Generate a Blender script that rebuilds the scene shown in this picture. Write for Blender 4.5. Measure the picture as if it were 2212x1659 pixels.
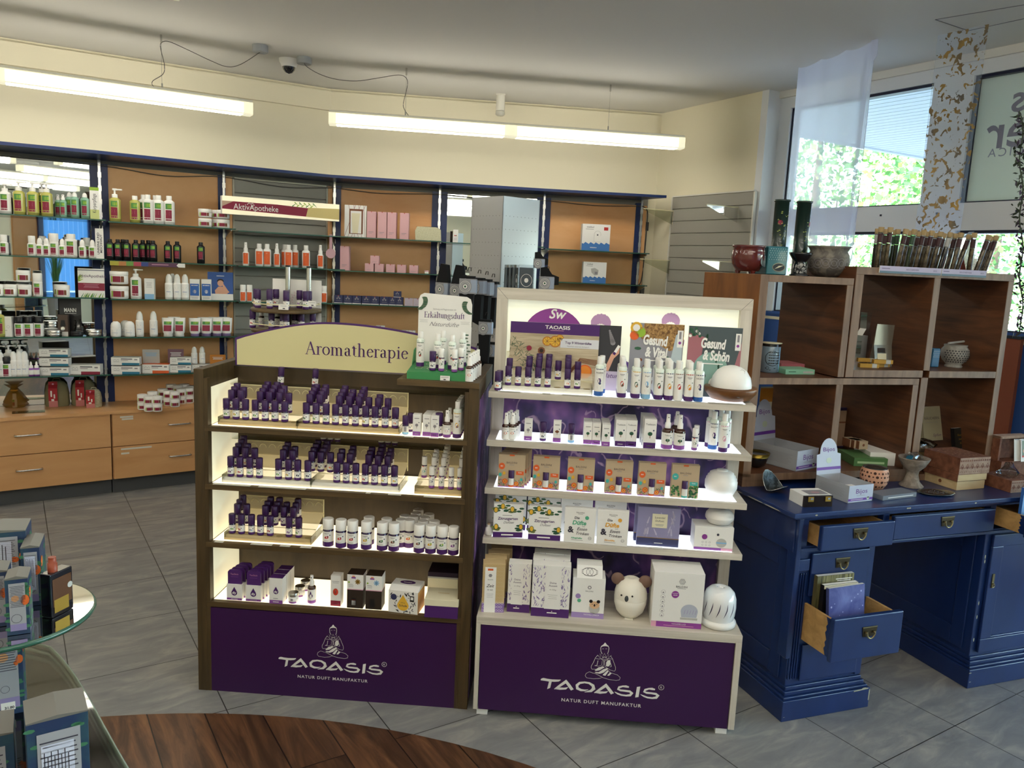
import bpy,math,random
from mathutils import Vector,Matrix
random.seed(7)
for _o in list(bpy.data.objects): bpy.data.objects.remove(_o)
SC = bpy.context.scene
COL = SC.collection
R = math.radians
# ---------------------------------------------------------------- camera
PXW,PXH,FPX = 2212.0,1659.0,1697.757
CAMZ,PITCH,ROLL = 1.65,0.1509642,0.0449650
_fw = Vector((0,math.cos(PITCH),-math.sin(PITCH)))
_r0 = Vector((1,0,0)); _u0 = _r0.cross(_fw)
_rt = _r0*math.cos(ROLL) + _u0*math.sin(ROLL)
_up = _r0*-math.sin(ROLL) + _u0*math.cos(ROLL)
CAMP = Vector((0,0,CAMZ))
_cd = bpy.data.cameras.new('camera'); CAM = bpy.data.objects.new('camera',_cd); COL.objects.link(CAM)
_cd.sensor_width = 36; _cd.lens = FPX/PXW*36; _cd.clip_start = .05; _cd.clip_end = 300
_m = Matrix((_rt,_up,-_fw)).transposed().to_4x4(); _m.translation = CAMP; CAM.matrix_world = _m
SC.camera = CAM
# ---------------------------------------------------------------- world and view
W_ = bpy.data.worlds.new('sky'); SC.world = W_; W_.use_nodes = True
_nt = W_.node_tree; _bg = _nt.nodes['Background']
_sky = _nt.nodes.new('ShaderNodeTexSky'); _sky.sky_type = 'NISHITA'
_sky.sun_elevation = R(38); _sky.sun_rotation = R(250); _sky.sun_disc = False; _sky.altitude = 100; _sky.dust_density = 1.5
_nt.links.new(_sky.outputs[0],_bg.inputs[0]); _bg.inputs[1].default_value = SKYS = 2.3
_sd = bpy.data.lights.new('sun','SUN'); _sd.energy = 5.0; _sd.angle = R(1); _sd.color = (1,.95,.86)
_so = bpy.data.objects.new('sun',_sd); COL.objects.link(_so); _so.rotation_euler = (R(48),0,R(-60))
SC.view_settings.view_transform = 'Standard'; SC.view_settings.look = 'None'
SC.view_settings.exposure = 0.85; SC.view_settings.gamma = 1; SC.view_settings.use_curve_mapping = False
SC.cycles.use_denoising = True; SC.cycles.max_bounces = 8; SC.cycles.transparent_max_bounces = 14
SC.cycles.diffuse_bounces = 4; SC.cycles.glossy_bounces = 4; SC.cycles.transmission_bounces = 8
SC.cycles.sample_clamp_indirect = 4; SC.cycles.caustics_reflective = False; SC.cycles.caustics_refractive = False
# ---------------------------------------------------------------- frames
def ray(px,py): return _rt*((px-PXW/2)/FPX) - _up*((py-PXH/2)/FPX) + _fw
def onz(px,py,z): d = ray(px,py); return CAMP + d*((z-CAMZ)/d.z)
class Fr:
    def __init__(s,ox,oy,yaw,z=0.0):
        s.o = Vector((ox,oy)); s.yaw = R(yaw); s.z0 = z
        s.ex = Vector((math.cos(s.yaw),math.sin(s.yaw))); s.ey = Vector((-math.sin(s.yaw),math.cos(s.yaw)))
    def w(s,x,y,z): v = s.o + s.ex*x + s.ey*y; return Vector((v.x,v.y,z + s.z0))
    def loc(s,P): v = Vector((P[0],P[1])) - s.o; return Vector((v.dot(s.ex),v.dot(s.ey),P[2]-s.z0))
    def on(s,px,py,y):            # where the line of sight meets the upright plane y = const
        d = ray(px,py); n = s.ey; t = (n.dot(s.o)+y - n.dot(Vector((0,0))))/n.dot(Vector((d.x,d.y))); P = CAMP + d*t; return s.loc(P)
    def at(s,px,py,z): return s.loc(onz(px,py,z + s.z0))
    def xa(s,px,y,z):             # x of the point at depth y, height z seen in image column px
        k = (px-PXW/2)/FPX; n = _rt - _fw*k
        P0 = s.w(0,y,z) - CAMP; e = Vector((s.ex.x,s.ex.y,0)); return -n.dot(P0)/n.dot(e)
R1 = Fr(-1.138,2.771,-2.95); R2 = Fr(-0.090,2.675,-3.68); DK = Fr(1.063,2.726,19.5); BS = Fr(0.924,3.013,15.65)
WL = Fr(-1.493,6.304,31.21); WR = Fr(-1.493,6.304,8.12); WS = Fr(1.123,6.678,-60.72); WW = Fr(1.800,5.782,-58.77)
G0 = Fr(0,0,0)
CEIL = 2.92
# ---------------------------------------------------------------- materials
def lin(h):
    h = h.lstrip('#'); c = [int(h[i:i+2],16)/255 for i in (0,2,4)]
    return tuple((v/12.92 if v <= .04045 else ((v+.055)/1.055)**2.4) for v in c) + (1,)
MT = {}
def mat(name,col='#808080',rough=.5,metal=0,emit=0,ecol=None,alpha=1,trans=0,noise=None,bump=0,coat=0,spec=.5,ior=1.45,sss=0):
    if name in MT: return MT[name]
    m = bpy.data.materials.new(name); m.use_nodes = True; nt = m.node_tree; b = nt.nodes['Principled BSDF']
    b.inputs['Base Color'].default_value = lin(col); b.inputs['Roughness'].default_value = rough; b.inputs['Metallic'].default_value = metal
    b.inputs['Specular IOR Level'].default_value = spec; b.inputs['IOR'].default_value = ior
    b.inputs['Alpha'].default_value = alpha; b.inputs['Transmission Weight'].default_value = trans; b.inputs['Coat Weight'].default_value = coat
    if emit: b.inputs['Emission Color'].default_value = lin(ecol or col); b.inputs['Emission Strength'].default_value = emit
    if noise:       # (second colour, scale vector, low, high)
        c2,sc,lo,hi = noise
        tc = nt.nodes.new('ShaderNodeTexCoord'); mp = nt.nodes.new('ShaderNodeMapping'); mp.inputs['Scale'].default_value = sc
        nz = nt.nodes.new('ShaderNodeTexNoise'); nz.inputs['Scale'].default_value = 1; nz.inputs['Detail'].default_value = 6; nz.inputs['Roughness'].default_value = .6; nz.inputs['Distortion'].default_value = .6
        cr = nt.nodes.new('ShaderNodeValToRGB'); cr.color_ramp.elements[0].position = lo; cr.color_ramp.elements[1].position = hi
        cr.color_ramp.elements[0].color = lin(col); cr.color_ramp.elements[1].color = lin(c2)
        L = nt.links.new; L(tc.outputs['Object'],mp.inputs[0]); L(mp.outputs[0],nz.inputs[0]); L(nz.outputs['Fac'],cr.inputs[0]); L(cr.outputs[0],b.inputs['Base Color'])
        if bump:
            bp = nt.nodes.new('ShaderNodeBump'); bp.inputs['Strength'].default_value = bump; bp.inputs['Distance'].default_value = .002; L(nz.outputs['Fac'],bp.inputs['Height']); L(bp.outputs[0],b.inputs['Normal'])
    MT[name] = m; return m
def nodes(name,rough=.5):      # an empty principled material to wire by hand
    m = bpy.data.materials.new(name); m.use_nodes = True; nt = m.node_tree; b = nt.nodes['Principled BSDF']; b.inputs['Roughness'].default_value = rough; MT[name] = m
    return m,nt,b,nt.links.new
def nn(nt,kind,**kw):
    n = nt.nodes.new('ShaderNode'+kind)
    for k,v in kw.items():
        if k in n.inputs: n.inputs[k].default_value = v
        else: setattr(n,k,v)
    return n
def ramp(nt,*st,interp='LINEAR'):
    n = nt.nodes.new('ShaderNodeValToRGB'); n.color_ramp.interpolation = interp; e = n.color_ramp.elements
    while len(e) < len(st): e.new(.5)
    for i,(p,c) in enumerate(st): e[i].position = p; e[i].color = lin(c)
    return n
# ---------------------------------------------------------------- mesh builder
_TX = {}
def text2d(s,spacing=1.0,bold=0.0,shear=0.0,res=3):
    k = (s,spacing,bold,shear,res)
    if k in _TX: return _TX[k]
    c = bpy.data.curves.new('t','FONT'); c.body = s; c.size = 1; c.resolution_u = res; c.space_character = spacing; c.offset = bold; c.shear = shear; c.fill_mode = 'FRONT'
    o = bpy.data.objects.new('t',c); COL.objects.link(o); me = bpy.data.meshes.new_from_object(o)
    vs = [(v.co.x,v.co.y) for v in me.vertices]; fs = [tuple(p.vertices) for p in me.polygons]
    bpy.data.objects.remove(o); bpy.data.meshes.remove(me); bpy.data.curves.remove(c)
    xs = [v[0] for v in vs] or [0]; _TX[k] = (vs,fs,min(xs),max(xs)); return _TX[k]
class MB:
    def __init__(s): s.v = []; s.f = []; s.i = []; s.sm = []; s.mats = []
    def mi(s,m):
        if m not in s.mats: s.mats.append(m)
        return s.mats.index(m)
    def add(s,vs,fs,m,smooth=False,T=None):
        n = len(s.v); s.v += [tuple(T(*p)) if T else tuple(p) for p in vs]; k = s.mi(m)
        for f in fs: s.f.append(tuple(n+j for j in f)); s.i.append(k); s.sm.append(smooth)
        return s
    def box(s,x0,x1,y0,y1,z0,z1,m,T=None):
        vs = [(x,y,z) for x in (x0,x1) for y in (y0,y1) for z in (z0,z1)]
        return s.add(vs,[(0,1,3,2),(4,6,7,5),(0,4,5,1),(2,3,7,6),(0,2,6,4),(1,5,7,3)],m,T=T)
    def poly(s,pts,m,T=None): return s.add(pts,[tuple(range(len(pts)))],m,T=T)
    def lathe(s,prof,m,n=14,cx=0,cy=0,z=0,smooth=True,a0=0,a1=2*math.pi):
        full = abs(a1-a0-2*math.pi) < 1e-6; k = n if full else n+1; vs = []; fs = []
        for r,h in prof:
            for j in range(k):
                a = a0+(a1-a0)*j/n; vs.append((cx+r*math.cos(a),cy+r*math.sin(a),z+h))
        for p in range(len(prof)-1):
            for j in range(n):
                j2 = (j+1) % k; fs.append((p*k+j,p*k+j2,(p+1)*k+j2,(p+1)*k+j))
        s.add(vs,fs,m,smooth)
        if full:
            for p,rev in ((0,1),(len(prof)-1,0)):
                if prof[p][0] > 1e-5:
                    ring = [vs[p*k+j] for j in range(k)]; s.add(ring[::-1] if rev else ring,[tuple(range(k))],m)
        return s
    def prism(s,pts,a,b,m,ax='y',T=None,side=None):
        n = len(pts); P = {'y': lambda u,v,w: (u,w,v),'z': lambda u,v,w: (u,v,w),'x': lambda u,v,w: (w,u,v)}[ax]
        vs = [P(u,v,a) for u,v in pts]+[P(u,v,b) for u,v in pts]
        s.add(vs,[tuple(range(n)),tuple(range(2*n-1,n-1,-1))],m,T=T)
        return s.add(vs,[(j,(j+1) % n,n+(j+1) % n,n+j) for j in range(n)],side or m,T=T)
    def tube(s,pts,r,m,n=6,closed=False):
        P = [Vector(p) for p in pts]; N = len(P); vs = []; fs = []; up = Vector((0,0,1))
        for i in range(N):
            t = (P[(i+1) % N]-P[i-1]) if closed else (P[min(i+1,N-1)]-P[max(i-1,0)])
            if t.length < 1e-9: t = Vector((0,0,1))
            t.normalize(); u = t.cross(up)
            if u.length < .05: u = t.cross(Vector((1,0,0)))
            u.normalize(); w = t.cross(u); rr = r[i] if isinstance(r,(list,tuple)) else r
            for j in range(n): a = 2*math.pi*j/n; vs.append(tuple(P[i]+u*math.cos(a)*rr+w*math.sin(a)*rr))
        for i in range(N if closed else N-1):
            for j in range(n): i2 = (i+1) % N; fs.append((i*n+j,i*n+(j+1) % n,i2*n+(j+1) % n,i2*n+j))
        s.add(vs,fs,m,True)
        if not closed: s.add(vs[:n][::-1],[tuple(range(n))],m); s.add(vs[-n:],[tuple(range(n))],m)
        return s
    # printing: everything below lays flat shapes on a surface given by T(u, v) -> point
    def flat(s,pts,m,T): return s.add([T(u,v) for u,v in pts],[tuple(range(len(pts)))],m)
    def rect(s,u0,u1,v0,v1,m,T,nu=1):
        for k in range(nu):
            a = u0+(u1-u0)*k/nu; b = u0+(u1-u0)*(k+1)/nu; s.flat([(a,v0),(b,v0),(b,v1),(a,v1)],m,T)
        return s
    def disc(s,u,v,r,m,T,n=10,rv=None,a=0):
        return s.flat([(u+r*math.cos(a+2*math.pi*k/n),v+(rv or r)*math.sin(a+2*math.pi*k/n)) for k in range(n)],m,T)
    def ring(s,u,v,r,w,m,T,n=16):
        for k in range(n):
            a,b = 2*math.pi*k/n,2*math.pi*(k+1)/n
            s.flat([(u+q*math.cos(t),v+q*math.sin(t)) for q,t in ((r-w/2,a),(r+w/2,a),(r+w/2,b),(r-w/2,b))],m,T)
        return s
    def ribbon(s,pts,w,m,T):
        N = len(pts); L = []
        for i in range(N):
            a,b = pts[max(i-1,0)],pts[min(i+1,N-1)]; dx,dy = b[0]-a[0],b[1]-a[1]; l = math.hypot(dx,dy) or 1; ww = (w[i] if isinstance(w,(list,tuple)) else w)/2
            L.append(((pts[i][0]-dy/l*ww,pts[i][1]+dx/l*ww),(pts[i][0]+dy/l*ww,pts[i][1]-dx/l*ww)))
        for i in range(N-1): s.flat([L[i][1],L[i+1][1],L[i+1][0],L[i][0]],m,T)
        return s
    def text(s,t,u,v,size,m,T,align='c',sx=1.0,spacing=1.0,bold=0.0,shear=0.0,rot=0.0,res=3,fit=0):
        vs,fs,x0,x1 = text2d(t,spacing,bold,shear,res)
        if fit: sx = fit/((x1-x0)*size)
        o = {'c': (x0+x1)/2,'l': x0,'r': x1}[align]; c,n = math.cos(rot),math.sin(rot)
        V = []
        for x,y in vs:
            a,b = (x-o)*size*sx,y*size; V.append(T(u+a*c-b*n,v+a*n+b*c))
        return s.add(V,fs,m)
    def bars(s,u0,u1,v,h,n,gap,m,T,rag=.25):     # lines of small print
        for k in range(n):
            e = (u1-u0)*rag*((k*37) % 10)/10; s.rect(u0+e/2,u1-e/2,v-k*gap-h,v-k*gap,m,T)
        return s
    def mesh(s,name):
        me = bpy.data.meshes.new(name); me.from_pydata(s.v,[],s.f)
        for m in s.mats: me.materials.append(m)
        me.polygons.foreach_set('material_index',s.i); me.polygons.foreach_set('use_smooth',s.sm); me.update(); return me
    def build(s,name,parent=None,F=None,loc=(0,0,0),rz=0.0,bevel=0,world=False):
        o = bpy.data.objects.new(name,s.mesh(name)); COL.objects.link(o)
        if parent is not None: o.parent = parent; o.location = loc; o.rotation_euler = (0,0,rz)
        elif F is not None: o.location = F.w(*loc); o.rotation_euler = (0,0,F.yaw+rz)
        else: o.location = loc; o.rotation_euler = (0,0,rz)
        if bevel:
            b = o.modifiers.new('edge','BEVEL'); b.width = bevel; b.segments = 2; b.limit_method = 'ANGLE'; b.angle_limit = R(50)
        return o
def tag(o,label=None,cat=None,group=None,kind=None):
    if label: o['label'] = label
    if cat: o['category'] = cat
    if group: o['group'] = group
    if kind: o['kind'] = kind
    return o
def thing(name,F,loc,label,cat,group=None,rz=0.0,tilt=(0,0)):
    o = bpy.data.objects.new(name,None); o.empty_display_size = .02; COL.objects.link(o)
    o.location = F.w(*loc); o.rotation_euler = (tilt[0],tilt[1],F.yaw+rz); return tag(o,label,cat,group)
def inst(src,F,loc,label,group=None,rz=0.0,tilt=(0,0),sc=None,swap=None):   # a copy of a thing with its parts and their sub-parts
    r = src.copy(); COL.objects.link(r); r.location = F.w(*loc); r.rotation_euler = (tilt[0],tilt[1],F.yaw+rz); r['label'] = label
    if group: r['group'] = group
    if sc: r.scale = sc
    for ch in KIDS.get(src.name,()):
        c = ch.copy(); COL.objects.link(c); c.parent = r
        if swap and ch.name.split('.')[0] in swap: c.data = swap[ch.name.split('.')[0]]
        for g in KIDS.get(ch.name,()): d = g.copy(); COL.objects.link(d); d.parent = c
    return r
KIDS = {}
def kids(src):
    for o in COL.objects:
        if o.parent is not None and (o.parent == src or o.parent.parent == src):
            l = KIDS.setdefault(o.parent.name,[]);
            if o not in l: l.append(o)
def struct(mb,name,F=None,loc=(0,0,0),**k): return tag(mb.build(name,F=F,loc=loc,**k),kind='structure')
def front(x0,y,z0): return lambda u,v: (x0+u,y,z0+v)          # T on a face looking towards -y
def topf(x0,y0,z): return lambda u,v: (x0+u,y0+v,z)
def sideL(x,y1,z0): return lambda u,v: (x,y1-u,z0+v)          # face looking towards -x
def sideR(x,y0,z0): return lambda u,v: (x,y0+u,z0+v)          # face looking towards +x
def wrap(r,z0=0,a0=0.0): return lambda u,v: (r*math.sin(u/r+a0),-r*math.cos(u/r+a0),z0+v)
ORD = ['first','second','third','fourth','fifth','sixth','seventh','eighth','ninth','tenth','eleventh','twelfth','thirteenth','fourteenth','fifteenth','sixteenth','seventeenth','eighteenth','nineteenth','twentieth']
LOGO_P = [ [(0.2421,0.1634),(0.2454,0.1689),(0.2526,0.1716),(0.2661,0.1696),(0.2831,0.1684),(0.3001,0.1693),(0.3158,0.1704),(0.3136,0.1663),(0.3077,0.1622),(0.2933,0.1599),(0.2734,0.1593),(0.2568,0.1610),(0.2446,0.1615)],[(0.2734,0.1598),(0.2829,0.1595),(0.2788,0.1351),(0.2677,0.1290)],[(0.3351,0.1720),(0.3519,0.1526),(0.3639,0.1366),(0.3543,0.1311),(0.3342,0.1571)],[(0.3351,0.1720),(0.3342,0.1571),(0.3114,0.1395),(0.2948,0.1302),(0.2930,0.1327),(0.3131,0.1527)],[(0.2931,0.1319),(0.3113,0.1400),(0.3284,0.1399),(0.3442,0.1433),(0.3365,0.1338),(0.3143,0.1303)],[(0.4794,0.1694),(0.4965,0.1500),(0.5096,0.1339),(0.4989,0.1283),(0.4787,0.1542)],[(0.4794,0.1694),(0.4787,0.1542),(0.4564,0.1367),(0.4405,0.1280),(0.4379,0.1304),(0.4580,0.1499)],[(0.4379,0.1299),(0.4563,0.1372),(0.4737,0.1371),(0.4889,0.1405),(0.4818,0.1316),(0.4598,0.1273)],[(0.5902,0.1650),(0.6020,0.1678),(0.5983,0.1267),(0.5865,0.1239)],[(0.4529,0.3070),(0.4540,0.3128),(0.4602,0.3171),(0.4623,0.3211),(0.4661,0.3260),(0.4699,0.3217),(0.4721,0.3180),(0.4783,0.3142),(0.4808,0.3080),(0.4761,0.3115),(0.4677,0.3123),(0.4582,0.3105)],[(0.4351,0.2167),(0.4488,0.2295),(0.4653,0.2335),(0.4703,0.2313),(0.4531,0.2182),(0.4401,0.2143)],[(0.4355,0.2098),(0.4499,0.2105),(0.4660,0.2232),(0.4800,0.2295),(0.4838,0.2260),(0.4668,0.2098),(0.4551,0.2047),(0.4406,0.2055)],[(0.4649,0.2019),(0.4761,0.2150),(0.4829,0.2220),(0.4856,0.2171),(0.4747,0.1986),(0.4674,0.1995)],[(0.4748,0.2355),(0.4744,0.2497),(0.4793,0.2591),(0.4889,0.2602),(0.4893,0.2419),(0.4833,0.2350)],[(0.4806,0.1998),(0.4895,0.2122),(0.4858,0.2210),(0.4906,0.2136),(0.4968,0.2102),(0.4879,0.1997)] ]
LOGO_R = [ ([(0.4168,0.1398),(0.4037,0.1359),(0.3904,0.1358),(0.3768,0.1416),(0.3749,0.1532),(0.3840,0.1631),(0.4019,0.1670),(0.4189,0.1653),(0.4327,0.1568),(0.4358,0.1454),(0.4267,0.1355),(0.4041,0.1291)],[0.0014,0.0063,0.0087,0.0111,0.0106,0.0087,0.0067,0.0077,0.0111,0.0135,0.0096,0.0014]),([(0.5616,0.1618),(0.5514,0.1635),(0.5394,0.1633),(0.5265,0.1583),(0.5234,0.1508),(0.5321,0.1471),(0.5477,0.1466),(0.5658,0.1455),(0.5734,0.1394),(0.5680,0.1311),(0.5537,0.1283),(0.5368,0.1292),(0.5233,0.1333),(0.5116,0.1393)],[0.0053,0.0087,0.0063,0.0082,0.0087,0.0072,0.0072,0.0082,0.012,0.0096,0.0067,0.0063,0.0058,0.0019]),([(0.6551,0.1602),(0.6449,0.1621),(0.6330,0.1616),(0.6202,0.1564),(0.6171,0.1491),(0.6258,0.1455),(0.6414,0.1452),(0.6594,0.1437),(0.6670,0.1378),(0.6616,0.1296),(0.6475,0.1265),(0.6306,0.1274),(0.6172,0.1315),(0.6048,0.1372)],[0.0053,0.0087,0.0063,0.0082,0.0087,0.0072,0.0072,0.0082,0.012,0.0096,0.0067,0.0063,0.0058,0.0019]),([(0.4581,0.2813),(0.4529,0.2911),(0.4515,0.3031),(0.4528,0.3096)],0.0017),([(0.4767,0.2825),(0.4799,0.2926),(0.4811,0.3042),(0.4792,0.3112)],0.0017),([(0.4424,0.2759),(0.4347,0.2639),(0.4286,0.2459),(0.4222,0.2325),(0.4221,0.2247),(0.4253,0.2198),(0.4397,0.2210),(0.4583,0.2311),(0.4666,0.2400),(0.4651,0.2567)],0.0012),([(0.4891,0.2753),(0.4959,0.2664),(0.5027,0.2494),(0.5089,0.2345),(0.5091,0.2242),(0.5059,0.2188),(0.4925,0.2215),(0.4739,0.2316),(0.4697,0.2403),(0.4682,0.2569)],0.0012),([(0.4448,0.2550),(0.4423,0.2367),(0.4341,0.2340)],0.0017),([(0.4341,0.2340),(0.4485,0.2334),(0.4591,0.2381),(0.4598,0.2536)],0.001),([(0.4894,0.2509),(0.4940,0.2358),(0.4881,0.2341)],0.0017),([(0.4372,0.2621),(0.4469,0.2608),(0.4563,0.2631),(0.4685,0.2608),(0.4802,0.2651),(0.4950,0.2648)],0.0012),([(0.4424,0.2759),(0.4527,0.2634),(0.4504,0.2825),(0.4608,0.2692),(0.4658,0.2850),(0.4739,0.2702),(0.4815,0.2824),(0.4812,0.2670),(0.4908,0.2788)],0.0012),([(0.4564,0.2624),(0.4615,0.2569),(0.4688,0.2559),(0.4758,0.2586),(0.4814,0.2652)],0.0012),([(0.4597,0.2665),(0.4666,0.2709),(0.4752,0.2678)],0.0019),([(0.4322,0.2048),(0.4163,0.2092),(0.4052,0.2021),(0.4021,0.1925),(0.4081,0.1852),(0.4323,0.1833),(0.4538,0.1864),(0.4655,0.1916),(0.4507,0.1986),(0.4334,0.2055)],0.0012),([(0.4359,0.2046),(0.4507,0.1981),(0.4656,0.1908),(0.4900,0.1851),(0.5141,0.1837),(0.5259,0.1868),(0.5282,0.1961),(0.5175,0.2055),(0.4956,0.2107),(0.4839,0.2053)],0.0012),([(0.4569,0.3009),(0.4631,0.3014)],0.001),([(0.4683,0.3019),(0.4745,0.3024)],0.001) ]
# ================================================================ room shell
def tile_mat():
    m,nt,b,L = nodes('stone_tile',.42)
    tc = nn(nt,'TexCoord'); vr = nn(nt,'VectorRotate'); vr.rotation_type = 'Z_AXIS'; vr.inputs['Angle'].default_value = -R(32.877)
    L(tc.outputs['Object'],vr.inputs[0]); sp = nn(nt,'SeparateXYZ'); L(vr.outputs[0],sp.inputs[0]); jo = []
    for i,(off,pit) in enumerate(((.14,.4686),(1.375,.4606))):
        a = nn(nt,'Math',operation='SUBTRACT'); L(sp.outputs[i],a.inputs[0]); a.inputs[1].default_value = off
        d = nn(nt,'Math',operation='DIVIDE'); L(a.outputs[0],d.inputs[0]); d.inputs[1].default_value = pit
        f = nn(nt,'Math',operation='FRACT'); L(d.outputs[0],f.inputs[0]); p = nn(nt,'Math',operation='PINGPONG'); L(f.outputs[0],p.inputs[0]); p.inputs[1].default_value = .5
        g = nn(nt,'Math',operation='GREATER_THAN'); L(p.outputs[0],g.inputs[0]); g.inputs[1].default_value = .0042; jo.append((g,d))
    mul = nn(nt,'Math',operation='MULTIPLY'); L(jo[0][0].outputs[0],mul.inputs[0]); L(jo[1][0].outputs[0],mul.inputs[1])
    mp = nn(nt,'Mapping'); L(vr.outputs[0],mp.inputs[0]); mp.inputs['Scale'].default_value = (3,9,3)
    n1 = nn(nt,'TexNoise',Scale=1.6,Detail=8,Roughness=.62,Distortion=.8); L(mp.outputs[0],n1.inputs[0])
    r = ramp(nt,(.3,'#77777a'),(.5,'#888888'),(.62,'#989692'),(.75,'#aaa6a0')); L(n1.outputs['Fac'],r.inputs[0])
    mx = nn(nt,'MixRGB'); mx.inputs[1].default_value = lin('#2c2b28'); L(mul.outputs[0],mx.inputs[0]); L(r.outputs[0],mx.inputs[2]); L(mx.outputs[0],b.inputs['Base Color']); return m
def plank_mat():
    m,nt,b,L = nodes('dark_plank',.34)
    tc = nn(nt,'TexCoord'); vr = nn(nt,'VectorRotate'); vr.rotation_type = 'Z_AXIS'; vr.inputs['Angle'].default_value = -R(32.877+90)
    L(tc.outputs['Object'],vr.inputs[0])
    br = nn(nt,'TexBrick',Scale=1.0,**{'Mortar Size': .0022,'Brick Width': 1.15,'Row Height': .178,'Bias': 0.0}); br.offset = .37; L(vr.outputs[0],br.inputs[0])
    br.inputs['Color1'].default_value = (0,0,0,1); br.inputs['Color2'].default_value = (1,1,1,1); br.inputs['Mortar'].default_value = (.5,.5,.5,1)
    mp = nn(nt,'Mapping'); mp.inputs['Scale'].default_value = (2.2,16,2); L(vr.outputs[0],mp.inputs[0])
    ad = nn(nt,'VectorMath',operation='ADD'); L(mp.outputs[0],ad.inputs[0]); sc = nn(nt,'VectorMath',operation='SCALE'); L(br.outputs['Color'],sc.inputs[0]); sc.inputs['Scale'].default_value = 9; L(sc.outputs[0],ad.inputs[1])
    nz = nn(nt,'TexNoise',Scale=1.0,Detail=7,Roughness=.65,Distortion=1.2); L(ad.outputs[0],nz.inputs[0])
    r = ramp(nt,(.28,'#2e1d13'),(.45,'#4d3322'),(.6,'#6b4830'),(.78,'#86603f')); L(nz.outputs['Fac'],r.inputs[0])
    hv = nn(nt,'HueSaturation'); L(r.outputs[0],hv.inputs['Color']); rg = nn(nt,'MapRange'); rg.inputs['To Min'].default_value = .62; rg.inputs['To Max'].default_value = 1.35; L(br.outputs['Color'],rg.inputs[0]); L(rg.outputs[0],hv.inputs['Value'])
    mx = nn(nt,'MixRGB'); mx.inputs[2].default_value = lin('#1a0f09'); L(br.outputs['Fac'],mx.inputs[0]); L(hv.outputs[0],mx.inputs[1]); L(mx.outputs[0],b.inputs['Base Color']); return m
PLASTER = mat('plaster','#e8e1c8',.9); CEILM = mat('ceiling_paint','#e2e0da',.95); WHITEFR = mat('white_frame','#dfe2e6',.45)
TILE = tile_mat(); PLANK = plank_mat()
KP = (WL.w(0,0,0)); CP = WR.w(2.643,0,0); EP = WS.w(1.134,0,0)
L0 = WL.w(-5.0,0,0); B1 = Vector((-4.6,-3.6,0)); B2 = Vector((5.2,-4.8,0)); WE = WW.w(8.4,0,0)
floor_poly = [(p.x,p.y) for p in (L0,B1,B2,WE,WW.w(-.1,0,0),EP,CP,KP)]
def grow(pts,d):
    cx = sum(p[0] for p in pts)/len(pts); cy = sum(p[1] for p in pts)/len(pts)
    return [(p[0]+(p[0]-cx)*d,p[1]+(p[1]-cy)*d) for p in pts]
struct(MB().prism(grow(floor_poly,.06),-.12,0,TILE,'z'),'floor')
struct(MB().prism([(-.891+2.402*math.cos(2*math.pi*k/120),.219+2.402*math.sin(2*math.pi*k/120)) for k in range(120)],0,.0025,PLANK,'z'),'floor_wood_inlay')
struct(MB().prism(grow(floor_poly,.06),CEIL,CEIL+.15,CEILM,'z'),'ceiling')
def wallseg(name,F,x0,x1,y0=0,y1=.14,z0=0,z1=CEIL): return struct(MB().box(x0,x1,y0,y1,z0,z1,PLASTER),name,F)
wallseg('wall_left',WL,-5.0,.02); wallseg('wall_back',WR,0,2.66); wallseg('wall_side',WS,0,1.134,0,.148)
wallseg('wall_rear',Fr(B1.x,B1.y,-math.degrees(math.atan2(1.2,9.8))),-.2,10.0,-.14,0)
_d = B1-L0; wallseg('wall_far_left',Fr(L0.x,L0.y,math.degrees(math.atan2(_d.y,_d.x))),0,_d.length,-.14,0)
_d = WE-B2; wallseg('wall_far_right',Fr(B2.x,B2.y,math.degrees(math.atan2(_d.y,_d.x))),0,_d.length,-.14,0)
# shallow box soffit along the top of the wall
mb = MB().box(-5,.0,-.035,0,2.755,2.895,PLASTER); struct(mb,'trim_1',WL)
mb = MB().box(0,2.60,-.035,0,2.755,2.895,PLASTER); struct(mb,'trim_2',WR)
# pillar reveal at the window and ceiling edge trim
struct(MB().box(-.03,.03,-.155,.02,0,CEIL,WHITEFR),'trim_3',WW)
struct(MB().box(-.02,8.4,-.05,0,2.875,CEIL,CEILM),'trim_4',WW)
# ---- window wall: white frames with a high band of panes, a transom and a low band of panes over a blue parapet
BLUEPARA = mat('blue_parapet','#2f5496',.6); DARKSEAL = mat('dark_seal','#171c38',.4)
GLASS = mat('window_glass','#ffffff',.02,trans=1,ior=1.01,spec=.3); FROST = mat('frosted_film','#cfd8d2',.6,emit=0)
def clear_glass(name,tint,gloss=.06):
    m,nt,b,L = nodes(name); nt.nodes.remove(b); o = nt.nodes['Material Output']
    t = nt.nodes.new('ShaderNodeBsdfTransparent'); t.inputs[0].default_value = lin(tint); g = nt.nodes.new('ShaderNodeBsdfGlossy'); g.inputs['Roughness'].default_value = .03
    mx = nt.nodes.new('ShaderNodeMixShader'); fr = nt.nodes.new('ShaderNodeFresnel'); fr.inputs[0].default_value = 1.45; ml = nn(nt,'Math',operation='MULTIPLY'); ml.inputs[1].default_value = gloss*10
    L(fr.outputs[0],ml.inputs[0]); L(ml.outputs[0],mx.inputs[0]); L(t.outputs[0],mx.inputs[1]); L(g.outputs[0],mx.inputs[2]); L(mx.outputs[0],o.inputs[0]); return m
PANE = clear_glass('clear_pane','#f4faf8',.05); SHELFG = clear_glass('shelf_glass','#d3e4dc',.10); ACRY = clear_glass('acrylic','#eef0e6',.09); GEDGE = mat('glass_edge_green','#2f5a4c',.25,coat=.5); BAG = clear_glass('cellophane','#eceef0',.14)
TRANSL = {}
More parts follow.
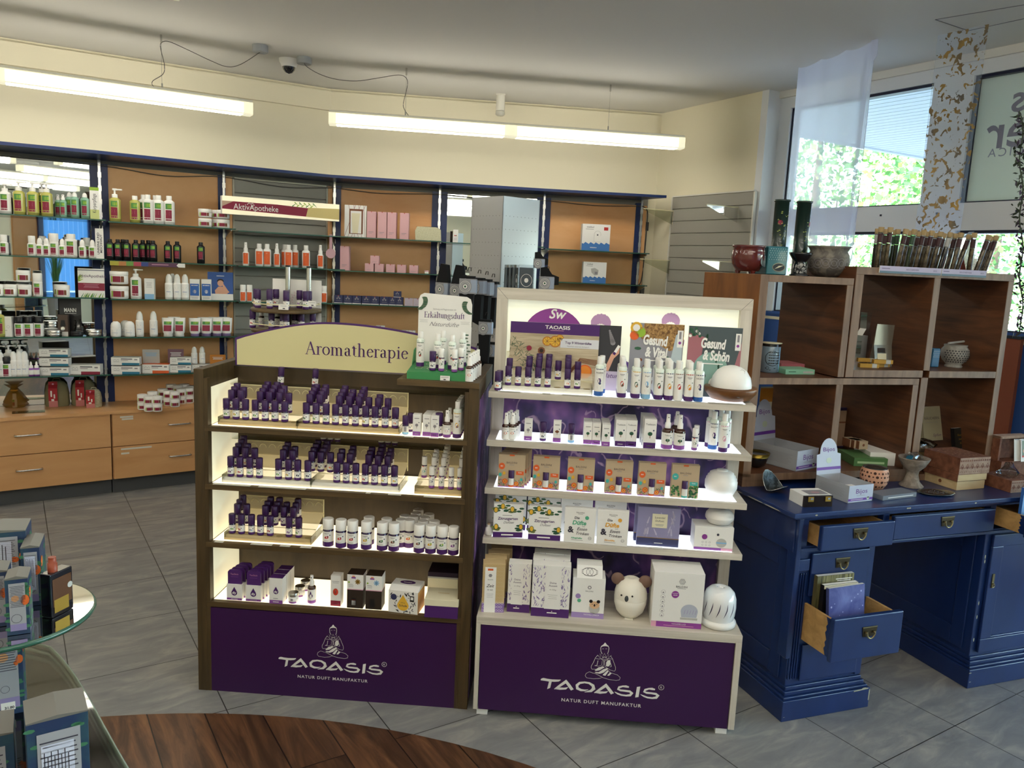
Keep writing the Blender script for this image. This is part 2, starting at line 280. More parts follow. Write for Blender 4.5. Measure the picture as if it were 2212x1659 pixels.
def translucent(name,col,t=.6,alpha=1.0):
    m,nt,b,L = nodes(name,.9); nt.nodes.remove(b); o = nt.nodes['Material Output']
    d = nt.nodes.new('ShaderNodeBsdfDiffuse'); d.inputs[0].default_value = lin(col); r = nt.nodes.new('ShaderNodeBsdfTranslucent'); r.inputs[0].default_value = lin(col)
    mx = nt.nodes.new('ShaderNodeMixShader'); mx.inputs[0].default_value = t; L(d.outputs[0],mx.inputs[1]); L(r.outputs[0],mx.inputs[2])
    if alpha < 1:
        tr = nt.nodes.new('ShaderNodeBsdfTransparent'); m2 = nt.nodes.new('ShaderNodeMixShader'); m2.inputs[0].default_value = alpha; L(tr.outputs[0],m2.inputs[1]); L(mx.outputs[0],m2.inputs[2]); L(m2.outputs[0],o.inputs[0])
    else: L(mx.outputs[0],o.inputs[0])
    return m
FROSTT = translucent('frosted_film_t','#d5d8cf',.45); FROSTX = mat('frost_letters','#8f8fa0',.8)
cols = [(.124,1.146),(1.378,2.62),(2.85,4.1),(4.33,5.6),(5.83,7.0),(7.2,8.2)]  # last four bays are unseen, glazed nearly to the floor to admit daylight
fr = MB(); FRM = WHITEFR
edges = [-.1]+[e for c in cols for e in c]+[8.4]
for k in range(0,len(edges),2): fr.box(edges[k],edges[k+1],-.03,.09,1.40 if k < 4 else .1,CEIL,FRM)
for a,b in cols:
    fr.box(a,b,-.03,.09,2.80,CEIL,FRM); fr.box(a,b,-.03,.09,1.953,2.107,FRM)
fr.box(-.1,2.85,-.03,.09,1.385,1.405,BLUEPARA)
for a,b in cols:
    for z0,z1 in ((2.107,2.80),(1.405 if a < 2.8 else .12,1.953)):
        for q in ((a,a+.014,z0,z1),(b-.008,b,z0,z1),(a,b,z0,z0+.008),(a,b,z1-.016,z1)): fr.box(q[0],q[1],-.012,.05,q[2],q[3],DARKSEAL)
for x in (.9,1.26,1.7,2.3): fr.box(x-.006,x+.006,-.034,-.03,2.046,2.058,DARKSEAL)
struct(fr,'window_1_frame',WW)
pn = MB()
for a,b in cols: pn.box(a,b,.03,.036,2.107,2.80,PANE); pn.box(a,b,.03,.036,1.405 if a < 2.8 else .12,1.953,PANE)
struct(pn,'window_1',WW)
struct(MB().box(-.1,2.85,0,.12,0,1.385,PLASTER).box(-.0,2.85,-.012,0,0,1.385,BLUEPARA).box(2.85,8.4,0,.12,0,.12,PLASTER),'wall_window',WW)
# frosted sign film on the second high pane with mirrored letters
fs = MB().box(1.392,2.606,.022,.024,2.118,2.788,FROSTT)
T = lambda u,v: (u,.0205,v)
Tm = lambda u,v: (3.2-u,.0205,v)      # letters read from outside
for t,px,py0,py1,kx in (('s',2183,242,198,.52),('ler',2126,322,268,.52),('DERMATOLOGICA',2133,340,322,.7)):
    p0,p1 = WW.on(px,py0,.02),WW.on(px,py1,.02); fs.text(t,3.2-p0.x,p0.z,(p1.z-p0.z)/kx,FROSTX,Tm,align='r',bold=.012 if kx < .6 else 0,spacing=1 if kx < .6 else 1.35)
o = struct(fs,'window_film',WW)
# ---- outside
GRASS = mat('lawn','#4a6b34',.95,noise=('#6f8a4a',(3,3,3),.35,.65)); ASPH = mat('asphalt','#7c7d80',.9)
struct(MB().box(-60,30,.6,80,-.35,-.3,ASPH),'ground_outside',WW)
SOF = mat('soffit_board','#c9d2d8',.7); SOFD = mat('soffit_gap','#4f5c68',.8)
mb = MB()
for k in range(62): mb.box(-1.3,9,.30+k*.115,.30+k*.115+.100,3.00,3.02,SOF)
mb.box(-1.3,9,.28,7.5,3.024,3.04,SOFD).box(-1.36,-1.3,.28,7.5,2.985,3.2,SOF)
struct(mb,'roof_canopy',WW)
LEAFC = [mat('leaf_light','#9dbd6a',.6),mat('leaf_mid','#6f9a4a',.6),mat('leaf_dark','#48743a',.6)]
BARK = mat('bark','#5a4a3a',.9)
def tree(x,y,h,r,n,label,zb=-.3,lo=.1):
    t = thing('tree',WW,(x,y,zb),label,'tree'); MB().tube([(0,0,0),(.1,0,h*.4),(0,.1,h*.8)],[.16,.11,.04],BARK,8).build('trunk',t)
    c = MB(); rd = random.Random(int(x*10))
    for k in range(n):
        a = rd.uniform(0,2*math.pi); ct = rd.uniform(-1,1); q = rd.uniform(.35,1)**.5; st = math.sqrt(1-ct*ct)
        p = Vector((q*r*st*math.cos(a),q*r*st*math.sin(a),h*(.5+lo/2)+q*ct*h*(.5-lo/2)))
        s = rd.uniform(.035,.10); u = Vector((rd.gauss(0,1),rd.gauss(0,1),rd.gauss(0,1))).normalized(); v = u.cross(Vector((rd.gauss(0,1),rd.gauss(0,1),rd.gauss(0,1)))).normalized()
        c.poly([tuple(p+u*s),tuple(p+v*s*.6),tuple(p-u*s),tuple(p-v*s*.6)],LEAFC[k % 3])
    c.build('foliage',t); return t
tree(-6.6,8.6,6.2,2.6,9000,'pale green birch beyond the window, behind the white sheer curtain')
tree(-6.2,14.5,7.2,3.0,10000,'bushy green tree seen under the slatted canopy between the two curtains')
tree(-17,40,7.5,4.0,4500,'round green tree standing behind the white house')
tree(-27,36,8.5,6.0,6000,'distant dark green tree on the far side of the car park')
h = thing('house',WW,(-10.5,27,-.3),'white single storey house with a grey tiled roof across the car park','house')
HW = mat('house_render','#eef0f2',.8); RF = mat('roof_tile','#8c8f98',.8,noise=('#a3a6ae',(2,14,2),.4,.6))
MB().box(-5.5,5.5,0,5,0,2.7,HW).build('wall',h); MB().prism([(-.5,2.6),(5.5,2.6),(2.5,4.1)],-6,6,RF,'x',T=lambda x,y,z: (x,y,z)).build('roof',h)
MB().box(-3.5,-2.2,-.03,.0,1,2.0,DARKSEAL).build('window',h)
tag(MB().prism([(0,0),(.6,0),(.9,.45),(2.0,.5),(2.5,.15),(3.4,.1),(3.5,-.25),(0,-.25)],0,1.6,mat('car_silver','#b9bec6',.3,.3),'y').build('parked_car',F=WW,loc=(-6.6,18,.1)),'silver car parked outside beyond the low window pane','car')
# ---- things behind the camera that the mirror panels show: a blinds window, maple units
BL = translucent('blind_slat','#a9d2ee',.75)
BK = Fr(B1.x,B1.y,-math.degrees(math.atan2(1.2,9.8)))
mb = MB()
for k in range(9): mb.box(7.5+k*.108,7.5+k*.108+.103,.05,.053,.75,2.25,BL)
bl = tag(mb.build('vertical_blind',F=BK),'pale blue vertical slat blind reflected in the mirror panel','blind')
SKYP = mat('daylight_glow_sheet','#bfe0f6',.9,emit=.9)  # self-glowing sheet stands in for the daylight behind the blind
struct(MB().box(7.48,8.48,.005,.012,.7,2.3,SKYP),'window_2',BK)
struct(MB().box(7.38,7.48,.0,.08,.6,2.35,mat('blue_lacquer','#13295c',.35)).box(8.48,8.58,0,.08,.6,2.35,MT['blue_lacquer']),'window_2_frame',BK)
for i,(a,b) in enumerate(((6.9,7.38),(8.58,9.2))): tag(MB().box(a,b,0,.04,.0,2.3,mat('maple_far','#b98552',.45)).build('wall_panel',F=BK),('maple wall panel beside the slat blind, seen in the mirror','maple wall panel past the slat blind, seen in the mirror')[i],'wall panel')
t = thing('potted_plant',BK,(7.35,.5,0),'tall grassy plant reflected in front of the slat blind','plant'); MB().lathe([(.12,0),(.16,.7),(.14,.7)],mat('pot_grey','#77797c',.6),20).build('pot',t); mb = MB(); rd = random.Random(2)
for k in range(70): a,q,h = rd.uniform(0,6.28),rd.uniform(.03,.22),rd.uniform(.6,1.25); mb.tube([(0,0,.68),(q*.4*math.cos(a),q*.4*math.sin(a),.68+h*.6),(q*math.cos(a),q*math.sin(a),.68+h)],[.006,.005,.001],LEAFC[2],4)
tag(mb.build('leaves',t),None)
# ================================================================ broad-nib serif letters
def _arc(cx,cy,rx,ry,a,b,n=14): return [(cx+rx*math.cos(R(a+(b-a)*k/n)),cy+ry*math.sin(R(a+(b-a)*k/n))) for k in range(n+1)]
TK,TH,NB = (.062,.030),(.024,.020),None      # thick stem, hairline nib half sizes (x, y)
BW = (.056,.019)
GL = {
 'A': (.78,[(TH,[(.07,.02),(.37,.98)]),(TK,[(.37,.93),(.66,.03)]),(TH,[(.17,.36),(.53,.36)]),(TH,[(-.01,.015),(.17,.015)]),(TH,[(.53,.015),(.80,.015)])]),
 'E': (.66,[(TK,[(.15,.03),(.15,.95)]),(TH,[(.03,.015),(.58,.015),(.61,.2)]),(TH,[(.03,.965),(.55,.965),(.57,.8)]),(TH,[(.15,.5),(.42,.5)]),(TH,[(.43,.42),(.43,.58)])]),
 'Z': (.66,[(TH,[(.06,.8),(.07,.965),(.58,.965)]),(TK,[(.54,.94),(.10,.05)]),(TH,[(.06,.015),(.6,.015),(.62,.2)])]),
 'D': (.76,[(TK,[(.15,.03),(.15,.95)]),(TH,[(.03,.015),(.3,.015)]),(TH,[(.03,.965),(.3,.965)]),(BW,_arc(.28,.49,.38,.475,90,-90,20))]),
 'L': (.6,[(TK,[(.15,.03),(.15,.95)]),(TH,[(.03,.015),(.53,.015),(.56,.2)]),(TH,[(.03,.965),(.28,.965)])]),
 'W': (1.0,[(TK,[(.1,.95),(.3,.03)]),(TH,[(.3,.03),(.5,.9)]),(TK,[(.5,.9),(.7,.03)]),(TH,[(.7,.03),(.92,.95)]),(TH,[(0,.965),(.22,.965)]),(TH,[(.8,.965),(1.0,.965)])]),
 'r': (.43,[(TK,[(.15,.03),(.15,.60)]),(TH,[(.03,.015),(.27,.015)]),(TH,[(.02,.60),(.14,.645)]),(TH,_arc(.32,.40,.17,.235,170,65)),(TK,[(.385,.59),(.395,.60)])]),
 'o': (.62,[(BW,_arc(.31,.325,.235,.30,0,360,28))]),
 'm': (1.0,[(TK,[(.15,.03),(.15,.60)]),(TH,[(.03,.015),(.27,.015)]),(TH,[(.02,.60),(.14,.645)]),(TH,_arc(.32,.40,.18,.225,175,80)),(TK,_arc(.33,.42,.15,.20,60,0)+[(.48,.03)]),(TH,[(.38,.015),(.60,.015)]),(TH,_arc(.65,.40,.18,.225,175,80)),(TK,_arc(.66,.42,.15,.20,60,0)+[(.81,.03)]),(TH,[(.71,.015),(.93,.015)])]),
 'n': (.66,[(TK,[(.15,.03),(.15,.60)]),(TH,[(.03,.015),(.27,.015)]),(TH,[(.02,.60),(.14,.645)]),(TH,_arc(.32,.40,.18,.225,175,80)),(TK,_arc(.33,.42,.15,.20,60,0)+[(.48,.03)]),(TH,[(.38,.015),(.60,.015)])]),
 'a': (.56,[(TH,_arc(.25,.46,.15,.17,170,80)),(TK,_arc(.27,.46,.12,.15,60,0)+[(.39,.10)]),(TH,[(.39,.08),(.44,.03),(.52,.05)]),(TK,[(.115,.50),(.12,.51)]),(TH,[(.38,.38),(.2,.32)]),(TK,_arc(.21,.19,.1,.15,120,240,8)),(TH,_arc(.22,.18,.17,.16,250,340,8))]),
 't': (.42,[(TK,[(.19,.72),(.19,.12)]),(TH,[(.17,.80),(.05,.63),(.37,.63)]),(TH,_arc(.31,.14,.12,.12,180,300,8))]),
 'h': (.66,[(TK,[(.15,.03),(.15,.98)]),(TH,[(.03,.015),(.27,.015)]),(TH,[(.02,.97),(.14,1.02)]),(TH,_arc(.32,.40,.18,.225,175,80)),(TK,_arc(.33,.42,.15,.20,60,0)+[(.48,.03)]),(TH,[(.38,.015),(.60,.015)])]),
 'e': (.54,[(BW,_arc(.29,.325,.205,.30,15,320,22)),(TH,[(.12,.36),(.46,.40)])]),
 'p': (.66,[(TK,[(.15,-.30),(.15,.60)]),(TH,[(.03,-.32),(.30,-.32)]),(TH,[(.02,.60),(.14,.645)]),(BW,_arc(.33,.325,.22,.30,150,-150,22))]),
 'd': (.66,[(TK,[(.48,.05),(.48,.98)]),(TH,[(.48,.03),(.6,.05)]),(TH,[(.35,.97),(.47,1.02)]),(BW,_arc(.30,.325,.21,.30,30,330,22))]),
 'g': (.58,[(BW,_arc(.26,.43,.17,.20,0,360,20)),(TH,[(.40,.57),(.54,.62)]),(TH,[(.17,.25),(.12,.17),(.2,.11)]),(TK,[(.2,.09),(.42,.05)]),(BW,_arc(.27,-.13,.21,.15,60,-240,18))]),
 'i': (.32,[(TK,[(.16,.03),(.16,.60)]),(TH,[(.04,.015),(.28,.015)]),(TH,[(.03,.60),(.15,.645)]),((.062,.06),[(.155,.85),(.16,.85)])]),
 'k': (.64,[(TK,[(.15,.03),(.15,.98)]),(TH,[(.03,.015),(.27,.015)]),(TH,[(.02,.97),(.14,1.02)]),(TH,[(.18,.28),(.48,.61)]),(TK,[(.28,.38),(.5,.05)]),(TH,[(.40,.015),(.63,.015)]),(TH,[(.38,.63),(.58,.63)])]),
 'l': (.32,[(TK,[(.16,.03),(.16,.98)]),(TH,[(.04,.015),(.28,.015)]),(TH,[(.03,.97),(.15,1.02)])]),
 'u': (.66,[(TK,[(.15,.60),(.15,.2)]+_arc(.32,.2,.17,.16,180,260,6)),(TH,_arc(.32,.2,.17,.17,260,340,6)),(TK,[(.48,.05),(.48,.60)]),(TH,[(.03,.63),(.15,.63)]),(TH,[(.36,.63),(.48,.63)]),(TH,[(.48,.03),(.6,.03)])]),
 's': (.48,[(BW,_arc(.24,.47,.13,.15,30,200,10)+_arc(.23,.17,.15,.155,60,-150,12))]),
 'f': (.38,[(TK,[(.17,.03),(.17,.80)]),(TH,[(.05,.015),(.30,.015)]),(TH,[(.05,.63),(.34,.63)]),(TH,_arc(.30,.82,.13,.17,180,60,8)),(TK,[(.36,.95),(.37,.95)])]),
 'v': (.58,[(TK,[(.1,.62),(.28,.03)]),(TH,[(.28,.03),(.47,.62)]),(TH,[(.0,.63),(.2,.63)]),(TH,[(.38,.63),(.57,.63)])]),
}
GL['ä'] = (.56,GL['a'][1]+[((.05,.05),[(.16,.85),(.165,.85)]),((.05,.05),[(.36,.85),(.365,.85)])])
def _hull(P):
    P = sorted(set((round(x,6),round(y,6)) for x,y in P)); 
    def half(Q):
        o = []
        for p in Q:
            while len(o) > 1 and (o[-1][0]-o[-2][0])*(p[1]-o[-2][1])-(o[-1][1]-o[-2][1])*(p[0]-o[-2][0]) <= 0: o.pop()
            o.append(p)
        return o[:-1]
    return half(P)+half(P[::-1])
def serif(mb,t,u,v,size,m,T,align='c',gap=.02,sx=1.0,fit=0):
    W = sum(GL[c][0] if c in GL else .3 for c in t)+gap*(len(t)-1); sx = fit/(W*size) if fit else sx; W *= size*sx
    x = u-{'c': W/2,'l': 0,'r': W}[align]
    for c in t:
        if c in GL:
            for nib,pts in GL[c][1]:
                e = [(nib[0]*math.cos(a),nib[1]*math.sin(a)) for a in [k*math.pi/5 for k in range(10)]]
                for a,b in zip(pts,pts[1:]): mb.flat([(x+p*size*sx,v+q*size) for p,q in _hull([(a[0]+i,a[1]+j) for i,j in e]+[(b[0]+i,b[1]+j) for i,j in e])],m,T)
        x += ((GL[c][0] if c in GL else .3)+gap)*size*sx
# ================================================================ product builders (built once, then copied)
WHT = mat('white_plastic','#f0efec',.35); LAB = mat('paper_label','#eeede9',.6); PUR = mat('deep_purple','#3a1a52',.38); PURB = mat('purple_print','#4a2168',.5)
PURV = mat('violet_print','#8a4fa0',.5); PINKP = mat('pink_print','#d9a0b8',.5); VIO = mat('violet_glass','#2c1640',.15,coat=.6); BRN = mat('brown_glass','#3a1c0c',.12,coat=.6)
INK = mat('dark_ink','#3c3a48',.7); GREYI = mat('grey_ink','#8d8a90',.7); NAVY = mat('navy_dot','#233a5e',.6); BLK = mat('black_plastic','#17161a',.35)
ORA = mat('orange_print','#e0632e',.5); YEL = mat('yellow_print','#e2b23c',.5); GRN = mat('green_print','#4b8a4a',.5); DGRN = mat('dark_green_print','#2f5b45',.5); REDP = mat('red_print','#c23a36',.5)
TEA = mat('teal_print','#49b3ad',.5); BLUP = mat('blue_print','#2f62ae',.5); LBLU = mat('light_blue_print','#86b6dc',.5); WINE = mat('wine_print','#86203c',.5); LIME = mat('lime_print','#93b83a',.5); BRWN = mat('brown_print','#7a4a30',.6)
SILV = mat('silver_metal','#c9c9c6',.25,metal=1); KRAFT = mat('kraft_card','#bda88c',.8); CREAM = mat('cream_card','#e3dcbf',.7); CARD = mat('white_card','#ecebe8',.6); GREYC = mat('grey_card','#b9b8b4',.6); GOLD = mat('gold_foil','#c9a24a',.3,metal=.8)
CLEARP = mat('clear_liquid_glass','#dfe9df',.08,coat=.6); LTGRN = mat('pale_green_glass','#86b29c',.15,coat=.5); LTYEL = mat('pale_yellow_glass','#b9b45e',.15,coat=.5); ROSE = mat('rose_card','#dcaeb4',.6); SKIN = mat('printed_skin','#d8a58c',.7)
PROTO = {}; PD = {}
def proto(key,name,cat,parts,subs=None):
    o = bpy.data.objects.new(name,None); COL.objects.link(o); o['category'] = cat; o.empty_display_size = .02; P = {}
    for pn_,mb_ in parts:
        P[pn_] = mb_.build(pn_,o)
    for par,pn_,mb_ in (subs or []): mb_.build(pn_,P[par])
    V = [v for p in parts for v in p[1].v]; PD[key] = (2*max(abs(v[0]) for v in V if v[2] < .6*max(u[2] for u in V)),max(v[2] for v in V)); PROTO[key] = o; kids(o); return o
# seen size (pixels wide, pixels high) of the goods on the far wall shelves
KD = {'rg_pumpw': (22,64),'rg_pump': (23,70),'rg_tonic': (14,48),'rg_tonicb': (17.5,54),'rg_cream': (17,43),'rg_creamd': (15,39),'rg_big': (23,50),'jarlow': (26,25),'rg_creamt': (18,50),'rg_stick': (19,43),'tin': (30,14),'tinblk': (24,10),'wb_spray': (16,54),'serum': (11.5,31),'strip_teal': (56,16.5),'strip_teals': (42,15),'strip_wine': (60,20),'strip_or': (53,19),'rg_shower': (21,57),'rg_lotion': (22,61),'jar': (27,18),'rg_black': (16,45),'jarbig': (36,27),'thin_blue': (19,44),'heart': (19.5,44),'deo': (21,33),'tubew': (21,40),'tubep': (21,39),'sun_b': (16.5,48),'sun_s': (13,50),'sun_c': (12.5,36),'rose_tall': (19,56),'rose_cube': (18.5,17),'navy_cube': (18.5,17),'lilac_cube': (18,16),'white_mid': (19,24),'white_low': (14,16)}
def fit(key,F,loc,q=(1,1)):
    if key not in KD: return None
    d = (F.w(*loc)-CAMP).dot(_fw)/FPX; a = KD[key][0]*d/PD[key][0]*q[0]; return (a,a,KD[key][1]*d/PD[key][1]*q[1])
def put(key,F,loc,label,group=None,rz=0.0,tilt=(0,0),sc=None): return inst(PROTO[key],F,loc,label,group,rz,tilt,sc)
def bott(key,name,r,h,cr,ch,bm,cm,lab=None,art=None,sh=.006,top='flat',neck=.5,cat='bottle',base=None,n=14):
    b = MB(); b.lathe([(r*.86,0),(r,.002),(r,h-sh),(r*.93,h-sh*.6),(max(cr*.9,r*neck),h)],bm,n)
    if base: b.lathe([(r*1.004,.0015),(r*1.004,base[0])],base[1],n)
    c = MB()
    if top == 'flat': c.lathe([(cr*.97,h-.001),(cr,h+.001),(cr,h+ch-.002),(cr*.9,h+ch)],cm,n)
    elif top == 'spray': c.lathe([(cr,h-.002),(cr,h+ch*.35),(cr*.7,h+ch*.45),(cr*.66,h+ch*.98),(cr*.5,h+ch)],cm,n); c.box(-.0015,.0015,-cr*.66-.002,0,h+ch*.75,h+ch*.75+.003,BLK)
    elif top == 'dome': c.lathe([(cr,h-.002),(cr,h+ch*.3),(cr*.85,h+ch*.7),(cr*.4,h+ch)],cm,n)
    elif top == 'pump':
        c.lathe([(cr,h-.002),(cr,h+ch*.3),(cr*.9,h+ch*.38),(cr*.35,h+ch*.4),(cr*.35,h+ch*.8)],cm,n).lathe([(cr*.8,h+ch*.8),(cr*.75,h+ch)],cm,n); c.box(0,r*1.3,-cr*.35,cr*.35,h+ch*.83,h+ch*.97,cm)
    elif top == 'dropper': c.lathe([(cr,h-.002),(cr,h+ch*.35),(cr*.55,h+ch*.42),(cr*.45,h+ch*.85),(cr*.25,h+ch)],cm,n)
    parts = [('body',b),('cap',c)]
    if lab:
        l = MB(); l.lathe([(r*1.006,lab[0]),(r*1.006,lab[1])],lab[2],n)
        if art: art(l,wrap(r*1.02,0),r*.95,lab[0],lab[1])
        parts.append(('label',l))
    return proto(key,name,cat,parts)
def art_oil(c1,c2,dot=NAVY):
    def f(l,T,w,a,b):
        h = b-a; l.rect(-w*.5,w*.35,b-h*.18,b-h*.12,GREYI,T,2); l.disc(-w*.12,a+h*.42,w*.42,c1,T,8,h*.17); l.disc(w*.2,a+h*.35,w*.22,c2,T,7,h*.12); l.disc(w*.62,a+h*.6,w*.16,dot,T,7)
    return f
OILART = [(ORA,YEL),(DGRN,GRN),(INK,NAVY),(REDP,BRWN),(YEL,LIME),(GREYI,LBLU),(SKIN,ORA),(PURV,INK),(GRN,LIME)]
NOIL = len(OILART)
for i,(a,b) in enumerate(OILART): bott('oil%d' % i,'oil_bottle',.0117,.037,.0118,.032,VIO,PUR,(.0095,.031,LAB),art_oil(a,b),sh=.005,base=(.0095,PURB),n=12)
bott('oilb','oil_bottle',.0117,.037,.0118,.032,VIO,PUR,(.0095,.031,LAB),lambda l,T,w,a,b: l.rect(-w*.3,w*.5,a+.002,b-.002,GREYI,T,2),sh=.005,base=(.0095,LBLU),n=12)
def art_big(c1,c2): 
    def f(l,T,w,a,b):
        h = b-a; l.rect(-w*.55,w*.45,b-h*.17,b-h*.13,GREYI,T,3); l.rect(-w*.35,w*.2,b-h*.24,b-h*.215,GREYI,T,2); l.disc(0,a+h*.45,w*.36,c1,T,9,h*.13); l.disc(-w*.25,a+h*.42,w*.2,c1,T,7,h*.1); l.disc(w*.2,a+h*.53,w*.15,c2,T,6,h*.09); l.disc(w*.62,a+h*.66,w*.13,NAVY,T,8); l.rect(-w*.5,w*.4,a+h*.1,a+h*.13,GREYI,T,3)
    return f
for i,(a,b) in enumerate([(REDP,WINE),(DGRN,GRN),(BRWN,DGRN),(YEL,LIME),(GRN,LIME),(PURV,INK),(ORA,YEL)]):
    bott('base%d' % i,'base_oil_bottle',.0180,.065,.0180,.037,VIO,WHT,(.019,.057,LAB),art_big(a,b),sh=.006,base=(.019,PURB),n=16)
def art_tall(top,c1,c2,name=None):
    def f(l,T,w,a,b):
        h = b-a; l.rect(-w,w,b-.003,b,top,T,4)
        if name: l.text(name,0,b-h*.2,w*.42,INK,T,bold=.01,spacing=1.15,res=2); l.bars(-w*.5,w*.5,a+h*.22,h*.012,3,h*.035,GREYI,T)
        else: l.rect(-w*.6,w*.5,b-h*.17,b-h*.145,GREYI,T,3); l.rect(-w*.4,w*.3,b-h*.21,b-h*.195,GREYI,T,2); l.disc(w*.6,a+h*.62,w*.13,DGRN,T,7)
        l.disc(0,a+h*.47 if name else a+h*.42,w*.42,c1,T,6 if name else 9,h*.13); l.disc(w*.15,a+h*.36,w*.28,c2,T,7,h*.06)
    return f
TALLS = {'grape': (YEL,REDP,DGRN,None,PURB),'lime': (YEL,DGRN,SKIN,None,PURB),'angel': (LBLU,LBLU,GREYI,'Engel',LBLU),'cold': (DGRN,DGRN,REDP,None,PURB),'happy': (NAVY,YEL,ORA,None,PURB),
         'rose': (BRWN,REDP,REDP,None,LAB),'orange': (REDP,YEL,ORA,None,PURB),'baldini': (NAVY,PURB,NAVY,'BALDINI',BLUP),'yellow': (YEL,YEL,PURB,None,PURB),'mint': (DGRN,DGRN,INK,None,PURB),'pink': (PINKP,PINKP,PINKP,None,PURB)}
for k,(t,a,b,nm,bs) in TALLS.items(): bott('tall_'+k,'room_spray_bottle',.0165,.112,.0102,.027,CLEARP,WHT,(.017,.097,LAB),art_tall(t,a,b,nm),sh=.006,neck=.6,base=(.017,bs),n=14)
for i,(a,b) in enumerate([(TEA,ORA),(INK,REDP),(DGRN,REDP),(NAVY,ORA)]):
    bott('roll%d' % i,'roll_on_bottle',.0105,.050,.0100,.030,VIO,WHT,(.010,.045,LAB),(lambda a,b: lambda l,T,w,z0,z1: (l.rect(-w*.7,-w*.1,z1-.003,z1,b,T,2),l.disc(0,z0+.016,w*.55,a,T,6,.0055),l.disc(w*.6,z0+.024,w*.2,NAVY,T,6)))(a,b),sh=.004,base=(.010,PURV),n=12)
for i,(c1,bs) in enumerate([(ORA,WHT),(PINKP,PURV),(GRN,PURB),(PURV,PURV)]):
    bott('mist%d' % i,'spray_bottle',.0145,.058,.0095,.040,BRN,WHT,(.012,.046,LAB),(lambda c: lambda l,T,w,a,b: (l.rect(-w*.5,w*.5,b-.007,b-.005,GREYI,T,2),l.disc(0,a+.013,w*.45,c,T,8,.005),l.disc(w*.62,a+.02,w*.14,NAVY,T,6)))(c1),sh=.008,top='spray',neck=.6,base=(.012,bs),n=14)
bott('mistbig','spray_bottle',.0205,.075,.0105,.05,BRN,WHT,(.016,.06,LAB),lambda l,T,w,a,b: (l.text('Teebaum',0,b-.011,.0062,INK,T,res=2),l.disc(0,a+.017,w*.42,DGRN,T,10,.0055),l.rect(-.0008,.0008,a+.007,a+.017,BRWN,T),l.disc(w*.62,a+.027,w*.12,NAVY,T,6)),sh=.009,top='spray',neck=.55,base=(.016,PURV),n=16)
# red, green and white pharmacy series
def art_rg(l,T,w,a,b):
    h = b-a; l.rect(-w*.62,w*.62,a+h*.16,a+h*.62,WINE,T,4); l.rect(-w*.62,w*.62,a+h*.66,b-h*.04,GRN,T,4); l.rect(-w*.2,w*.62,a+h*.72,b-h*.1,LIME,T,3); l.rect(-w*.62,w*.62,a+h*.05,a+h*.13,WINE,T,4)
    l.bars(-w*.5,w*.2,a+h*.52,h*.025,3,h*.07,PINKP,T); l.rect(-w*.4,w*.5,a+h*.08,a+h*.1,LAB,T,2)
def rg(key,name,r,h,cr,ch,bm,cm,top='flat',l0=.12,l1=.88,sh=.012): bott(key,name,r,h,cr,ch,bm,cm,(h*l0,h*l1,LAB if bm is WHT else bm),art_rg,sh=sh,top=top,neck=.5,n=16)
rg('rg_shower','shower_gel_bottle',.0225,.125,.012,.022,LTYEL,WHT,'flat'); rg('rg_pump','pump_bottle',.0235,.118,.012,.045,LTYEL,WHT,'pump'); rg('rg_pumpw','pump_bottle',.0225,.105,.012,.035,WHT,WHT,'pump')
rg('rg_lotion','lotion_bottle',.0235,.125,.012,.022,WHT,WHT,'flat'); rg('rg_tonic','tonic_bottle',.0165,.085,.009,.026,LTGRN,WHT,'spray'); rg('rg_tonicb','tonic_bottle',.0195,.1,.011,.02,LTGRN,WHT,'dome')
rg('rg_black','shampoo_bottle',.0185,.095,.010,.014,BLK,BLK,'flat',.2,.9); rg('rg_cream','cream_dispenser',.0145,.062,.0115,.03,WHT,WHT,'flat'); rg('rg_creamd','cream_dispenser',.0145,.062,.010,.03,WHT,WHT,'dome'); rg('rg_creamt','cream_dispenser',.0165,.068,.0165,.035,WHT,WHT,'flat',sh=.003)
rg('rg_big','lotion_bottle',.0235,.088,.018,.022,WHT,WHT,'flat',sh=.006); rg('rg_stick','deodorant_bottle',.0135,.058,.0125,.028,WHT,BLK,'flat',.05,.95,sh=.003)
def art_or(l,T,w,a,b): h = b-a; l.rect(-w*.9,w*.9,a,b,ORA,T,6); l.disc(-w*.1,b-h*.14,w*.25,SKIN,T,7,h*.05); l.bars(-w*.5,w*.3,a+h*.6,h*.02,3,h*.07,SKIN,T)
bott('sun_b','sun_lotion_bottle',.0235,.100,.014,.026,WHT,WHT,(.012,.084,WHT),art_or,sh=.010,n=14); bott('sun_s','sun_spray_bottle',.0185,.085,.0125,.055,WHT,WHT,(.012,.076,WHT),art_or,sh=.009,top='spray',neck=.6,n=14); bott('sun_c','sun_cream_tube',.0175,.07,.0165,.036,WHT,WHT,(.006,.06,WHT),art_or,sh=.003,n=14)
def art_wb(c): return lambda l,T,w,a,b: (l.rect(-w*.6,w*.6,a+(b-a)*.42,a+(b-a)*.45,BLUP,T,3),l.bars(-w*.5,w*.5,a+(b-a)*.8,.0012,2,.004,GREYI,T),l.bars(-w*.5,w*.5,a+(b-a)*.35,.001,3,.003,GREYI,T))
bott('wb_spray','white_spray_bottle',.0165,.078,.0135,.038,WHT,WHT,(.01,.068,WHT),art_wb(0),sh=.006,top='dome',n=14); bott('deo','roll_on_deodorant',.019,.042,.0185,.026,WHT,WHT,(.006,.036,WHT),art_wb(0),sh=.004,top='dome',n=14)
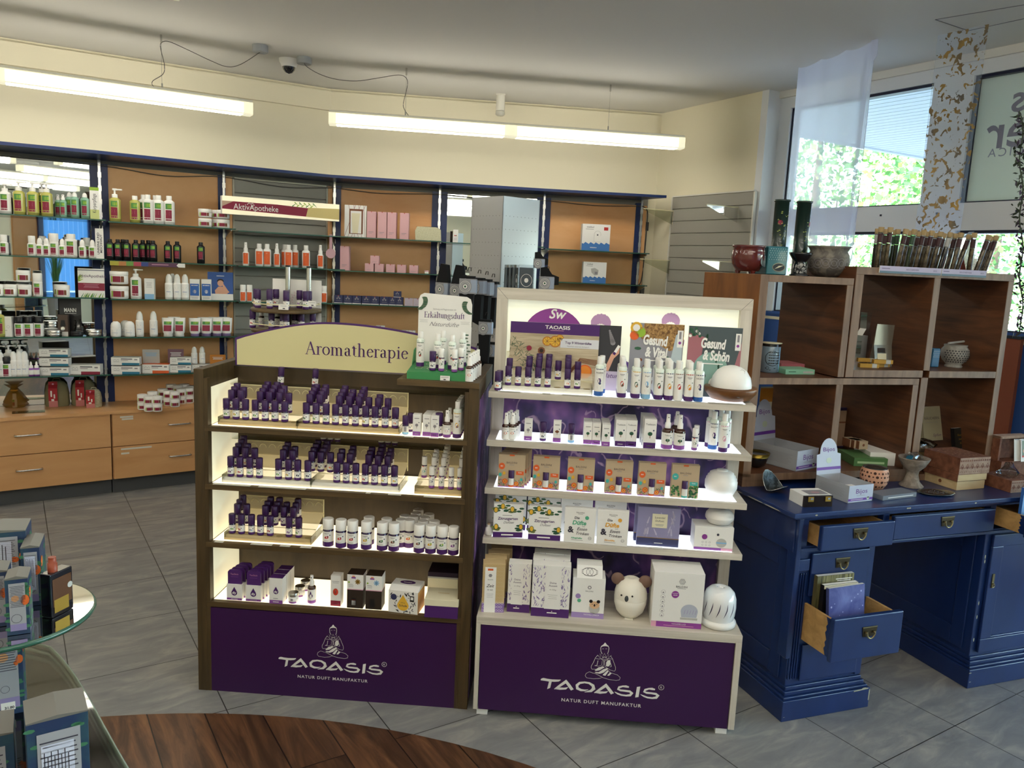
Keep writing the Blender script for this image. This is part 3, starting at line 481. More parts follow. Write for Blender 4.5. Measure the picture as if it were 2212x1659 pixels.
def jarp(key,name,r,h,ch,bm,cm,art=None,cat='jar',n=18):
    b = MB().lathe([(r*.9,0),(r,.003),(r,h),(r*.95,h)],bm,n); c = MB().lathe([(r*1.03,h),(r*1.03,h+ch-.002),(r*.98,h+ch)],cm,n); l = MB()
    parts = [('body',b),('lid',c)]
    if art: art(l,wrap(r*1.01),r,.004,h-.002); parts.append(('label',l))
    proto(key,name,cat,parts)
def art_jar(l,T,w,a,b): h = b-a; l.rect(-w*.55,w*.35,a+h*.15,b-h*.1,WINE,T,4); l.rect(-w*.8,-w*.58,a+h*.15,b-h*.1,LIME,T,2); l.rect(w*.38,w*.75,a+h*.15,b-h*.1,BRWN,T,2)
jarp('jar','cream_jar',.0235,.028,.014,WHT,WHT,art_jar); jarp('jarbig','cream_jar',.036,.042,.016,WHT,WHT,art_jar); jarp('jarlow','cream_jar',.030,.030,.013,WHT,WHT,art_jar)
jarp('tin','metal_tin',.027,.016,.009,SILV,SILV); jarp('tinblk','black_tin',.027,.014,.008,BLK,BLK); jarp('jarsilv','balm_jar',.0185,.026,.013,WHT,SILV,lambda l,T,w,a,b: (l.rect(-w*.9,w*.9,a-.003,a+.004,PURV,T,5),l.rect(-w*.3,w*.2,a+.008,b-.004,GREYI,T,2)))
jarp('jarpink','small_cream_jar',.016,.014,.011,CLEARP,ROSE)
def bx(key,name,w,d,h,m,art=None,cat='box',side=None,topm=None,bev=.0006):
    b = MB(); b.box(-w/2,w/2,0,d,0,h,m)
    if side: b.box(w/2,w/2+.0004,0,d,0,h,side).box(-w/2-.0004,-w/2,0,d,0,h,side)
    if topm: b.box(-w/2,w/2,0,d,h,h+.0005,topm)
    if art:
        l = MB(); art(l,front(-w/2,-.0006,0),w,h); proto(key,name,cat,[('carton',b),('print',l)])
    else: proto(key,name,cat,[('carton',b)])
def a_series(c_low,c_pic,txt=None):
    def f(l,T,w,h):
        l.rect(0,w,0,h*.2,c_low,T); l.rect(w*.25,w*.75,h*.07,h*.1,LAB,T)
        if txt: l.text(txt,w*.5,h*.8,w*.21,INK,T,res=2)
        else: l.rect(w*.2,w*.8,h*.8,h*.83,GREYI,T)
        l.disc(w*.5,h*.5,w*.2,c_pic,T,9,h*.07); l.rect(w*.48,w*.53,h*.35,h*.48,BRWN,T); l.disc(w*.78,h*.62,w*.07,NAVY,T,7)
    return f
bx('b_lav','oil_carton',.0285,.0285,.078,CARD,a_series(PURV,GREYI)); bx('b_tea','tea_tree_carton',.030,.030,.078,CARD,a_series(PURV,DGRN)); bx('b_teat','tea_tree_carton',.038,.038,.096,CARD,a_series(PURB,DGRN,'Teebaum')); bx('b_teab','tea_tree_carton',.043,.043,.106,CARD,a_series(PURB,DGRN,'Teebaum'))
def stripe_box(cA,cB=None,words=False):
    def f(l,T,w,h):
        l.rect(w*.38,w,0,h*.3,cA,T); l.rect(w*.35,w*.75,h*.75,h*.85,INK,T); l.rect(w*.35,w*.6,h*.58,h*.64,GREYI,T); l.ribbon([(w*.08,h*.6),(w*.14,h*.75),(w*.19,h*.6),(w*.25,h*.78),(w*.28,h*.55)],h*.03,GREYI,T); l.rect(w*.08,w*.29,h*.42,h*.46,GREYI,T); l.rect(w*.82,w*.93,h*.66,h*.82,GREYI,T)
    return f
bx('strip_teal','flat_carton',.118,.055,.032,CARD,stripe_box(mat('teal_stripe','#2a7896',.5))); bx('strip_wine','flat_carton',.125,.06,.036,CARD,stripe_box(WINE)); bx('strip_or','flat_carton',.11,.055,.036,CARD,stripe_box(ORA),topm=ORA); bx('strip_teals','flat_carton',.085,.055,.030,CARD,stripe_box(MT['teal_stripe']))
def a_rose(l,T,w,h): l.flat([(w*.43,h),(w*.57,h),(w*.5,h-w*.13)],REDP,T); l.rect(w*.2,w*.75,h*.22,h*.235,GREYI,T); l.rect(w*.2,w*.6,h*.17,h*.18,GREYI,T)
bx('rose_tall','pink_carton',.047,.047,.138,ROSE,a_rose); bx('rose_cube','pink_carton',.045,.045,.038,ROSE,a_rose); bx('white_mid','white_carton',.047,.047,.06,CARD,a_rose); bx('white_low','white_carton',.036,.036,.038,CARD,a_rose)
NVC = mat('night_blue_card','#33375e',.6)
bx('navy_cube','night_blue_carton',.047,.047,.042,NVC,lambda l,T,w,h: (l.flat([(w*.43,h),(w*.57,h),(w*.5,h-w*.1)],REDP,T),[l.disc(w*.5+.008*math.cos(k*2.094-.5),h*.66+.005*math.sin(k*2.094-.5),.005,GREYI,T,6) for k in range(3)],l.rect(w*.2,w*.8,h*.3,h*.34,GREYI,T),l.rect(0,w,0,h*.08,LAB,T)))
bx('lilac_cube','lilac_carton',.047,.047,.038,mat('lilac_card','#c3b4c2',.6),a_rose)
# leaning / standing cards
def card(key,name,w,h,m,art,cat='display card',th=.004):
    l = MB(); art(l,front(-w/2,-th/2-.0005,0),w,h); proto(key,name,cat,[('board',MB().box(-w/2,w/2,-th/2,th/2,0,h,m)),('print',l)])
# tubes standing on the cap
def tubep(key,capm):
    b = MB(); n = 12; vs = []; prof = [(.0135,.0135,.012),(.0165,.0145,.018),(.0185,.008,.055),(.0195,.0012,.082)]
    for rx,ry,z in prof:
        for j in range(n): a = 2*math.pi*j/n; vs.append((rx*math.cos(a),ry*math.sin(a),z))
    fs = [(p*n+j,p*n+(j+1) % n,(p+1)*n+(j+1) % n,(p+1)*n+j) for p in range(3) for j in range(n)]; b.add(vs,fs,WHT,True)
    l = MB(); T = lambda u,v: (u,-(.0158-.0145*(v-.018)/.064)*math.sqrt(max(0,1-(u/.021)**2))-.0006,v); l.rect(-.012,.012,.024,.050,WINE,T,4).rect(-.012,.012,.052,.066,GRN,T,4).rect(-.003,.012,.056,.066,LIME,T,3)
    proto(key,'cream_tube','tube',[('body',b),('cap',MB().lathe([(.013,0),(.0145,.001),(.0135,.014)],capm,12)),('label',l)])
tubep('tubew',WHT); tubep('tubep',mat('lilac_cap','#8a7aa8',.4))
# ================================================================ dark wooden aroma rack
def woodmat(name,c1,c2,sc,rough=.5,lo=.35,hi=.7,bump=.1,dist=.6): return mat(name,c1,rough,noise=(c2,sc,lo,hi),bump=bump)
DW = woodmat('dark_oak_v','#3a2c18','#57452a',(30,30,2.2)); DWH = woodmat('dark_oak_h','#43341e','#665132',(2.2,30,34)); DWB = woodmat('dark_oak_back','#2f2413','#453620',(9,9,2.5))
LITW = mat('lit_side_panel','#f2ecd0',.6,emit=.24,ecol='#f6f0cf'); LITS = mat('lit_shelf_panel','#fff4d8',.5,emit=.8,ecol='#fff0cc')
LITC = mat('lit_shelf_cool','#f2f8ff',.5,emit=.66,ecol='#eef6ff'); LITT = mat('lit_header_cool','#eef0d8',.5,emit=.26,ecol='#f3f5e4')
PANP = mat('purple_panel','#341046',.42); LOGOW = mat('logo_white','#e4e2de',.6)
LAV,_nt1,_b1,_L = nodes('lavender_print',.5)
def lavender(m,nt,b,L):
    tc = nn(nt,'TexCoord'); mp = nn(nt,'Mapping'); mp.inputs['Scale'].default_value = (9,9,7); L(tc.outputs['Object'],mp.inputs[0])
    w = nn(nt,'TexNoise',Scale=1.2,Detail=2); L(mp.outputs[0],w.inputs[0]); r = ramp(nt,(.3,'#1c1434'),(.48,'#3c2a60'),(.62,'#6d4680'),(.75,'#9a6c92')); L(w.outputs['Fac'],r.inputs[0])
    w2 = nn(nt,'TexNoise',Scale=1.3,Detail=2); L(mp.outputs[0],w2.inputs[0]); ad = nn(nt,'VectorMath',operation='ADD'); L(mp.outputs[0],ad.inputs[0]); L(w2.outputs['Color'],ad.inputs[1]); v = nn(nt,'TexVoronoi',Scale=1.7); v.feature = 'SMOOTH_F1'; L(ad.outputs[0],v.inputs['Vector']); r2 = ramp(nt,(.40,'#000000'),(.43,'#ffffff'),(.46,'#ffffff'),(.49,'#000000')); L(v.outputs['Distance'],r2.inputs[0])
    n2 = nn(nt,'TexNoise',Scale=.9); L(mp.outputs[0],n2.inputs[0]); g = nn(nt,'Math',operation='GREATER_THAN'); g.inputs[1].default_value = .52; L(n2.outputs['Fac'],g.inputs[0]); ml = nn(nt,'Math',operation='MULTIPLY'); L(g.outputs[0],ml.inputs[0]); L(r2.outputs[0],ml.inputs[1])
    m3 = nn(nt,'Math',operation='MULTIPLY'); m3.inputs[1].default_value = .4; L(ml.outputs[0],m3.inputs[0]); mx = nn(nt,'MixRGB'); L(m3.outputs[0],mx.inputs[0]); L(r.outputs[0],mx.inputs[1]); mx.inputs[2].default_value = lin('#d9b6cc'); L(mx.outputs[0],b.inputs['Base Color'])
lavender(LAV,_nt1,_b1,_L)
def logo(mb,T,dx=0,dz=0,s=1.0):
    c0 = (.468,.15); Q = lambda p: (c0[0]+(p[0]-c0[0])*s+dx,c0[1]+(p[1]-c0[1])*s+dz)
    for P in LOGO_P: mb.flat([Q(p) for p in P],LOGOW,T)
    for P,w in LOGO_R: mb.ribbon([Q(p) for p in P],[a*s for a in w] if isinstance(w,list) else w*s,LOGOW,T)
    c = Q((.6766,.1705)); mb.ring(c[0],c[1],.0095*s,.0016,LOGOW,T,24).text('R',c[0],c[1]-.0042*s,.0115*s,LOGOW,T,bold=.01)
    a = Q((.466,.0865)); mb.text('NATUR DUFT MANUFAKTUR',a[0],a[1],.0178*s,LOGOW,T,spacing=1.22,bold=.012,sx=1.06)
RD = .56; WD = 1.026
rk = thing('display_rack',R1,(0,0,0),'dark wooden aroma rack with four lit shelves, purple base panel and curved cream header','display rack')
def side(x0,x1):
    b = MB(); b.box(x0,x1,0,RD,0,1.232,DW); return b
side(0,.036).build('side_panel',rk,bevel=.0015); side(.99,1.026).build('side_panel',rk,bevel=.0015)
for a in (.036,.976): MB().box(a,a+.014,.002,.03,0,1.20,DW).build('inner_post',rk)
MB().box(.036,.990,.27,.29,.34,1.21,DWB).build('back_panel',rk)
l = MB()
for z0,z1 in ((.36,.57),(.591,.79),(.811,1.007),(1.027,1.165)):
    l.box(.0505,.0515,.03,.268,z0,z1,LITW)
tag(l.build('lit_side',rk),'glowing cream side panel')
for z,t in ((1.027,.020),(.811,.021),(.591,.021),(.360,.022)):
    s = MB().box(.036,.990,0,.27,z-t,z-.0015,DWH).build('shelf',rk,bevel=.001)
    MB().box(.055,.972,.022,.262,z-.0015,z,LITS).build('light_panel',s)
b = MB().box(.036,.990,.003,.012,.0,.334,PANP); b.build('base_panel',rk)
b = MB(); logo(b,lambda u,v: (u,.0022,v),.049,-.0135,.925); tag(b.build('emblem',rk),'white seated figure emblem and brand lettering')
b = MB().box(.735,1.026,-.004,.32,1.213,1.234,DWH); b.build('top_shelf',rk,bevel=.001)
b = MB().box(.036,.99,.31,.56,1.155,1.175,DWH).box(.036,.99,.31,.56,.8,.82,DWH); b.build('rear_shelf',rk)
tag(MB().box(1.0262,1.028,.03,.54,.03,1.17,LAV).build('side_poster',rk),'lavender photo on the outer side')
# curved header
hp = [(.045,1.215),(.045,1.322)]+[(.045+.94*k/24,1.322+.078*math.sin(math.pi*(.5*k/24/.42 if k/24 < .42 else .5+.5*(k/24-.42)/.58*.94)) ) for k in range(1,25)]+[(.985,1.215)]
CRM = mat('cream_header','#d6cf9f',.55); b = MB().prism(hp,.262,.27,PURB); b.build('header_edge',rk)
b = MB(); hi = [(.0515 if x < .05 else (.979 if x > .98 else x),(z-.0075 if z > 1.3 else 1.217)) for x,z in hp]; b.flat(hi,CRM,lambda u,v: (u,.2612,v))
_a0,_a1 = R1.xa(660,.26,1.27),R1.xa(881,.26,1.25); serif(b,'Aromatherapie',_a0,R1.on(661,765,.26).z,.051,PURB,lambda u,v: (u,.2606,v),'l',fit=_a1-_a0); tag(b.build('header_sign',rk),'cream sign reading Aromatherapie')
# ---------------------------------------------------------------- stepped acrylic trays
WOODT = woodmat('tray_wood','#c9b58a','#a88f62',(3,60,40)); TRW = mat('tray_white','#e8e6da',.5)
def rowpos(r): return (.058,.018) if r == 0 else (.058+.047+.026*(r-1),.018+.024+.0086*(r-1))
def tray(F,x0,x1,z,label,basem,n,cols,y0=0.0,depth=.205,slots=(),group='stepped acrylic trays'):
    t = thing('bottle_tray',F,(x0,y0,z),label,'bottle tray',group); w = x1-x0; b = MB()
    b.prism([(.03,.001),(.03,.010),(.045,.017),(.084,.017),(.084,.001)],0,w,basem,'x'); b.build('base',t)
    s = MB(); s.prism([(.086,.001),(.086,.040),(.195,.073),(.195,.070),(.09,.037),(.09,.001)],0,w,ACRM,'x')
    s.box(0,w,.190,.193,.07,.125,ACRM); s.box(0,.003,.03,.193,.001,.03,ACRY).box(w-.003,w,.03,.193,.001,.03,ACRY)
    s.box(0,w,.1895,.1935,.124,.1262,EDGEL).box(0,w,.0845,.0875,.0395,.0415,EDGEL).box(w-.003,w-.0005,.188,.1945,.04,.1262,EDGEL)
    s.build('riser',t); r = MB()
    for c in cols:
        pts = [(c-x0-.013,.1885,.10)]+[(c-x0-.013+.013*(1-math.cos(a)),.1885,.10+.014*math.sin(a)) for a in [k*math.pi/8 for k in range(9)]]; r.tube(pts,.0008,EDGEL,4)
    r.build('row_guides',t)
    for c in slots: MB().lathe([(.0135,.0173),(.0135,.0175)],SLOTM,16,c-x0,.058).build('empty_slot',t)
    return t
ACRM = translucent('hazy_acrylic','#efe6c6',.5,.35); EDGEL = mat('acrylic_edge','#e9e3b8',.3,spec=.8); SLOTM = mat('slot_felt','#9a8a60',.8)
cnt = {}
def oils(F,xs,z,spec,rowname,y0=0.0,dz=0.0,glow=False):
    """spec: list of (front 0/1, number behind) per column"""
    rd = random.Random(int(xs[0]*1000)+int(z*100)); k = 0
    for c,(f,nb) in enumerate(spec):
        for r in ([0] if f else [])+list(range(1,nb+1)):
            y,h = rowpos(r); where = 'front row' if r == 0 else '%s step' % ORD[r-1]
            put('oil%d' % rd.randrange(NOIL),F,(xs[c]+rd.uniform(-.0012,.0012),y0+y+rd.uniform(-.001,.001),z+h+dz+.0005),'oil bottle, %s column, %s, %s' % (ORD[c],where,rowname),rowname+' oil bottles',rz=rd.uniform(-.35,.35),sc=(1.09,1.09,1.08)); k += 1
Z1,Z2,Z3,Z4 = 1.027,.811,.591,.360
xa = lambda F,px,y,z: F.xa(px,y,z)
colsA = [xa(R1,489+21*k,.058,Z1+.03) for k in range(8)]
tray(R1,colsA[0]-.02,colsA[7]+.019,Z1,'wood-fronted acrylic tray at the lit side panel, top shelf of dark rack',WOODT,8,colsA,slots=[colsA[7]])
oils(R1,colsA,Z1,[(1,3),(1,2),(1,0),(1,4),(1,4),(1,3),(1,1),(0,0)],'dark rack top shelf outer tray')
colsB = [xa(R1,661+21.4*k,.058,Z1+.03) for k in range(10)]
tray(R1,colsA[7]+.0195,colsB[9]+.022,Z1,'wood-fronted acrylic tray beside the boxed lavender oils, top shelf of dark rack',WOODT,10,colsB,slots=[])
oils(R1,colsB,Z1,[(1,4),(1,4),(1,0),(1,4),(1,3),(1,4),(1,1),(1,2),(1,1),(1,0)],'dark rack top shelf inner tray')
for i,px in enumerate((606,680)): put('oil%d' % (1+2*i),R1,(R1.xa(px,.215,Z1+.135),.215,Z1+.128),'%s single oil bottle standing on the back ledge above the top shelf trays' % ('outer','inner')[i],'oil bottles on the back ledge',tilt=(0,.06))
led = tag(MB().box(.05,.97,.196,.262,Z1+.1215,Z1+.1275,ACRY).build('acrylic_ledge',F=R1),'clear acrylic ledge behind the top shelf trays of the dark rack','ledge')
# shelf two
colsC = [xa(R1,498.6+20.75*k,.058,Z2+.03) for k in range(18)]
tray(R1,colsC[0]-.022,colsC[8]+.0205,Z2,'white-fronted acrylic tray at the lit side panel, second shelf of dark rack',TRW,9,colsC[:9])
tray(R1,colsC[8]+.021,colsC[17]+.026,Z2,'white-fronted acrylic tray at mid width, second shelf of dark rack',TRW,9,colsC[9:])
oils(R1,colsC[:9],Z2,[(1,4),(1,2),(1,1),(1,0),(0,0),(1,3),(1,2),(1,0),(1,4)],'dark rack second shelf outer tray')
oils(R1,colsC[9:],Z2,[(0,4),(0,1),(1,2),(1,3),(1,0),(1,3),(1,4),(1,3),(1,0)],'dark rack second shelf inner tray')
tag(MB().box(.05,.97,.205,.262,Z2+.1225,Z2+.1275,ACRY).build('acrylic_ledge',F=R1),'clear acrylic ledge behind the second shelf trays of the dark rack','ledge')
for g,pxs in enumerate(((699,714,729),(824,838,853))):
    for i,px in enumerate(pxs): put('oil%d' % (g+1),R1,(R1.xa(px,.235,Z2+.14),.235,Z2+.128),'%s shadowed oil bottle of the %s trio on the second shelf ledge' % (ORD[i],('outer','inner')[g]),'oil bottles on the shadowed ledge')
colsR = [xa(R1,911+21*k,.055,Z2+.03) for k in range(5)]
tray(R1,colsR[0]-.022,.974,Z2,'wood-fronted acrylic tray of roll-on bottles, second shelf of dark rack',WOODT,5,colsR[:4],slots=[colsR[0]-.004])
for c,(f,nb) in enumerate([(0,1),(1,3),(1,5),(1,0),(1,5)]):
    for r in ([0] if f else [])+list(range(1,nb+1)):
        y,h = rowpos(r); y += 0 if r else 0; put('roll%d' % ((c*3+r) % 4 if r == 0 else (0,0,2,3,1)[c]),R1,(min(colsR[c],.962),y,Z2+h-.0+.0005 if r else Z2+.0185),'white-capped roll-on bottle, %s column, %s' % (ORD[c],'front row' if r == 0 else ORD[r-1]+' step back'),'roll-on bottles on the dark rack')
# shelf three
colsD = [xa(R1,502+20.5*k,.058,Z3+.03) for k in range(9)]
tray(R1,colsD[0]-.02,colsD[8]+.02,Z3,'wooden-fronted acrylic tray on the third shelf of the dark rack',WOODT,9,colsD,slots=[colsD[5],colsD[8]])
oils(R1,colsD,Z3,[(1,3),(1,1),(1,0),(1,3),(1,3),(0,2),(1,3),(1,0),(0,0)],'dark rack third shelf tray')
BO = [(709,.04,0),(736.7,.035,0),(761.7,.035,0),(791.6,.035,3),(797,.085,3),(825.8,.035,1),(851,.035,2),(835,.08,1),(866,.08,2),(874,.125,6),(884,.08,6),(905.5,.035,2),(892,.125,5),(898,.165,5),(903,.205,5),(930.6,.035,3),(955.6,.035,4),(979.8,.035,5),(913,.08,3),(917,.12,3),(926,.16,4),(938,.085,4)]
bn = {}
for i,(px,y,k) in enumerate(BO):
    row = ('front','second','third','fourth','rear')[min(4,int((y-.03)/.04))]
    bn[row] = bn.get(row,-1)+1; put('base%d' % k,R1,(R1.xa(px,y,Z3+.05),y,Z3),'%s large white-capped oil bottle, %s row, third shelf of dark rack' % (ORD[bn[row]],row),'large base oil bottles',sc=(1.12,1.12,1.03))
# top shelf, boxed and bottled goods beside the trays
G = 'lavender goods on the top shelf of the dark rack'
put('oilb',R1,(R1.xa(876,.045,Z1+.03),.045,Z1),'oil bottle turned backwards beside the white lavender cartons',G); put('oil5',R1,(R1.xa(886,.09,Z1+.03),.095,Z1),'oil bottle behind the backwards-turned one',G)
put('b_lav',R1,(R1.xa(900,.03,Z1+.03),.03,Z1),'single lavender carton nearest the acrylic tray','lavender cartons')
for r in range(3):
    for c,px in enumerate((921,938)): put('b_lav',R1,(R1.xa(px,.028,Z1+.03)+.004*r*0+c*.002,.026+.031*r+(0 if c else .006),Z1),'%s lavender carton of the %s file' % (ORD[r],('outer','inner')[c]),'lavender cartons')
put('oil5',R1,(R1.xa(950,.045,Z1+.03)-.003,.048,Z1),'large purple-capped lavender oil in front of the rear cartons',G,sc=(1.22,1.22,1.22))
put('mist1',R1,(R1.xa(966,.04,Z1+.03),.035,Z1),'small brown spray bottle between the lavender oil and tall yellow bottle',G); put('mist1',R1,(R1.xa(972,.1,Z1+.03),.085,Z1),'brown spray bottle behind the small front one',G)
for r in range(5): put('tall_yellow',R1,(min(.958,R1.xa(987+2.5*r,.03+.036*r,Z1+.03)),.035+.037*r,Z1),'%s tall yellow-liquid bottle along the right post' % ORD[r],'tall yellow bottles',sc=(.95,.95,.95))
# lowest shelf
def a_dly(l,T,w,h,tongue=True):
    hh = h*.52 if tongue else h; l.rect(0,w,0,hh*.14,PURV,T); l.rect(w*.28,w*.72,hh*.05,hh*.09,LAB,T)
    cx,cz,r = w*.5,hh*.47,w*.19; l.flat([(cx+r*math.cos(R(a)),cz+r*math.sin(R(a))) for a in range(150,391,20)]+[(cx,cz+r*2.1)],PURB,T)
    T2 = lambda u,v: (lambda p: (p[0],p[1]-.0004,p[2]))(T(u,v)); l.text('dly',cx,cz-r*.35,r*1.15,LAB,T2,bold=.03)
    if tongue: l.text('TaoStick',cx,h*.83,w*.15,PINKP,T2); l.bars(w*.25,w*.75,h*.77,.001,1,.003,PURV,T2)
    else: l.rect(w*.3,w*.65,h*.2,h*.22,GREYI,T)
for g,(px,n) in enumerate(((508,4),(549,5))):
    if 'stickbox' not in PROTO:
        b = MB().box(-.029,.029,0,.018,0,.062,CARD); w = .052; tg = [(-w/2,.03),(-w/2,.108),(-w/2+.004,.114),(-w/2+.01,.1165),(w/2-.01,.1165),(w/2-.004,.114),(w/2,.108),(w/2,.03)]
        c = MB().prism(tg,.004,.013,PURB); l = MB(); a_dly(l,lambda u,v: (-.029+u,-.0006 if v < .0625 else .0034,v),.058,.118)
        proto('stickbox','inhaler_stick_pack','pack',[('carton',b),('card',c),('print',l)])
    for r in range(n): put('stickbox',R1,(R1.xa(px,.03,Z4+.03)+.0035*r,.022+.024*r,Z4),'%s purple-topped stick pack of the %s file' % (ORD[r],('outer','inner')[g]),'stick packs on the lowest shelf')
bx('dlybox','kit_carton',.050,.040,.100,CARD,lambda l,T,w,h: a_dly(l,T,w,h,False),topm=PURB)
for r in range(3): put('dlybox',R1,(R1.xa(597,.02,Z4+.04)+.001*r,.015+.043*r,Z4),'%s white kit carton with purple top and drop emblem' % ORD[r],'white kit cartons',sc=(1,1,1))
for i,(px,y) in enumerate(((634,.04),(648,.1),(660,.155))): put('jarsilv',R1,(R1.xa(px,y,Z4+.02),y,Z4),'%s silver-lidded balm jar from the front' % ORD[i],'silver-lidded balm jars',sc=(1.0,1.0,1.0))
def _a(l,T,w,a,b):
    l.flat([(w*.55*math.cos(R(t)),.028+w*.55*math.sin(R(t))) for t in range(150,391,24)]+[(0,.028+w*1.2)],PURB,T); l.text('dly',0,.0255,.0075,LAB,wrap(.0158),bold=.03)
bott('dlyspray','dropper_spray_bottle',.0148,.062,.0085,.036,BRN,WHT,(.012,.050,LAB),_a,sh=.008,top='spray',neck=.6,base=(.012,PURV)); put('dlyspray',R1,(R1.xa(673,.045,Z4+.03),.048,Z4),'brown spray bottle with drop emblem beside the balm jars','single goods on the lowest shelf',sc=(1.05,1.05,1.1))
bx('nova','red_oval_carton',.038,.038,.118,CARD,lambda l,T,w,h: (l.rect(0,w,0,h*.18,WINE,T),l.bars(w*.15,w*.85,h*.82,h*.012,2,h*.045,GREYI,T),l.disc(w*.5,h*.47,w*.26,mat('red_oval','#c8402a',.5),T,16,h*.115),l.rect(w*.45,w*.55,h*.42,h*.53,LAB,T),l.rect(w*.2,w*.8,h*.08,h*.1,LAB,T)))
put('nova',R1,(R1.xa(725,.03,Z4+.05),.03,Z4),'tall white carton with a red oval and wine-coloured foot',None); DKC = mat('dark_brown_card','#2c2018',.6)
for i,(px,c) in enumerate(((772,GOLD),(812,LBLU))):
    b = MB().box(-.030,.030,0,.058,0,.072,DKC).box(-.03,.03,0,.058,.072,.131,CARD).box(-.03,.03,0,.058,.131,.1316,DKC).box(-.0302,.0302,-.0002,.0582,.072,.075,PINKP)
    l = MB(); T = front(-.03,-.0006,0); l.rect(.016,.032,.116,.122,PURV,T).rect(.019,.029,.122,.127,mat('demeter_orange','#e59a72',.6),T)
    for k in range(8): a = k*math.pi/4; l.ribbon([(.040,.104),(.040+.0105*math.cos(a),.104+.0105*math.sin(a))],.004,c,T)
    l.rect(.005,.022,.092,.0935,GREYI,T).bars(.005,.025,.089,.0008,3,.003,GREYI,T).disc(.007,.101,.0035,LIME,T,8)
    l.rect(.016,.035,.010,.040,BLK,T)
    if not i: l.rect(.018,.033,.012,.030,LAB,T).rect(.018,.033,.030,.034,ORA,T)
    t = thing('gift_carton',R1,(R1.xa(px-4,.03,Z4+.05),.022,Z4),('dark brown gift carton with a golden flower','dark brown gift carton with a blue flower')[i],'box','brown and white gift cartons'); b.build('carton',t); l.build('print',t)
t = thing('patterned_gift_box',R1,(R1.xa(872,.02,Z4+.04),.008,Z4),'black and white leaf-patterned gift box with a golden drop','box',rz=-.12); PEA = mat('apricot_card','#e0a860',.6)
b = MB().box(-.056,.056,0,.085,0,.085,CARD).box(.0562,.0566,0,.085,0,.083,PEA); b.prism([(0,.085),(.085,.085),(.085,.097),(.03,.097)],-.056,.056,CARD,'x'); b.build('carton',t); l = MB(); rd = random.Random(3); T = front(-.056,-.0007,0)
for k in range(46):
    u,v,a,s = rd.uniform(.006,.106),rd.uniform(.004,.081),rd.uniform(0,3.1),rd.uniform(.004,.0085); c,n = math.cos(a),math.sin(a); l.flat([(u+s*c,v+s*n),(u-s*.3*n,v+s*.3*c),(u-s*c,v-s*n),(u+s*.3*n,v-s*.3*c)],INK if k % 4 else BLK,T)
T2 = front(-.056,-.0011,0); dr = lambda m,k,T: l.flat([(.056+.022*k*math.cos(R(q)),.030+.020*k*math.sin(R(q))) for q in range(150,391,20)]+[(.056,.030+.042*k)],m,T)
dr(LAB,1.1,T2); dr(YEL,1,front(-.056,-.0014,0)); l.text('Schule',.056,.026,.012,INK,front(-.056,-.0017,0),bold=.01,shear=.2).text('Auf zur',.056,.039,.006,INK,front(-.056,-.0017,0)); l.disc(.020,.060,.012,NVC,T2,14).rect(.082,.098,.048,.070,BLK,T2).rect(.085,.095,.055,.066,CARD,front(-.056,-.0014,0)); l.build('print',t)
TT = lambda u,v: (-.056+u,.034+v,.0973); l = MB(); l.disc(.056,.022,.03,PURB,TT,16,.016).rect(.04,.072,.019,.023,LAB,lambda u,v: (-.056+u,.034+v,.0976)); l.build('lid_print',t)
b = MB(); t = thing('cream_gift_box',R1,(R1.xa(954,.0,Z4+.04),-.012,Z4),'dark purple gift box with cream lid in the corner of the lowest shelf','box','cream-lidded gift boxes')
MB().box(-.061,.061,0,.105,0,.048,PURB).build('carton',t); MB().box(-.0625,.0625,-.0015,.1065,.046,.071,CREAM).build('lid',t,bevel=.001); l = MB(); l.text('TAOASIS',0,.055,.011,GOLD,lambda u,v: (u,v,.0715),bold=.01); l.build('lid_print',t)
t = thing('cream_gift_box',R1,(R1.xa(956,.14,Z4+.08)+.004,.118,Z4),'open cream and dark purple gift box behind the lidded one','box','cream-lidded gift boxes'); MB().box(-.058,.058,0,.10,0,.098,CREAM).build('carton',t); MB().box(-.057,.057,.001,.1,.098,.121,mat('dark_violet_card','#26142f',.6)).box(-.058,.058,-.002,0,.098,.104,GREYC).build('lid',t)
# price strips on the shelf edges
STR = mat('price_strip','#d8d6cc',.6); k = 0
for z,pxs in ((Z1,((873,893),(927,947),(960,1000))),(Z2,((460,540),(558,660),(790,800),(838,866),(915,960))),(Z3,((463,482),(541,587),(604,626),(648,672))),):
    for a,b_ in pxs:
        x0,x1 = R1.xa(a,0,z),R1.xa(b_,0,z); k += 1
        m_ = MB().box(x0,x1,-.003,.012,z+.0003,z+.0012,STR); tag(m_.build('price_strip',F=R1),'%s paper price strip along the dark rack shelf edges' % ORD[k-1],'price strip','paper price strips on the dark rack')
# white power adapter on the back post
t = thing('power_switch',R1,(.966,.22,Z3+.075),'white rocker switch on the inner side of the dark rack above the third shelf','switch'); MB().box(0,.01,-.02,.02,0,.085,WHT).build('housing',t,bevel=.002); MB().box(-.002,.0,-.008,.008,.03,.055,LAB).build('rocker',t)
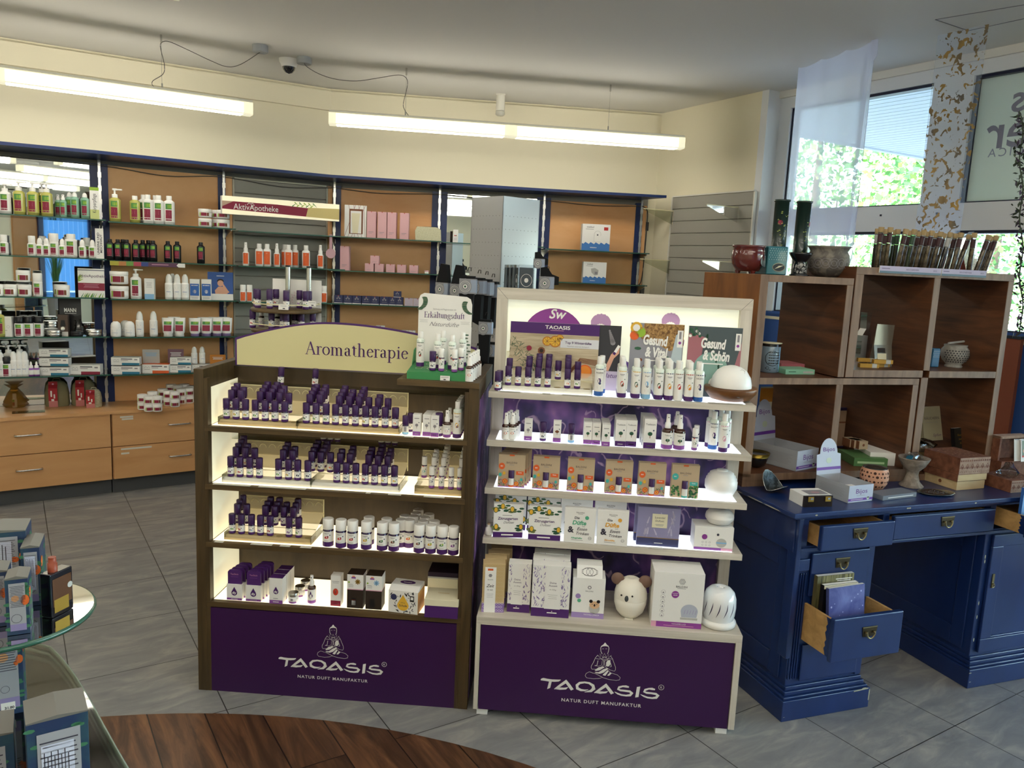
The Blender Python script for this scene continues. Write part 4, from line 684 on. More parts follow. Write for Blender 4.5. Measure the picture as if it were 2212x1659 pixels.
# ================================================================ pale wooden rack
PW = woodmat('pale_oak_h','#b8b0a2','#d4cdc1',(1.8,30,42),lo=.3,hi=.65); PWV = woodmat('pale_oak_v','#b8b0a2','#d4cdc1',(34,30,1.8),lo=.3,hi=.65)
Y1,Y2,Y3,Y4,Y5 = 1.198,1.019,.840,.650,.390
rk = thing('display_rack',R2,(0,0,0),'pale oak rack with lit header frame, four lit shelves and purple base cupboard','display rack')
MB().box(0,.042,.29,.33,.39,1.562,PWV).build('upright',rk,bevel=.001); MB().box(.904,.946,.29,.33,.39,1.562,PWV).build('upright',rk,bevel=.001)
b = MB().box(.002,.944,.2895,.3305,1.520,1.5625,PW); b.ribbon([(.002,1.5625),(.042,1.520)],.001,INK,lambda u,v: (u,.289,v)).ribbon([(.944,1.5625),(.904,1.520)],.001,INK,lambda u,v: (u,.289,v)); b.build('top_bar',rk)
MB().box(.042,.904,.318,.33,.39,1.198,LAV).build('back_panel',rk)
b = MB().box(.042,.904,.322,.33,1.198,1.52,LITT); T = lambda u,v: (u,.3215,v); MAG = mat('magenta_disc','#8e3f95',.5); LIL = mat('lilac_bloom','#c29ac6',.6); VB = mat('violet_bloom','#6b4f9c',.6)
b.disc(.218,1.375,.118,MAG,T,40); b.text('Sw',.232,1.455,.05,LAB,lambda u,v: (u,.3208,v),shear=.3,bold=.02)
rd = random.Random(5)
for cx,cz,s,c in ((.395,1.44,1,LIL),(.42,1.33,1.2,LIL),(.655,1.46,.9,LIL),(.665,1.38,1.2,VB),(.66,1.29,1.3,VB),(.90,1.35,.8,VB),(.5,1.26,1.1,VB)):
    for k in range(7): a = math.pi*(.1+.8*k/6); b.disc(cx+.028*s*math.cos(a),cz+.022*s*math.sin(a),.012*s,c,lambda u,v,k=k: (min(max(u,.044),.902),.3212-.00005*k,v),8,.021*s,a-math.pi/2)
b.build('lit_header',rk)
for i,(z,m) in enumerate(((Y1,LITC),(Y2,LITC),(Y3,LITC),(Y4,LITC))):
    s = MB().box(0,.946,.11,.29,z-.024,z-.0015,PW).build('shelf',rk,bevel=.0012); MB().box(.032,.912,.128,.283,z-.0015,z,m).build('light_panel',s)
b = MB().box(0,.946,0,.33,.366,.390,PW); b.build('cupboard_top',rk,bevel=.0012)
MB().box(0,.016,.0,.33,.03,.366,PWV).build('cupboard_side',rk,bevel=.001); MB().box(.924,.946,.0,.33,.03,.366,PWV).build('cupboard_side',rk,bevel=.001)
d = MB().box(.0185,.9215,.004,.016,.030,.3605,PANP).box(.016,.924,.002,.02,.3605,.366,mat('pale_edge','#d8d2c2',.5)); d = d.build('door',rk); b = MB(); logo(b,lambda u,v: (u,.0034,v)); tag(b.build('emblem',d),'white seated figure emblem and brand lettering')
MB().box(.02,.926,.31,.33,.03,.366,PWV).build('cupboard_back',rk)
for x in (.012,.885):
    for y in (.02,.26): MB().box(x,x+.040,y,y+.04,0,.03,WHT).build('foot',rk)
X2 = lambda px,y,z: R2.xa(px,y,z)
# -- shelf one
c1 = [X2(1097.5+21.3*k,.16,Y1+.03) for k in range(9)]
tray(R2,c1[0]-.02,c1[8]+.02,Y1,'clear and white stepped tray in front of the winter poster, pale rack',TRW,9,c1,y0=.105,slots=[c1[5],c1[8]])
def oils2(spec):
    rd = random.Random(11)
    for c,(f,nb) in enumerate(spec):
        for r in ([0] if f else [])+list(range(1,nb+1)):
            y,h = rowpos(r); put('oil%d' % rd.choice((0,1,2,4,6,8)),R2,(c1[c],.105+y*.92,Y1+h+.0005),'oil bottle, %s column, %s, tray under the winter poster' % (ORD[c],'front row' if r == 0 else ORD[r-1]+' step'),'winter oil bottles on the pale rack',rz=rd.uniform(-.3,.3))
oils2([(1,1),(1,0),(1,2),(1,4),(1,3),(0,1),(1,3),(1,1),(0,0)])
for i,(px,y) in enumerate(((1075,.125),(1079,.155))): put('oil%d' % (i*6),R2,(max(.014,X2(px,y,Y1+.03)),y+.01,Y1),'%s of two oil bottles squeezed beside the stepped tray on the pale rack' % ('nearer','farther')[i],'oil bottles beside the winter tray')
# posters and books
def board(key,px0,px1,y,pyt,base,m,artfn,label,cat,th=.004,pyc=None,F=R2):
    x0,x1 = F.xa(px0,y,base+.1),F.xa(px1,y,base+.1); h = F.on((px0+px1)/2,pyt,y).z-base; w = x1-x0
    t = thing(key,F,((x0+x1)/2,y,base),label,cat); MB().box(-w/2,w/2,0,th,0,h,m).build('board',t); l = MB(); artfn(l,w,h); l.build('print',t); return t
def a_winter(l,w,h):
    T = front(-w/2,-.0006,0); t2 = front(-w/2,-.001,0); t3 = front(-w/2,-.0014,0); l.rect(0,w,0,h*.83,mat('rustic_board','#a8977c',.7,noise=('#c9bca2',(6,6,60),.35,.65)),T); l.rect(0,w,h*.83,h,PURB,T); l.text('TAOASIS',w*.53,h*.91,h*.075,LAB,t2,bold=.02,sx=1.3); l.rect(w*.45,w*.6,h*.885,h*.892,PINKP,t2)
    rd = random.Random(2); NE = mat('fir_needle','#38503a',.7)
    for k in range(230):
        u = rd.uniform(0,w*.5) ; v = h*.8-u*1.1+rd.uniform(-.06,.02) if k % 2 else rd.uniform(0,h*.3); u = u if k % 2 else rd.uniform(0,w*.55)
        if v < .002 or v > h*.8: continue
        a = rd.uniform(0,3.1); s = .009; l.ribbon([(max(u-s*math.cos(a),0),v-s*math.sin(a)),(u+s*math.cos(a),min(v+s*math.sin(a),h*.82))],.0016,(NE,DGRN)[k % 3 == 0],t2)
    for u,v,r in ((.42,.72,.018),(.51,.72,.022),(.56,.77,.015)):
        l.disc(w*u,h*v,r,mat('dried_orange','#b8742e',.6),t2,18); l.disc(w*u,h*v,r*.8,YEL,t3,16)
        for k in range(8): a = k*math.pi/4; l.ribbon([(w*u,h*v),(w*u+r*.75*math.cos(a),h*v+r*.75*math.sin(a))],.0012,BRWN,front(-w/2,-.0017,0))
    l.disc(w*.22,h*.6,.010,WINE,t3,12).disc(w*.36,h*.57,.014,BRWN,t3,9).disc(w*.36,h*.57,.008,DKC,front(-w/2,-.0017,0),7).disc(w*.86,h*.28,.026,ORA,t3,20).disc(w*.86,h*.28,.022,mat('mandarin','#e88c30',.5),front(-w/2,-.0017,0),18)
    for k in range(5): l.ribbon([(w*(.62+.01*k),h*(.1+.03*k)),(w*.8,h*(.42+.015*k)),(w*.99,h*(.38+.02*k))],.003,BRWN,t2)
    l.rect(w*.57,w,h*.63,h*.77,mat('pale_caption','#d6d8de',.6),t3); q = front(-w/2,-.0021,0); l.text('Top 9 Winterdüfte',w*.77,h*.695,h*.052,PURB,q,bold=.015); l.text('Natürlich naturrein biologisch',w*.77,h*.65,h*.028,GREYI,q)
board('winter_poster',1100,1291,.262,698,Y1,CARD,a_winter,'winter poster with fir twigs, orange slices and purple top band','poster')
def a_hand(l,w,h):
    T = front(-w/2,-.0006,0); l.rect(0,w,h*.3,h,mat('charcoal_print','#35353a',.6),T).rect(0,w,0,h*.3,mat('pale_lilac','#c9bcd2',.6),T); t = front(-w/2,-.001,0)
    l.flat([(w*.3,h*.32),(w*.5,h*.3),(w*.72,h*.5),(w*.95,h*.58),(w*.97,h*.66),(w*.8,h*.64),(w*.58,h*.56)],SKIN,t); l.ribbon([(w*.7,h*.56),(w*.94,h*.7)],w*.13,LAB,front(-w/2,-.0013,0)).ribbon([(w*.7,h*.56),(w*.76,h*.595)],w*.13,PURB,front(-w/2,-.0016,0))
    for k in range(7): l.disc(w*(.45+.03*k),h*(.92-.03*k),.004+.001*k,GREYI,t,8)
    l.text('Natur',w*.6,h*.2,h*.10,PURB,t,shear=.3)
def a_hand_w(l,w,h):
    s = MB(); a_hand(s,w*.5,h)
    n = len(l.v); l.v += [(x+w*.25,y,z) for x,y,z in s.v]; 
    for f,i,sm in zip(s.f,s.i,s.sm): l.f.append(tuple(n+j for j in f)); l.i.append(l.mi(s.mats[i])); l.sm.append(sm)
board('hand_poster',1246,1338,.272,702,Y1,mat('charcoal_board','#3b3b40',.6),a_hand_w,'charcoal poster of a hand holding a roll-on, half behind the winter poster','poster')
def a_book(kind):
    def f(l,w,h):
        T = [front(-w/2,-.0006-.0004*k,0) for k in range(7)]; V = kind == 'v'
        if V:
            l.rect(0,w,0,h,mat('stone_print','#8f8f98',.6),T[0]); l.flat([(w*.25,h),(w,h),(w,h*.7),(w*.75,h*.62),(w*.5,h*.72),(w*.2,h*.78)],mat('spice_print','#6b4a2a',.6,noise=('#b89058',(90,90,90),.4,.6)),T[1])
            for u,v,r,c in ((.1,.93,.022,YEL),(.18,.87,.019,LIME),(.07,.82,.017,ORA),(.95,.25,.02,YEL)): l.disc(w*u,h*v,r,c,T[2],14); l.disc(w*u,h*v,r*.6,LAB if c is YEL else c,T[3],10)
            l.flat([(w*.78,h*.5),(w*.98,h*.42),(w*.98,h*.92),(w*.85,h*.85)],mat('pale_cloth','#b4c2c8',.7),T[3]); l.disc(w*.15,h*.64,.013,DGRN,T[2],8,.006); l.disc(w*.22,h*.48,.006,BRWN,T[2],6).disc(w*.3,h*.38,.008,BRWN,T[2],6).disc(w*.55,h*.15,.03,LAB,T[2],18).disc(w*.52,h*.17,.014,BRWN,T[3],9)
            for k in range(9): l.disc(w*(.72+.03*(k % 4)),h*(.5-.05*k*.8),.007,DGRN,T[4],6,.013)
        else:
            l.rect(0,w,0,h,mat('slate_print','#4c585c',.6),T[0]); l.flat([(0,h*.15),(w*.2,0),(w*.3,h*.85),(0,h*.9)],mat('rose_print','#a56a72',.6),T[1]); l.flat([(w*.85,h*.3),(w,h*.25),(w,h*.8)],MT['rose_print'],T[1]); l.disc(w*.45,h*.4,w*.32,mat('mint_plate','#86aaa0',.6),T[2],28); l.disc(w*.55,h*.2,.022,LAB,T[3],18).disc(w*.55,h*.2,.014,YEL,T[4],14).disc(w*.33,h*.3,.009,MT['slate_print'],T[3],10)
            for k in range(20): l.disc(w*(.3+.5*((k*37) % 10)/10),h*(.1+.85*((k*53) % 10)/10),.004,DGRN,T[3],5,.010,k)
            for k in range(12): l.disc(w*(.03+.2*((k*37) % 10)/10),h*(.86+.12*((k*53) % 7)/7),.006,(DGRN,LAB)[k % 4 == 0],T[3],6)
        l.rect(w*.88,w*.985,h*.68,h*.92,CARD,T[4]).disc(w*.93,h*.745,w*.028,MAG,T[5],10).rect(w*.91,w*.95,h*.80,h*.90,GREYI,T[5])
        l.text('Gesund',w*.47,h*.70,h*.19,LAB,T[6],bold=.04,fit=w*.46,shear=.1,rot=-.04); l.text('& '+('Vital' if V else 'Schön'),w*(.5 if V else .54),h*.53,h*.19,LAB,T[6],bold=.04,fit=w*(.42 if V else .5),shear=.1,rot=-.04); l.rect(w*.3,w*.68,h*.47,h*.485,LAB,T[6])
    return f
board('book',1358,1472,.250,699,Y1,CARD,a_book('v'),'upright book titled Gesund & Vital behind the tall bottles','book',th=.012)
board('book',1482,1597,.250,706,Y1,CARD,a_book('s'),'upright book titled Gesund & Schön behind the white dome diffuser','book',th=.012)
# tall bottles
put('tall_baldini',R2,(X2(1294.5,.135,Y1+.06),.137,Y1),'single tall room spray with indigo hexagon beside the winter tray','tall room sprays',sc=(1.0,1.0,1.02)); put('tall_baldini',R2,(X2(1299,.2,Y1+.06),.2,Y1),'tall room spray standing behind the single indigo one','tall room sprays')
for c,(px,k,n,w) in enumerate(((1344,'grape',4,'grapefruit'),(1374,'lime',2,'lime and melon'),(1396.3,'angel',2,'blue angel'),(1423.5,'cold',4,'dark green leaf'),(1445.5,'happy',4,'mandarin'),(1466,'rose',2,'red blossom'),(1489,'orange',3,'blood orange'),(1510,'baldini',2,'indigo hexagon'))):
    for r in range(n): put('tall_'+k,R2,(X2(px,.13,Y1+.06)+.0012*r,.130+.0335*r,Y1),('front' if r == 0 else ORD[r]+' in file')+' tall room spray of the %s kind, pale rack top shelf' % w,'tall room sprays',rz=.05*(c % 3-1))
t = thing('aroma_diffuser',R2,(X2(1578,.2,Y1+.03),.203,Y1),'white dome diffuser on a tilted round walnut base','diffuser',tilt=(0,0)); WAL = woodmat('walnut','#5d3a1e','#8a5c34',(5,5,26),.35)
MB().lathe([(.045,0),(.07,.006),(.09,.028),(.0945,.046),(.092,.050),(.075,.048)],WAL,40).build('base',t)
MB().lathe([(.073,.049),(.073,.058),(.067,.085),(.053,.107),(.033,.121),(.012,.127),(.0005,.128)],WHT,36).build('dome',t)
MB().tube([(.028+.010*math.cos(k*.628),-.038+.004*math.sin(k*.628)*1,.1095+.008*math.sin(k*.628)) for k in range(10)],.0022,WHT,6,closed=True).build('steam_nozzle',t)
MB().lathe([(.004,0),(.004,.001)],SILV,12).build('power_button',t,loc=(0.01,-.0905,.024))
# -- shelf two
G = 'goods on the second shelf of the pale rack'
for i,(px,y,k) in enumerate(((1092.5,.135,0),(1098,.165,0),(1103,.195,0),(1107,.14,0),(1112,.17,0),(1116,.205,0))): put('mist%d' % k,R2,(X2(px,y,Y2+.03),y,Y2),'%s small brown spray of the cluster at the outer end, second shelf' % ORD[i],'small brown sprays')
put('b_lav',R2,(X2(1141,.135,Y2+.04),.135,Y2),'lavender carton standing alone on the lit second shelf',G); put('oil2',R2,(X2(1173,.14,Y2+.03),.148,Y2),'oil bottle between the lavender and clove cartons, second lit shelf',G)
bx('b_clove','clove_carton',.0285,.0285,.078,CARD,lambda l,T,w,h: (a_series(PURV,BRWN)(l,T,w,h),l.disc(w*.5,h*.5,w*.27,BRWN,front(-w/2,-.001,0),7,h*.06))); put('b_clove',R2,(X2(1203.5,.135,Y2+.04),.135,Y2),'carton printed with brown cloves on the lit second shelf',G); put('oilb',R2,(X2(1234,.14,Y2+.03),.145,Y2),'oil bottle beside the clove carton with its back turned',G)
for c,(px,k,n,dx) in enumerate(((1270,'b_tea',3,.030),(1288.5,'b_tea',3,.030),(1309,'b_tea',4,.030))):
    for r in range(n): put(k,R2,(X2(px,.135,Y2+.04),(.135 if c < 2 else .120)+.032*r,Y2),'%s small tea tree carton, %s file' % (ORD[r],ORD[c]),'tea tree cartons')
for c,(px,k) in enumerate(((1341,'b_teat'),(1364.5,'b_teat'))):
    for r in range(3): put(k,R2,(X2(px,.13,Y2+.05)+.001*r,.128-.0*c+.041*r+.006*c,Y2),'%s mid-sized tea tree carton, %s file' % (ORD[r],('fourth','fifth')[c]),'tea tree cartons')
for r in range(3): put('b_teab',R2,(X2(1404,.125,Y2+.05)-.0015*r,.122+.045*r,Y2),'%s large tea tree carton beside the brown spray bottles' % ORD[r],'tea tree cartons')
for i,(px,y,w) in enumerate(((1441.5,.143,'outer front'),(1468,.143,'inner front'),(1461,.21,'rear'))): put('mistbig',R2,(X2(px,y,Y2+.05),y,Y2),'%s of three large brown tea tree spray bottles' % w,'large brown spray bottles')
for i,(px,y) in enumerate(((1501,.14),(1504,.2))): put('roll2',R2,(X2(px,y,Y2+.04),y,Y2),'%s white roll-on stick between brown sprays and tall clear bottles' % ('front','rear')[i],'white roll-on sticks')
for i,(px,y,k) in enumerate(((1563.5,.14,'pink'),(1541,.175,'baldini'),(1534,.21,'pink'),(1556,.235,'pink'),(1569,.21,'pink'))): put('tall_'+k,R2,(X2(px,y,Y2+.06),y,Y2),'%s tall clear bottle of the cluster beside the right upright, second shelf' % ORD[i],'tall clear bottles')
# -- shelf three: kraft packs
def kraft(i,green=False):
    b = MB().box(-.049,.049,0,.028,0,.122,KRAFT); l = MB(); T = [front(-.049,-.0005-.0004*k,0) for k in range(4)]; a = GRN if green else ORA
    l.rect(.040,.058,.117,.1225,ORA,T[0]); l.text('BALDINI',.049,.0885,.0098,INK,T[0],spacing=1.1,res=2); l.rect(.04,.058,.083,.0845,GREYI,T[0])
    l.disc(.013,.078,.0115,TEA if green else ORA,T[0],14,.0125).text('BIO',.013,.0765,.0055,LAB,T[1],bold=.03,res=2); l.rect(.066,.094,.047,.061,TEA if green else ORA,T[0]).text('Gute',.08,.054,.0065,LAB,T[1],bold=.02,res=2)
    rd = random.Random(i)
    if green:
        for k in range(60): u,v = rd.choice((rd.uniform(.003,.03),rd.uniform(.065,.095))),rd.uniform(.002,.045); l.disc(u,v,.0042,(GRN,DGRN)[k % 2],T[k % 3],6)
    else:
        for k in range(60): u,v,q = rd.choice((rd.uniform(.003,.035),rd.uniform(.063,.095))),rd.uniform(.002,.026),rd.uniform(0,3); l.ribbon([(u-.004*math.cos(q),v-.002),(u+.004*math.cos(q),v+.004)],.0016,(DGRN,PURV,ORA,GRN)[k % 4],T[k % 2])
        for u,v,r,c in ((.008,.046,.006,TEA),(.022,.052,.0055,YEL),(.086,.030,.005,TEA)): l.disc(u,v,r,c,T[2],10,r*1.25)
        for u,v,r in ((.026,.022,.010),(.068,.014,.0085)): l.disc(u,v,r,ORA,T[2],10).disc(u,v,r*.6,YEL,T[3],8).disc(u,v,r*.3,REDP,front(-.049,-.0021,0),6)
        l.rect(0,.098,0,.003,PURV,T[2])
    l.rect(.038,.060,.002,.064,DKC,T[0]); w = MB().lathe([(.0102,.003),(.0105,.004),(.0105,.034),(.0105,.035)],LAB,10,0,.0).lathe([(.0107,.0035),(.0107,.010)],TEA if green else ORA,10).lathe([(.0106,.036),(.0106,.062),(.009,.064)],PUR,10)
    wl = [(x,(y if y < 0 else y*.1)-.0014,z) for x,y,z in w.v]; w.v = wl; l2 = w
    proto('kraft%d' % i,'seed_gift_pack','pack',[('carton',b),('print',l),('bottle_window',l2)])
for i in range(6): kraft(i,i == 5)
for c,px in enumerate((1105,1179.5,1254.5,1337,1408.5,1480)):
    put('kraft%d' % c,R2,(X2(px,.135,Y3+.06),.135+(.0 if c else .0),Y3),'%s brown seed gift pack from the outer end of the third shelf%s' % (ORD[c],', clover print' if c == 5 else ''),'brown seed gift packs',rz=(.04,-.03,-.02,.02,.03,.0)[c])
for r in range(3): put('kraft0',R2,(X2(1110+3*r,.17,Y3+.06)+.002,.168+.031*r,Y3),'%s brown seed gift pack stored behind the outermost one' % ORD[r],'brown seed gift packs')
b = MB().lathe([(.03,0),(.045,.004),(.0585,.032),(.0585,.055),(.056,.060),(.0555,.066),(.051,.071),(.0505,.076),(.044,.081),(.0435,.086),(.035,.091),(.022,.094)],WHT,40); t = thing('aroma_diffuser',R2,(X2(1558,.2,Y3+.05),.202,Y3),'ribbed round white diffuser on the third lit shelf','diffuser'); b.build('body',t); MB().lathe([(.022,.094),(.02,.098),(.012,.099)],WHT,24).build('cap',t)
# -- shelf four
def pbox(name,px0,px1,y,base,h,d,m,artf,label,group=None,rz=0.0,F=R2,cat='box',side=None,lean=0.0):
    x0,x1 = F.xa(px0,y,base+h/2),F.xa(px1,y,base+h/2); w = x1-x0
    t = thing(name,F,((x0+x1)/2,y,base),label,cat,group,rz=rz,tilt=(0,0)); b = MB().box(-w/2,w/2,0,d,0,h,m)
    if side: b.box(w/2,w/2+.0004,0,d,0,h,side)
    b.build('carton',t,bevel=.0006)
    if artf: l = MB(); artf(l,w,h,[front(-w/2,-.0006-.0004*k,0) for k in range(6)]); l.build('print',t)
    return t
def a_zit(l,w,h,T):
    rd = random.Random(9); l.rect(0,w,0,h*.16,PURB,T[0]); l.rect(w*.28,w*.68,h*.06,h*.1,LAB,T[1])
    for k in range(34):
        u = rd.uniform(0,w*.95); v = h*rd.uniform(.74,.97) if k % 3 else h*rd.uniform(.2,.4); u = u if k % 3 else (rd.uniform(0,w*.2) if k % 2 else rd.uniform(w*.78,w*.97)); l.disc(u,v,.010,(DGRN,mat('olive_print','#6f7a45',.6))[k % 2],T[k % 2],6,.0042,rd.uniform(0,3))
    for u,v in ((.06,.82),(.62,.85),(.1,.32),(.93,.33),(.3,.93)): l.disc(w*u if w*u > .008 else .008,h*v,.0085,DGRN,T[2],10,.0115); l.disc(max(w*u,.008),h*v,.0065,YEL,T[3],10,.0095)
    l.text('Zitrusgarten',w*.48,h*.53,h*.115,PURB,T[1],bold=.012); l.text('Duftset',w*.52,h*.42,h*.10,GREYI,T[1],shear=.4); l.rect(w*.3,w*.62,h*.655,h*.67,GREYI,T[1])
H4 = .128
pbox('citrus_gift_box',1066,1130,.125,Y4,H4,.028,CARD,a_zit,'white citrus gift box printed Zitrusgarten nearest the outer upright','citrus gift boxes',rz=.12); pbox('citrus_gift_box',1142,1212,.122,Y4,H4,.028,CARD,a_zit,'white citrus gift box printed Zitrusgarten beside the Die Düfte boxes','citrus gift boxes',rz=.02)
for i,(a,b_) in enumerate(((1069,1136),(1139,1210))): pbox('citrus_gift_box',a,b_,.215,Y4,H4+.006,.028,CARD,a_zit,'citrus gift box standing behind the %s front one' % ('outer','inner')[i],'citrus gift boxes')
def a_dd(c,low):
    def f(l,w,h,T):
        l.text('BALDINI',w*.5,h*.86,h*.055,INK,T[0],spacing=1.1,res=2); l.rect(w*.42,w*.58,h*.835,h*.845,GREYI,T[0]); l.text('Die',w*.4,h*.69,h*.10,INK,T[0],bold=.02,shear=.15); l.text('Düfte',w*.48,h*.53,h*.165,c,T[0],bold=.035,shear=.2); l.text('zum',w*.62,h*.475,h*.05,INK,T[0]); l.text('&',w*.22,h*.30,h*.24,INK,T[0],bold=.04); l.text('Essen',w*.58,h*.37,h*.125,INK,T[0],bold=.01,shear=.3); l.text('Trinken',w*.60,h*.245,h*.115,INK,T[0],bold=.01,shear=.3); l.text(low,w*.42,h*.125,h*.062,c,T[0],bold=.03); l.rect(w*.25,w*.62,h*.08,h*.09,GREYI,T[0]); l.ring(w*.84,h*.16,h*.042,.0008,INK,T[0],16).text('BIO',w*.84,h*.145,h*.035,INK,T[0])
        l.disc(w*.72,h*.74,h*.055,c,T[0],16)
    return f
MINT = mat('mint_print','#58ae8a',.5); AMB = mat('amber_print','#e2a53c',.5)
pbox('recipe_kit_box',1219,1286,.115,Y4,.132,.026,CARD,a_dd(MINT,'Alltagshelfer'),'white recipe kit box with mint green lettering Düfte','recipe kit boxes',rz=-.05); pbox('recipe_kit_box',1290,1357,.112,Y4,.132,.026,CARD,a_dd(AMB,'Zitrusdüfte'),'white recipe kit box with amber lettering Düfte','recipe kit boxes',rz=-.05)
for i,(a,b_,c) in enumerate(((1211,1279,MINT),(1284,1352,AMB))): pbox('recipe_kit_box',a,b_,.20,Y4,.140,.026,CARD,a_dd(c,'Alltagshelfer'),'recipe kit box standing behind the %s lettered one' % ('mint','amber')[i],'recipe kit boxes')
LVC = mat('lavender_card','#8f8bb0',.6); LVP = mat('lavender_sprig','#c4bdd6',.6)
def a_lav(l,w,h,T):
    rd = random.Random(4); l.rect(0,w,0,h*.2,mat('dusk_blue','#3c3f66',.5),T[0]); l.rect(0,w,h*.2,h*.215,GOLD,T[1])
    for k in range(13):
        u,v,a = rd.uniform(.006,w-.012),h*rd.uniform(.25,.9),rd.uniform(1.0,2.1)
        for q in range(7): l.disc(min(max(u+.0036*q*math.cos(a),.004),w-.004),min(v+.0036*q*math.sin(a),h-.004),.0038-.0003*q,LVP,T[0],5)
        l.ribbon([(u,v),(u-.012*math.cos(a) if 0 < u-.012*math.cos(a) < w else u,max(v-.014,h*.23))],.001,LVP,T[0])
    l.rect(w*.34,w*.7,h*.48,h*.84,CREAM,T[2]); l.text('Lavendel',w*.52,h*.72,h*.072,INK,T[3]).text('Duftset',w*.52,h*.635,h*.072,INK,T[3]); l.bars(w*.42,w*.62,h*.57,h*.012,2,h*.03,GREYI,T[3]); l.rect(w*.42,w*.62,h*.07,h*.085,LAB,T[1])
pbox('lavender_gift_box',1377,1468,.14,Y4,.146,.024,LVC,a_lav,'lavender-blue gift box printed Lavendel Duftset','lavender gift boxes',rz=-.02); pbox('lavender_gift_box',1371,1462,.185,Y4,.148,.024,LVC,a_lav,'lavender gift box mostly hidden behind the front one','lavender gift boxes')
def a_difbox(l,w,h,T): l.rect(0,w,0,h*.11,PURV,T[0]); l.rect(w*.7,w,0,h*.11,PINKP,T[1]); l.disc(w*.26,h*.56,.010,MAG,T[0],14); l.disc(w*.6,h*.68,.005,INK,T[0],6); l.disc(w*.7,h*.33,.019,GREYC,T[0],18,.017).rect(w*.57,w*.83,h*.3,h*.36,LBLU,T[1]); [l.ring(w*(.22+.09*i),h*(.33 if j else .2),.003,.0008,GREYI,T[0],8) for i in range(3) for j in range(2)]
tb = pbox('diffuser_carton',1500,1584,.135,Y4,.088,.085,CARD,a_difbox,'white diffuser carton under the squat white diffuser',rz=0)
t = thing('aroma_diffuser',R2,(X2(1554,.18,Y4+.11),.178,Y4+.0885),'squat round white diffuser standing on its carton','diffuser'); MB().lathe([(.02,0),(.04,.006),(.0515,.022),(.0518,.028)],WHT,32).build('bowl',t); MB().lathe([(.0522,.0285),(.050,.040),(.040,.052),(.018,.058),(.012,.056),(.01,.05)],WHT,32).build('top_shell',t)
t = thing('corked_bottle',R2,(X2(1055.5,.14,Y4+.03),.142,Y4),'tiny white ceramic bottle with cork at the outer end of the fourth shelf','bottle'); MB().lathe([(.010,0),(.0125,.002),(.0125,.026),(.006,.033),(.0075,.037),(.0075,.039)],WHT,14).build('body',t); MB().lathe([(.0048,.038),(.0055,.044)],KRAFT,10).build('cork',t)
# -- cupboard top
def a_zeit(l,w,h,T):
    GOLDK = mat('gold_lattice_card','#c4a468',.6); l.rect(0,w,0,h*.19,mat('violet_lattice','#8a6bb0',.6),T[0])
    for i in range(8):
        for j in range(13):
            u,v = w*(i+.5*(j % 2)+.3)/8,h*(j+.5)/13
            if u < w-.004: l.ring(u,v,.0042,.0009,GOLDK if j > 2 else LAB,T[1],6)
    l.rect(w*.10,w*.60,0,h*.93,CARD,T[2]); l.rect(w*.22,w*.46,h*.86,h*.90,ORA,T[3]); l.disc(w*.34,h*.76,.007,GREYI,T[3],6); l.text('BALDINI',w*.35,h*.665,h*.028,INK,T[3],res=2); l.text('Zeit',w*.35,h*.52,h*.085,BLK,T[3],shear=.35,bold=.01); l.text('für dich',w*.35,h*.455,h*.035,BLK,T[3],shear=.35,bold=.01); l.bars(w*.2,w*.5,h*.38,.0008,3,.006,GREYI,T[3])
ZC = mat('ochre_card','#c9b083',.6)
pbox('lattice_gift_box',1042,1090,.045,Y5,.186,.045,ZC,a_zeit,'tall ochre lattice gift box with white band reading Zeit','lattice gift boxes',rz=.10)
for r in range(3): pbox('lattice_gift_box',1046+7*r,1093+6*r,.095+.055*r,Y5,.186,.045,ZC,a_zeit,'%s ochre lattice gift box behind the front one' % ORD[r],'lattice gift boxes',rz=.10)
def a_aus(big):
    def f(l,w,h,T):
        rd = random.Random(6); LV = mat('lilac_ink','#8d7fb0',.6); l.rect(0,w,0,h*.17,PURB,T[0])
        for k in range(190 if big else 110):
            u,v,a = rd.uniform(.004,w-.004),h*rd.uniform(.19,.97),rd.uniform(.9,2.2); dx,dz = .011*math.cos(a),.011*math.sin(a)
            if 0 < u+dx < w and v+dz < h: l.ribbon([(u,v),(u+dx,v+dz)],[.0045,.0012] if k % 2 else .0012,LV,T[0])
        a,b_ = (.34,.76) if big else (.16,.66); l.rect(w*a,w*b_,h*.16,h,CARD,T[2]); c = w*(a+b_)/2; l.text('Deine',c,h*.655,h*.052,mat('plum_ink','#5a4468',.6),T[3]); l.text('Auszeit',c,h*.60,h*.052,MT['plum_ink'],T[3]); l.text('im Alltag',c,h*.53,h*.035,GREYI,T[3],shear=.4); l.bars(w*(a+.08),w*(b_-.08),h*.44,.0008,3,.007,GREYI,T[3]); l.rect(c-w*.13,c+w*.13,h*.075,h*.095,LAB,T[1]).disc(c,h*.115,.002,LAB,T[1],6)
    return f
pbox('lavender_tube_box',1097,1146,.06,Y5,.188,.045,CARD,a_aus(0),'narrow lavender-print gift box with white band and purple foot','lavender print gift boxes'); pbox('lavender_tube_box',1149,1231,.04,Y5,.195,.05,CARD,a_aus(1),'wide lavender-print gift box with white band and purple foot','lavender print gift boxes')
for r in range(2): pbox('lavender_tube_box',1149+3*r,1229+1*r,.10+.06*r,Y5,.196,.052,CARD,a_aus(1),'%s lavender-print gift box standing behind the wide front one' % ORD[r],'lavender print gift boxes')
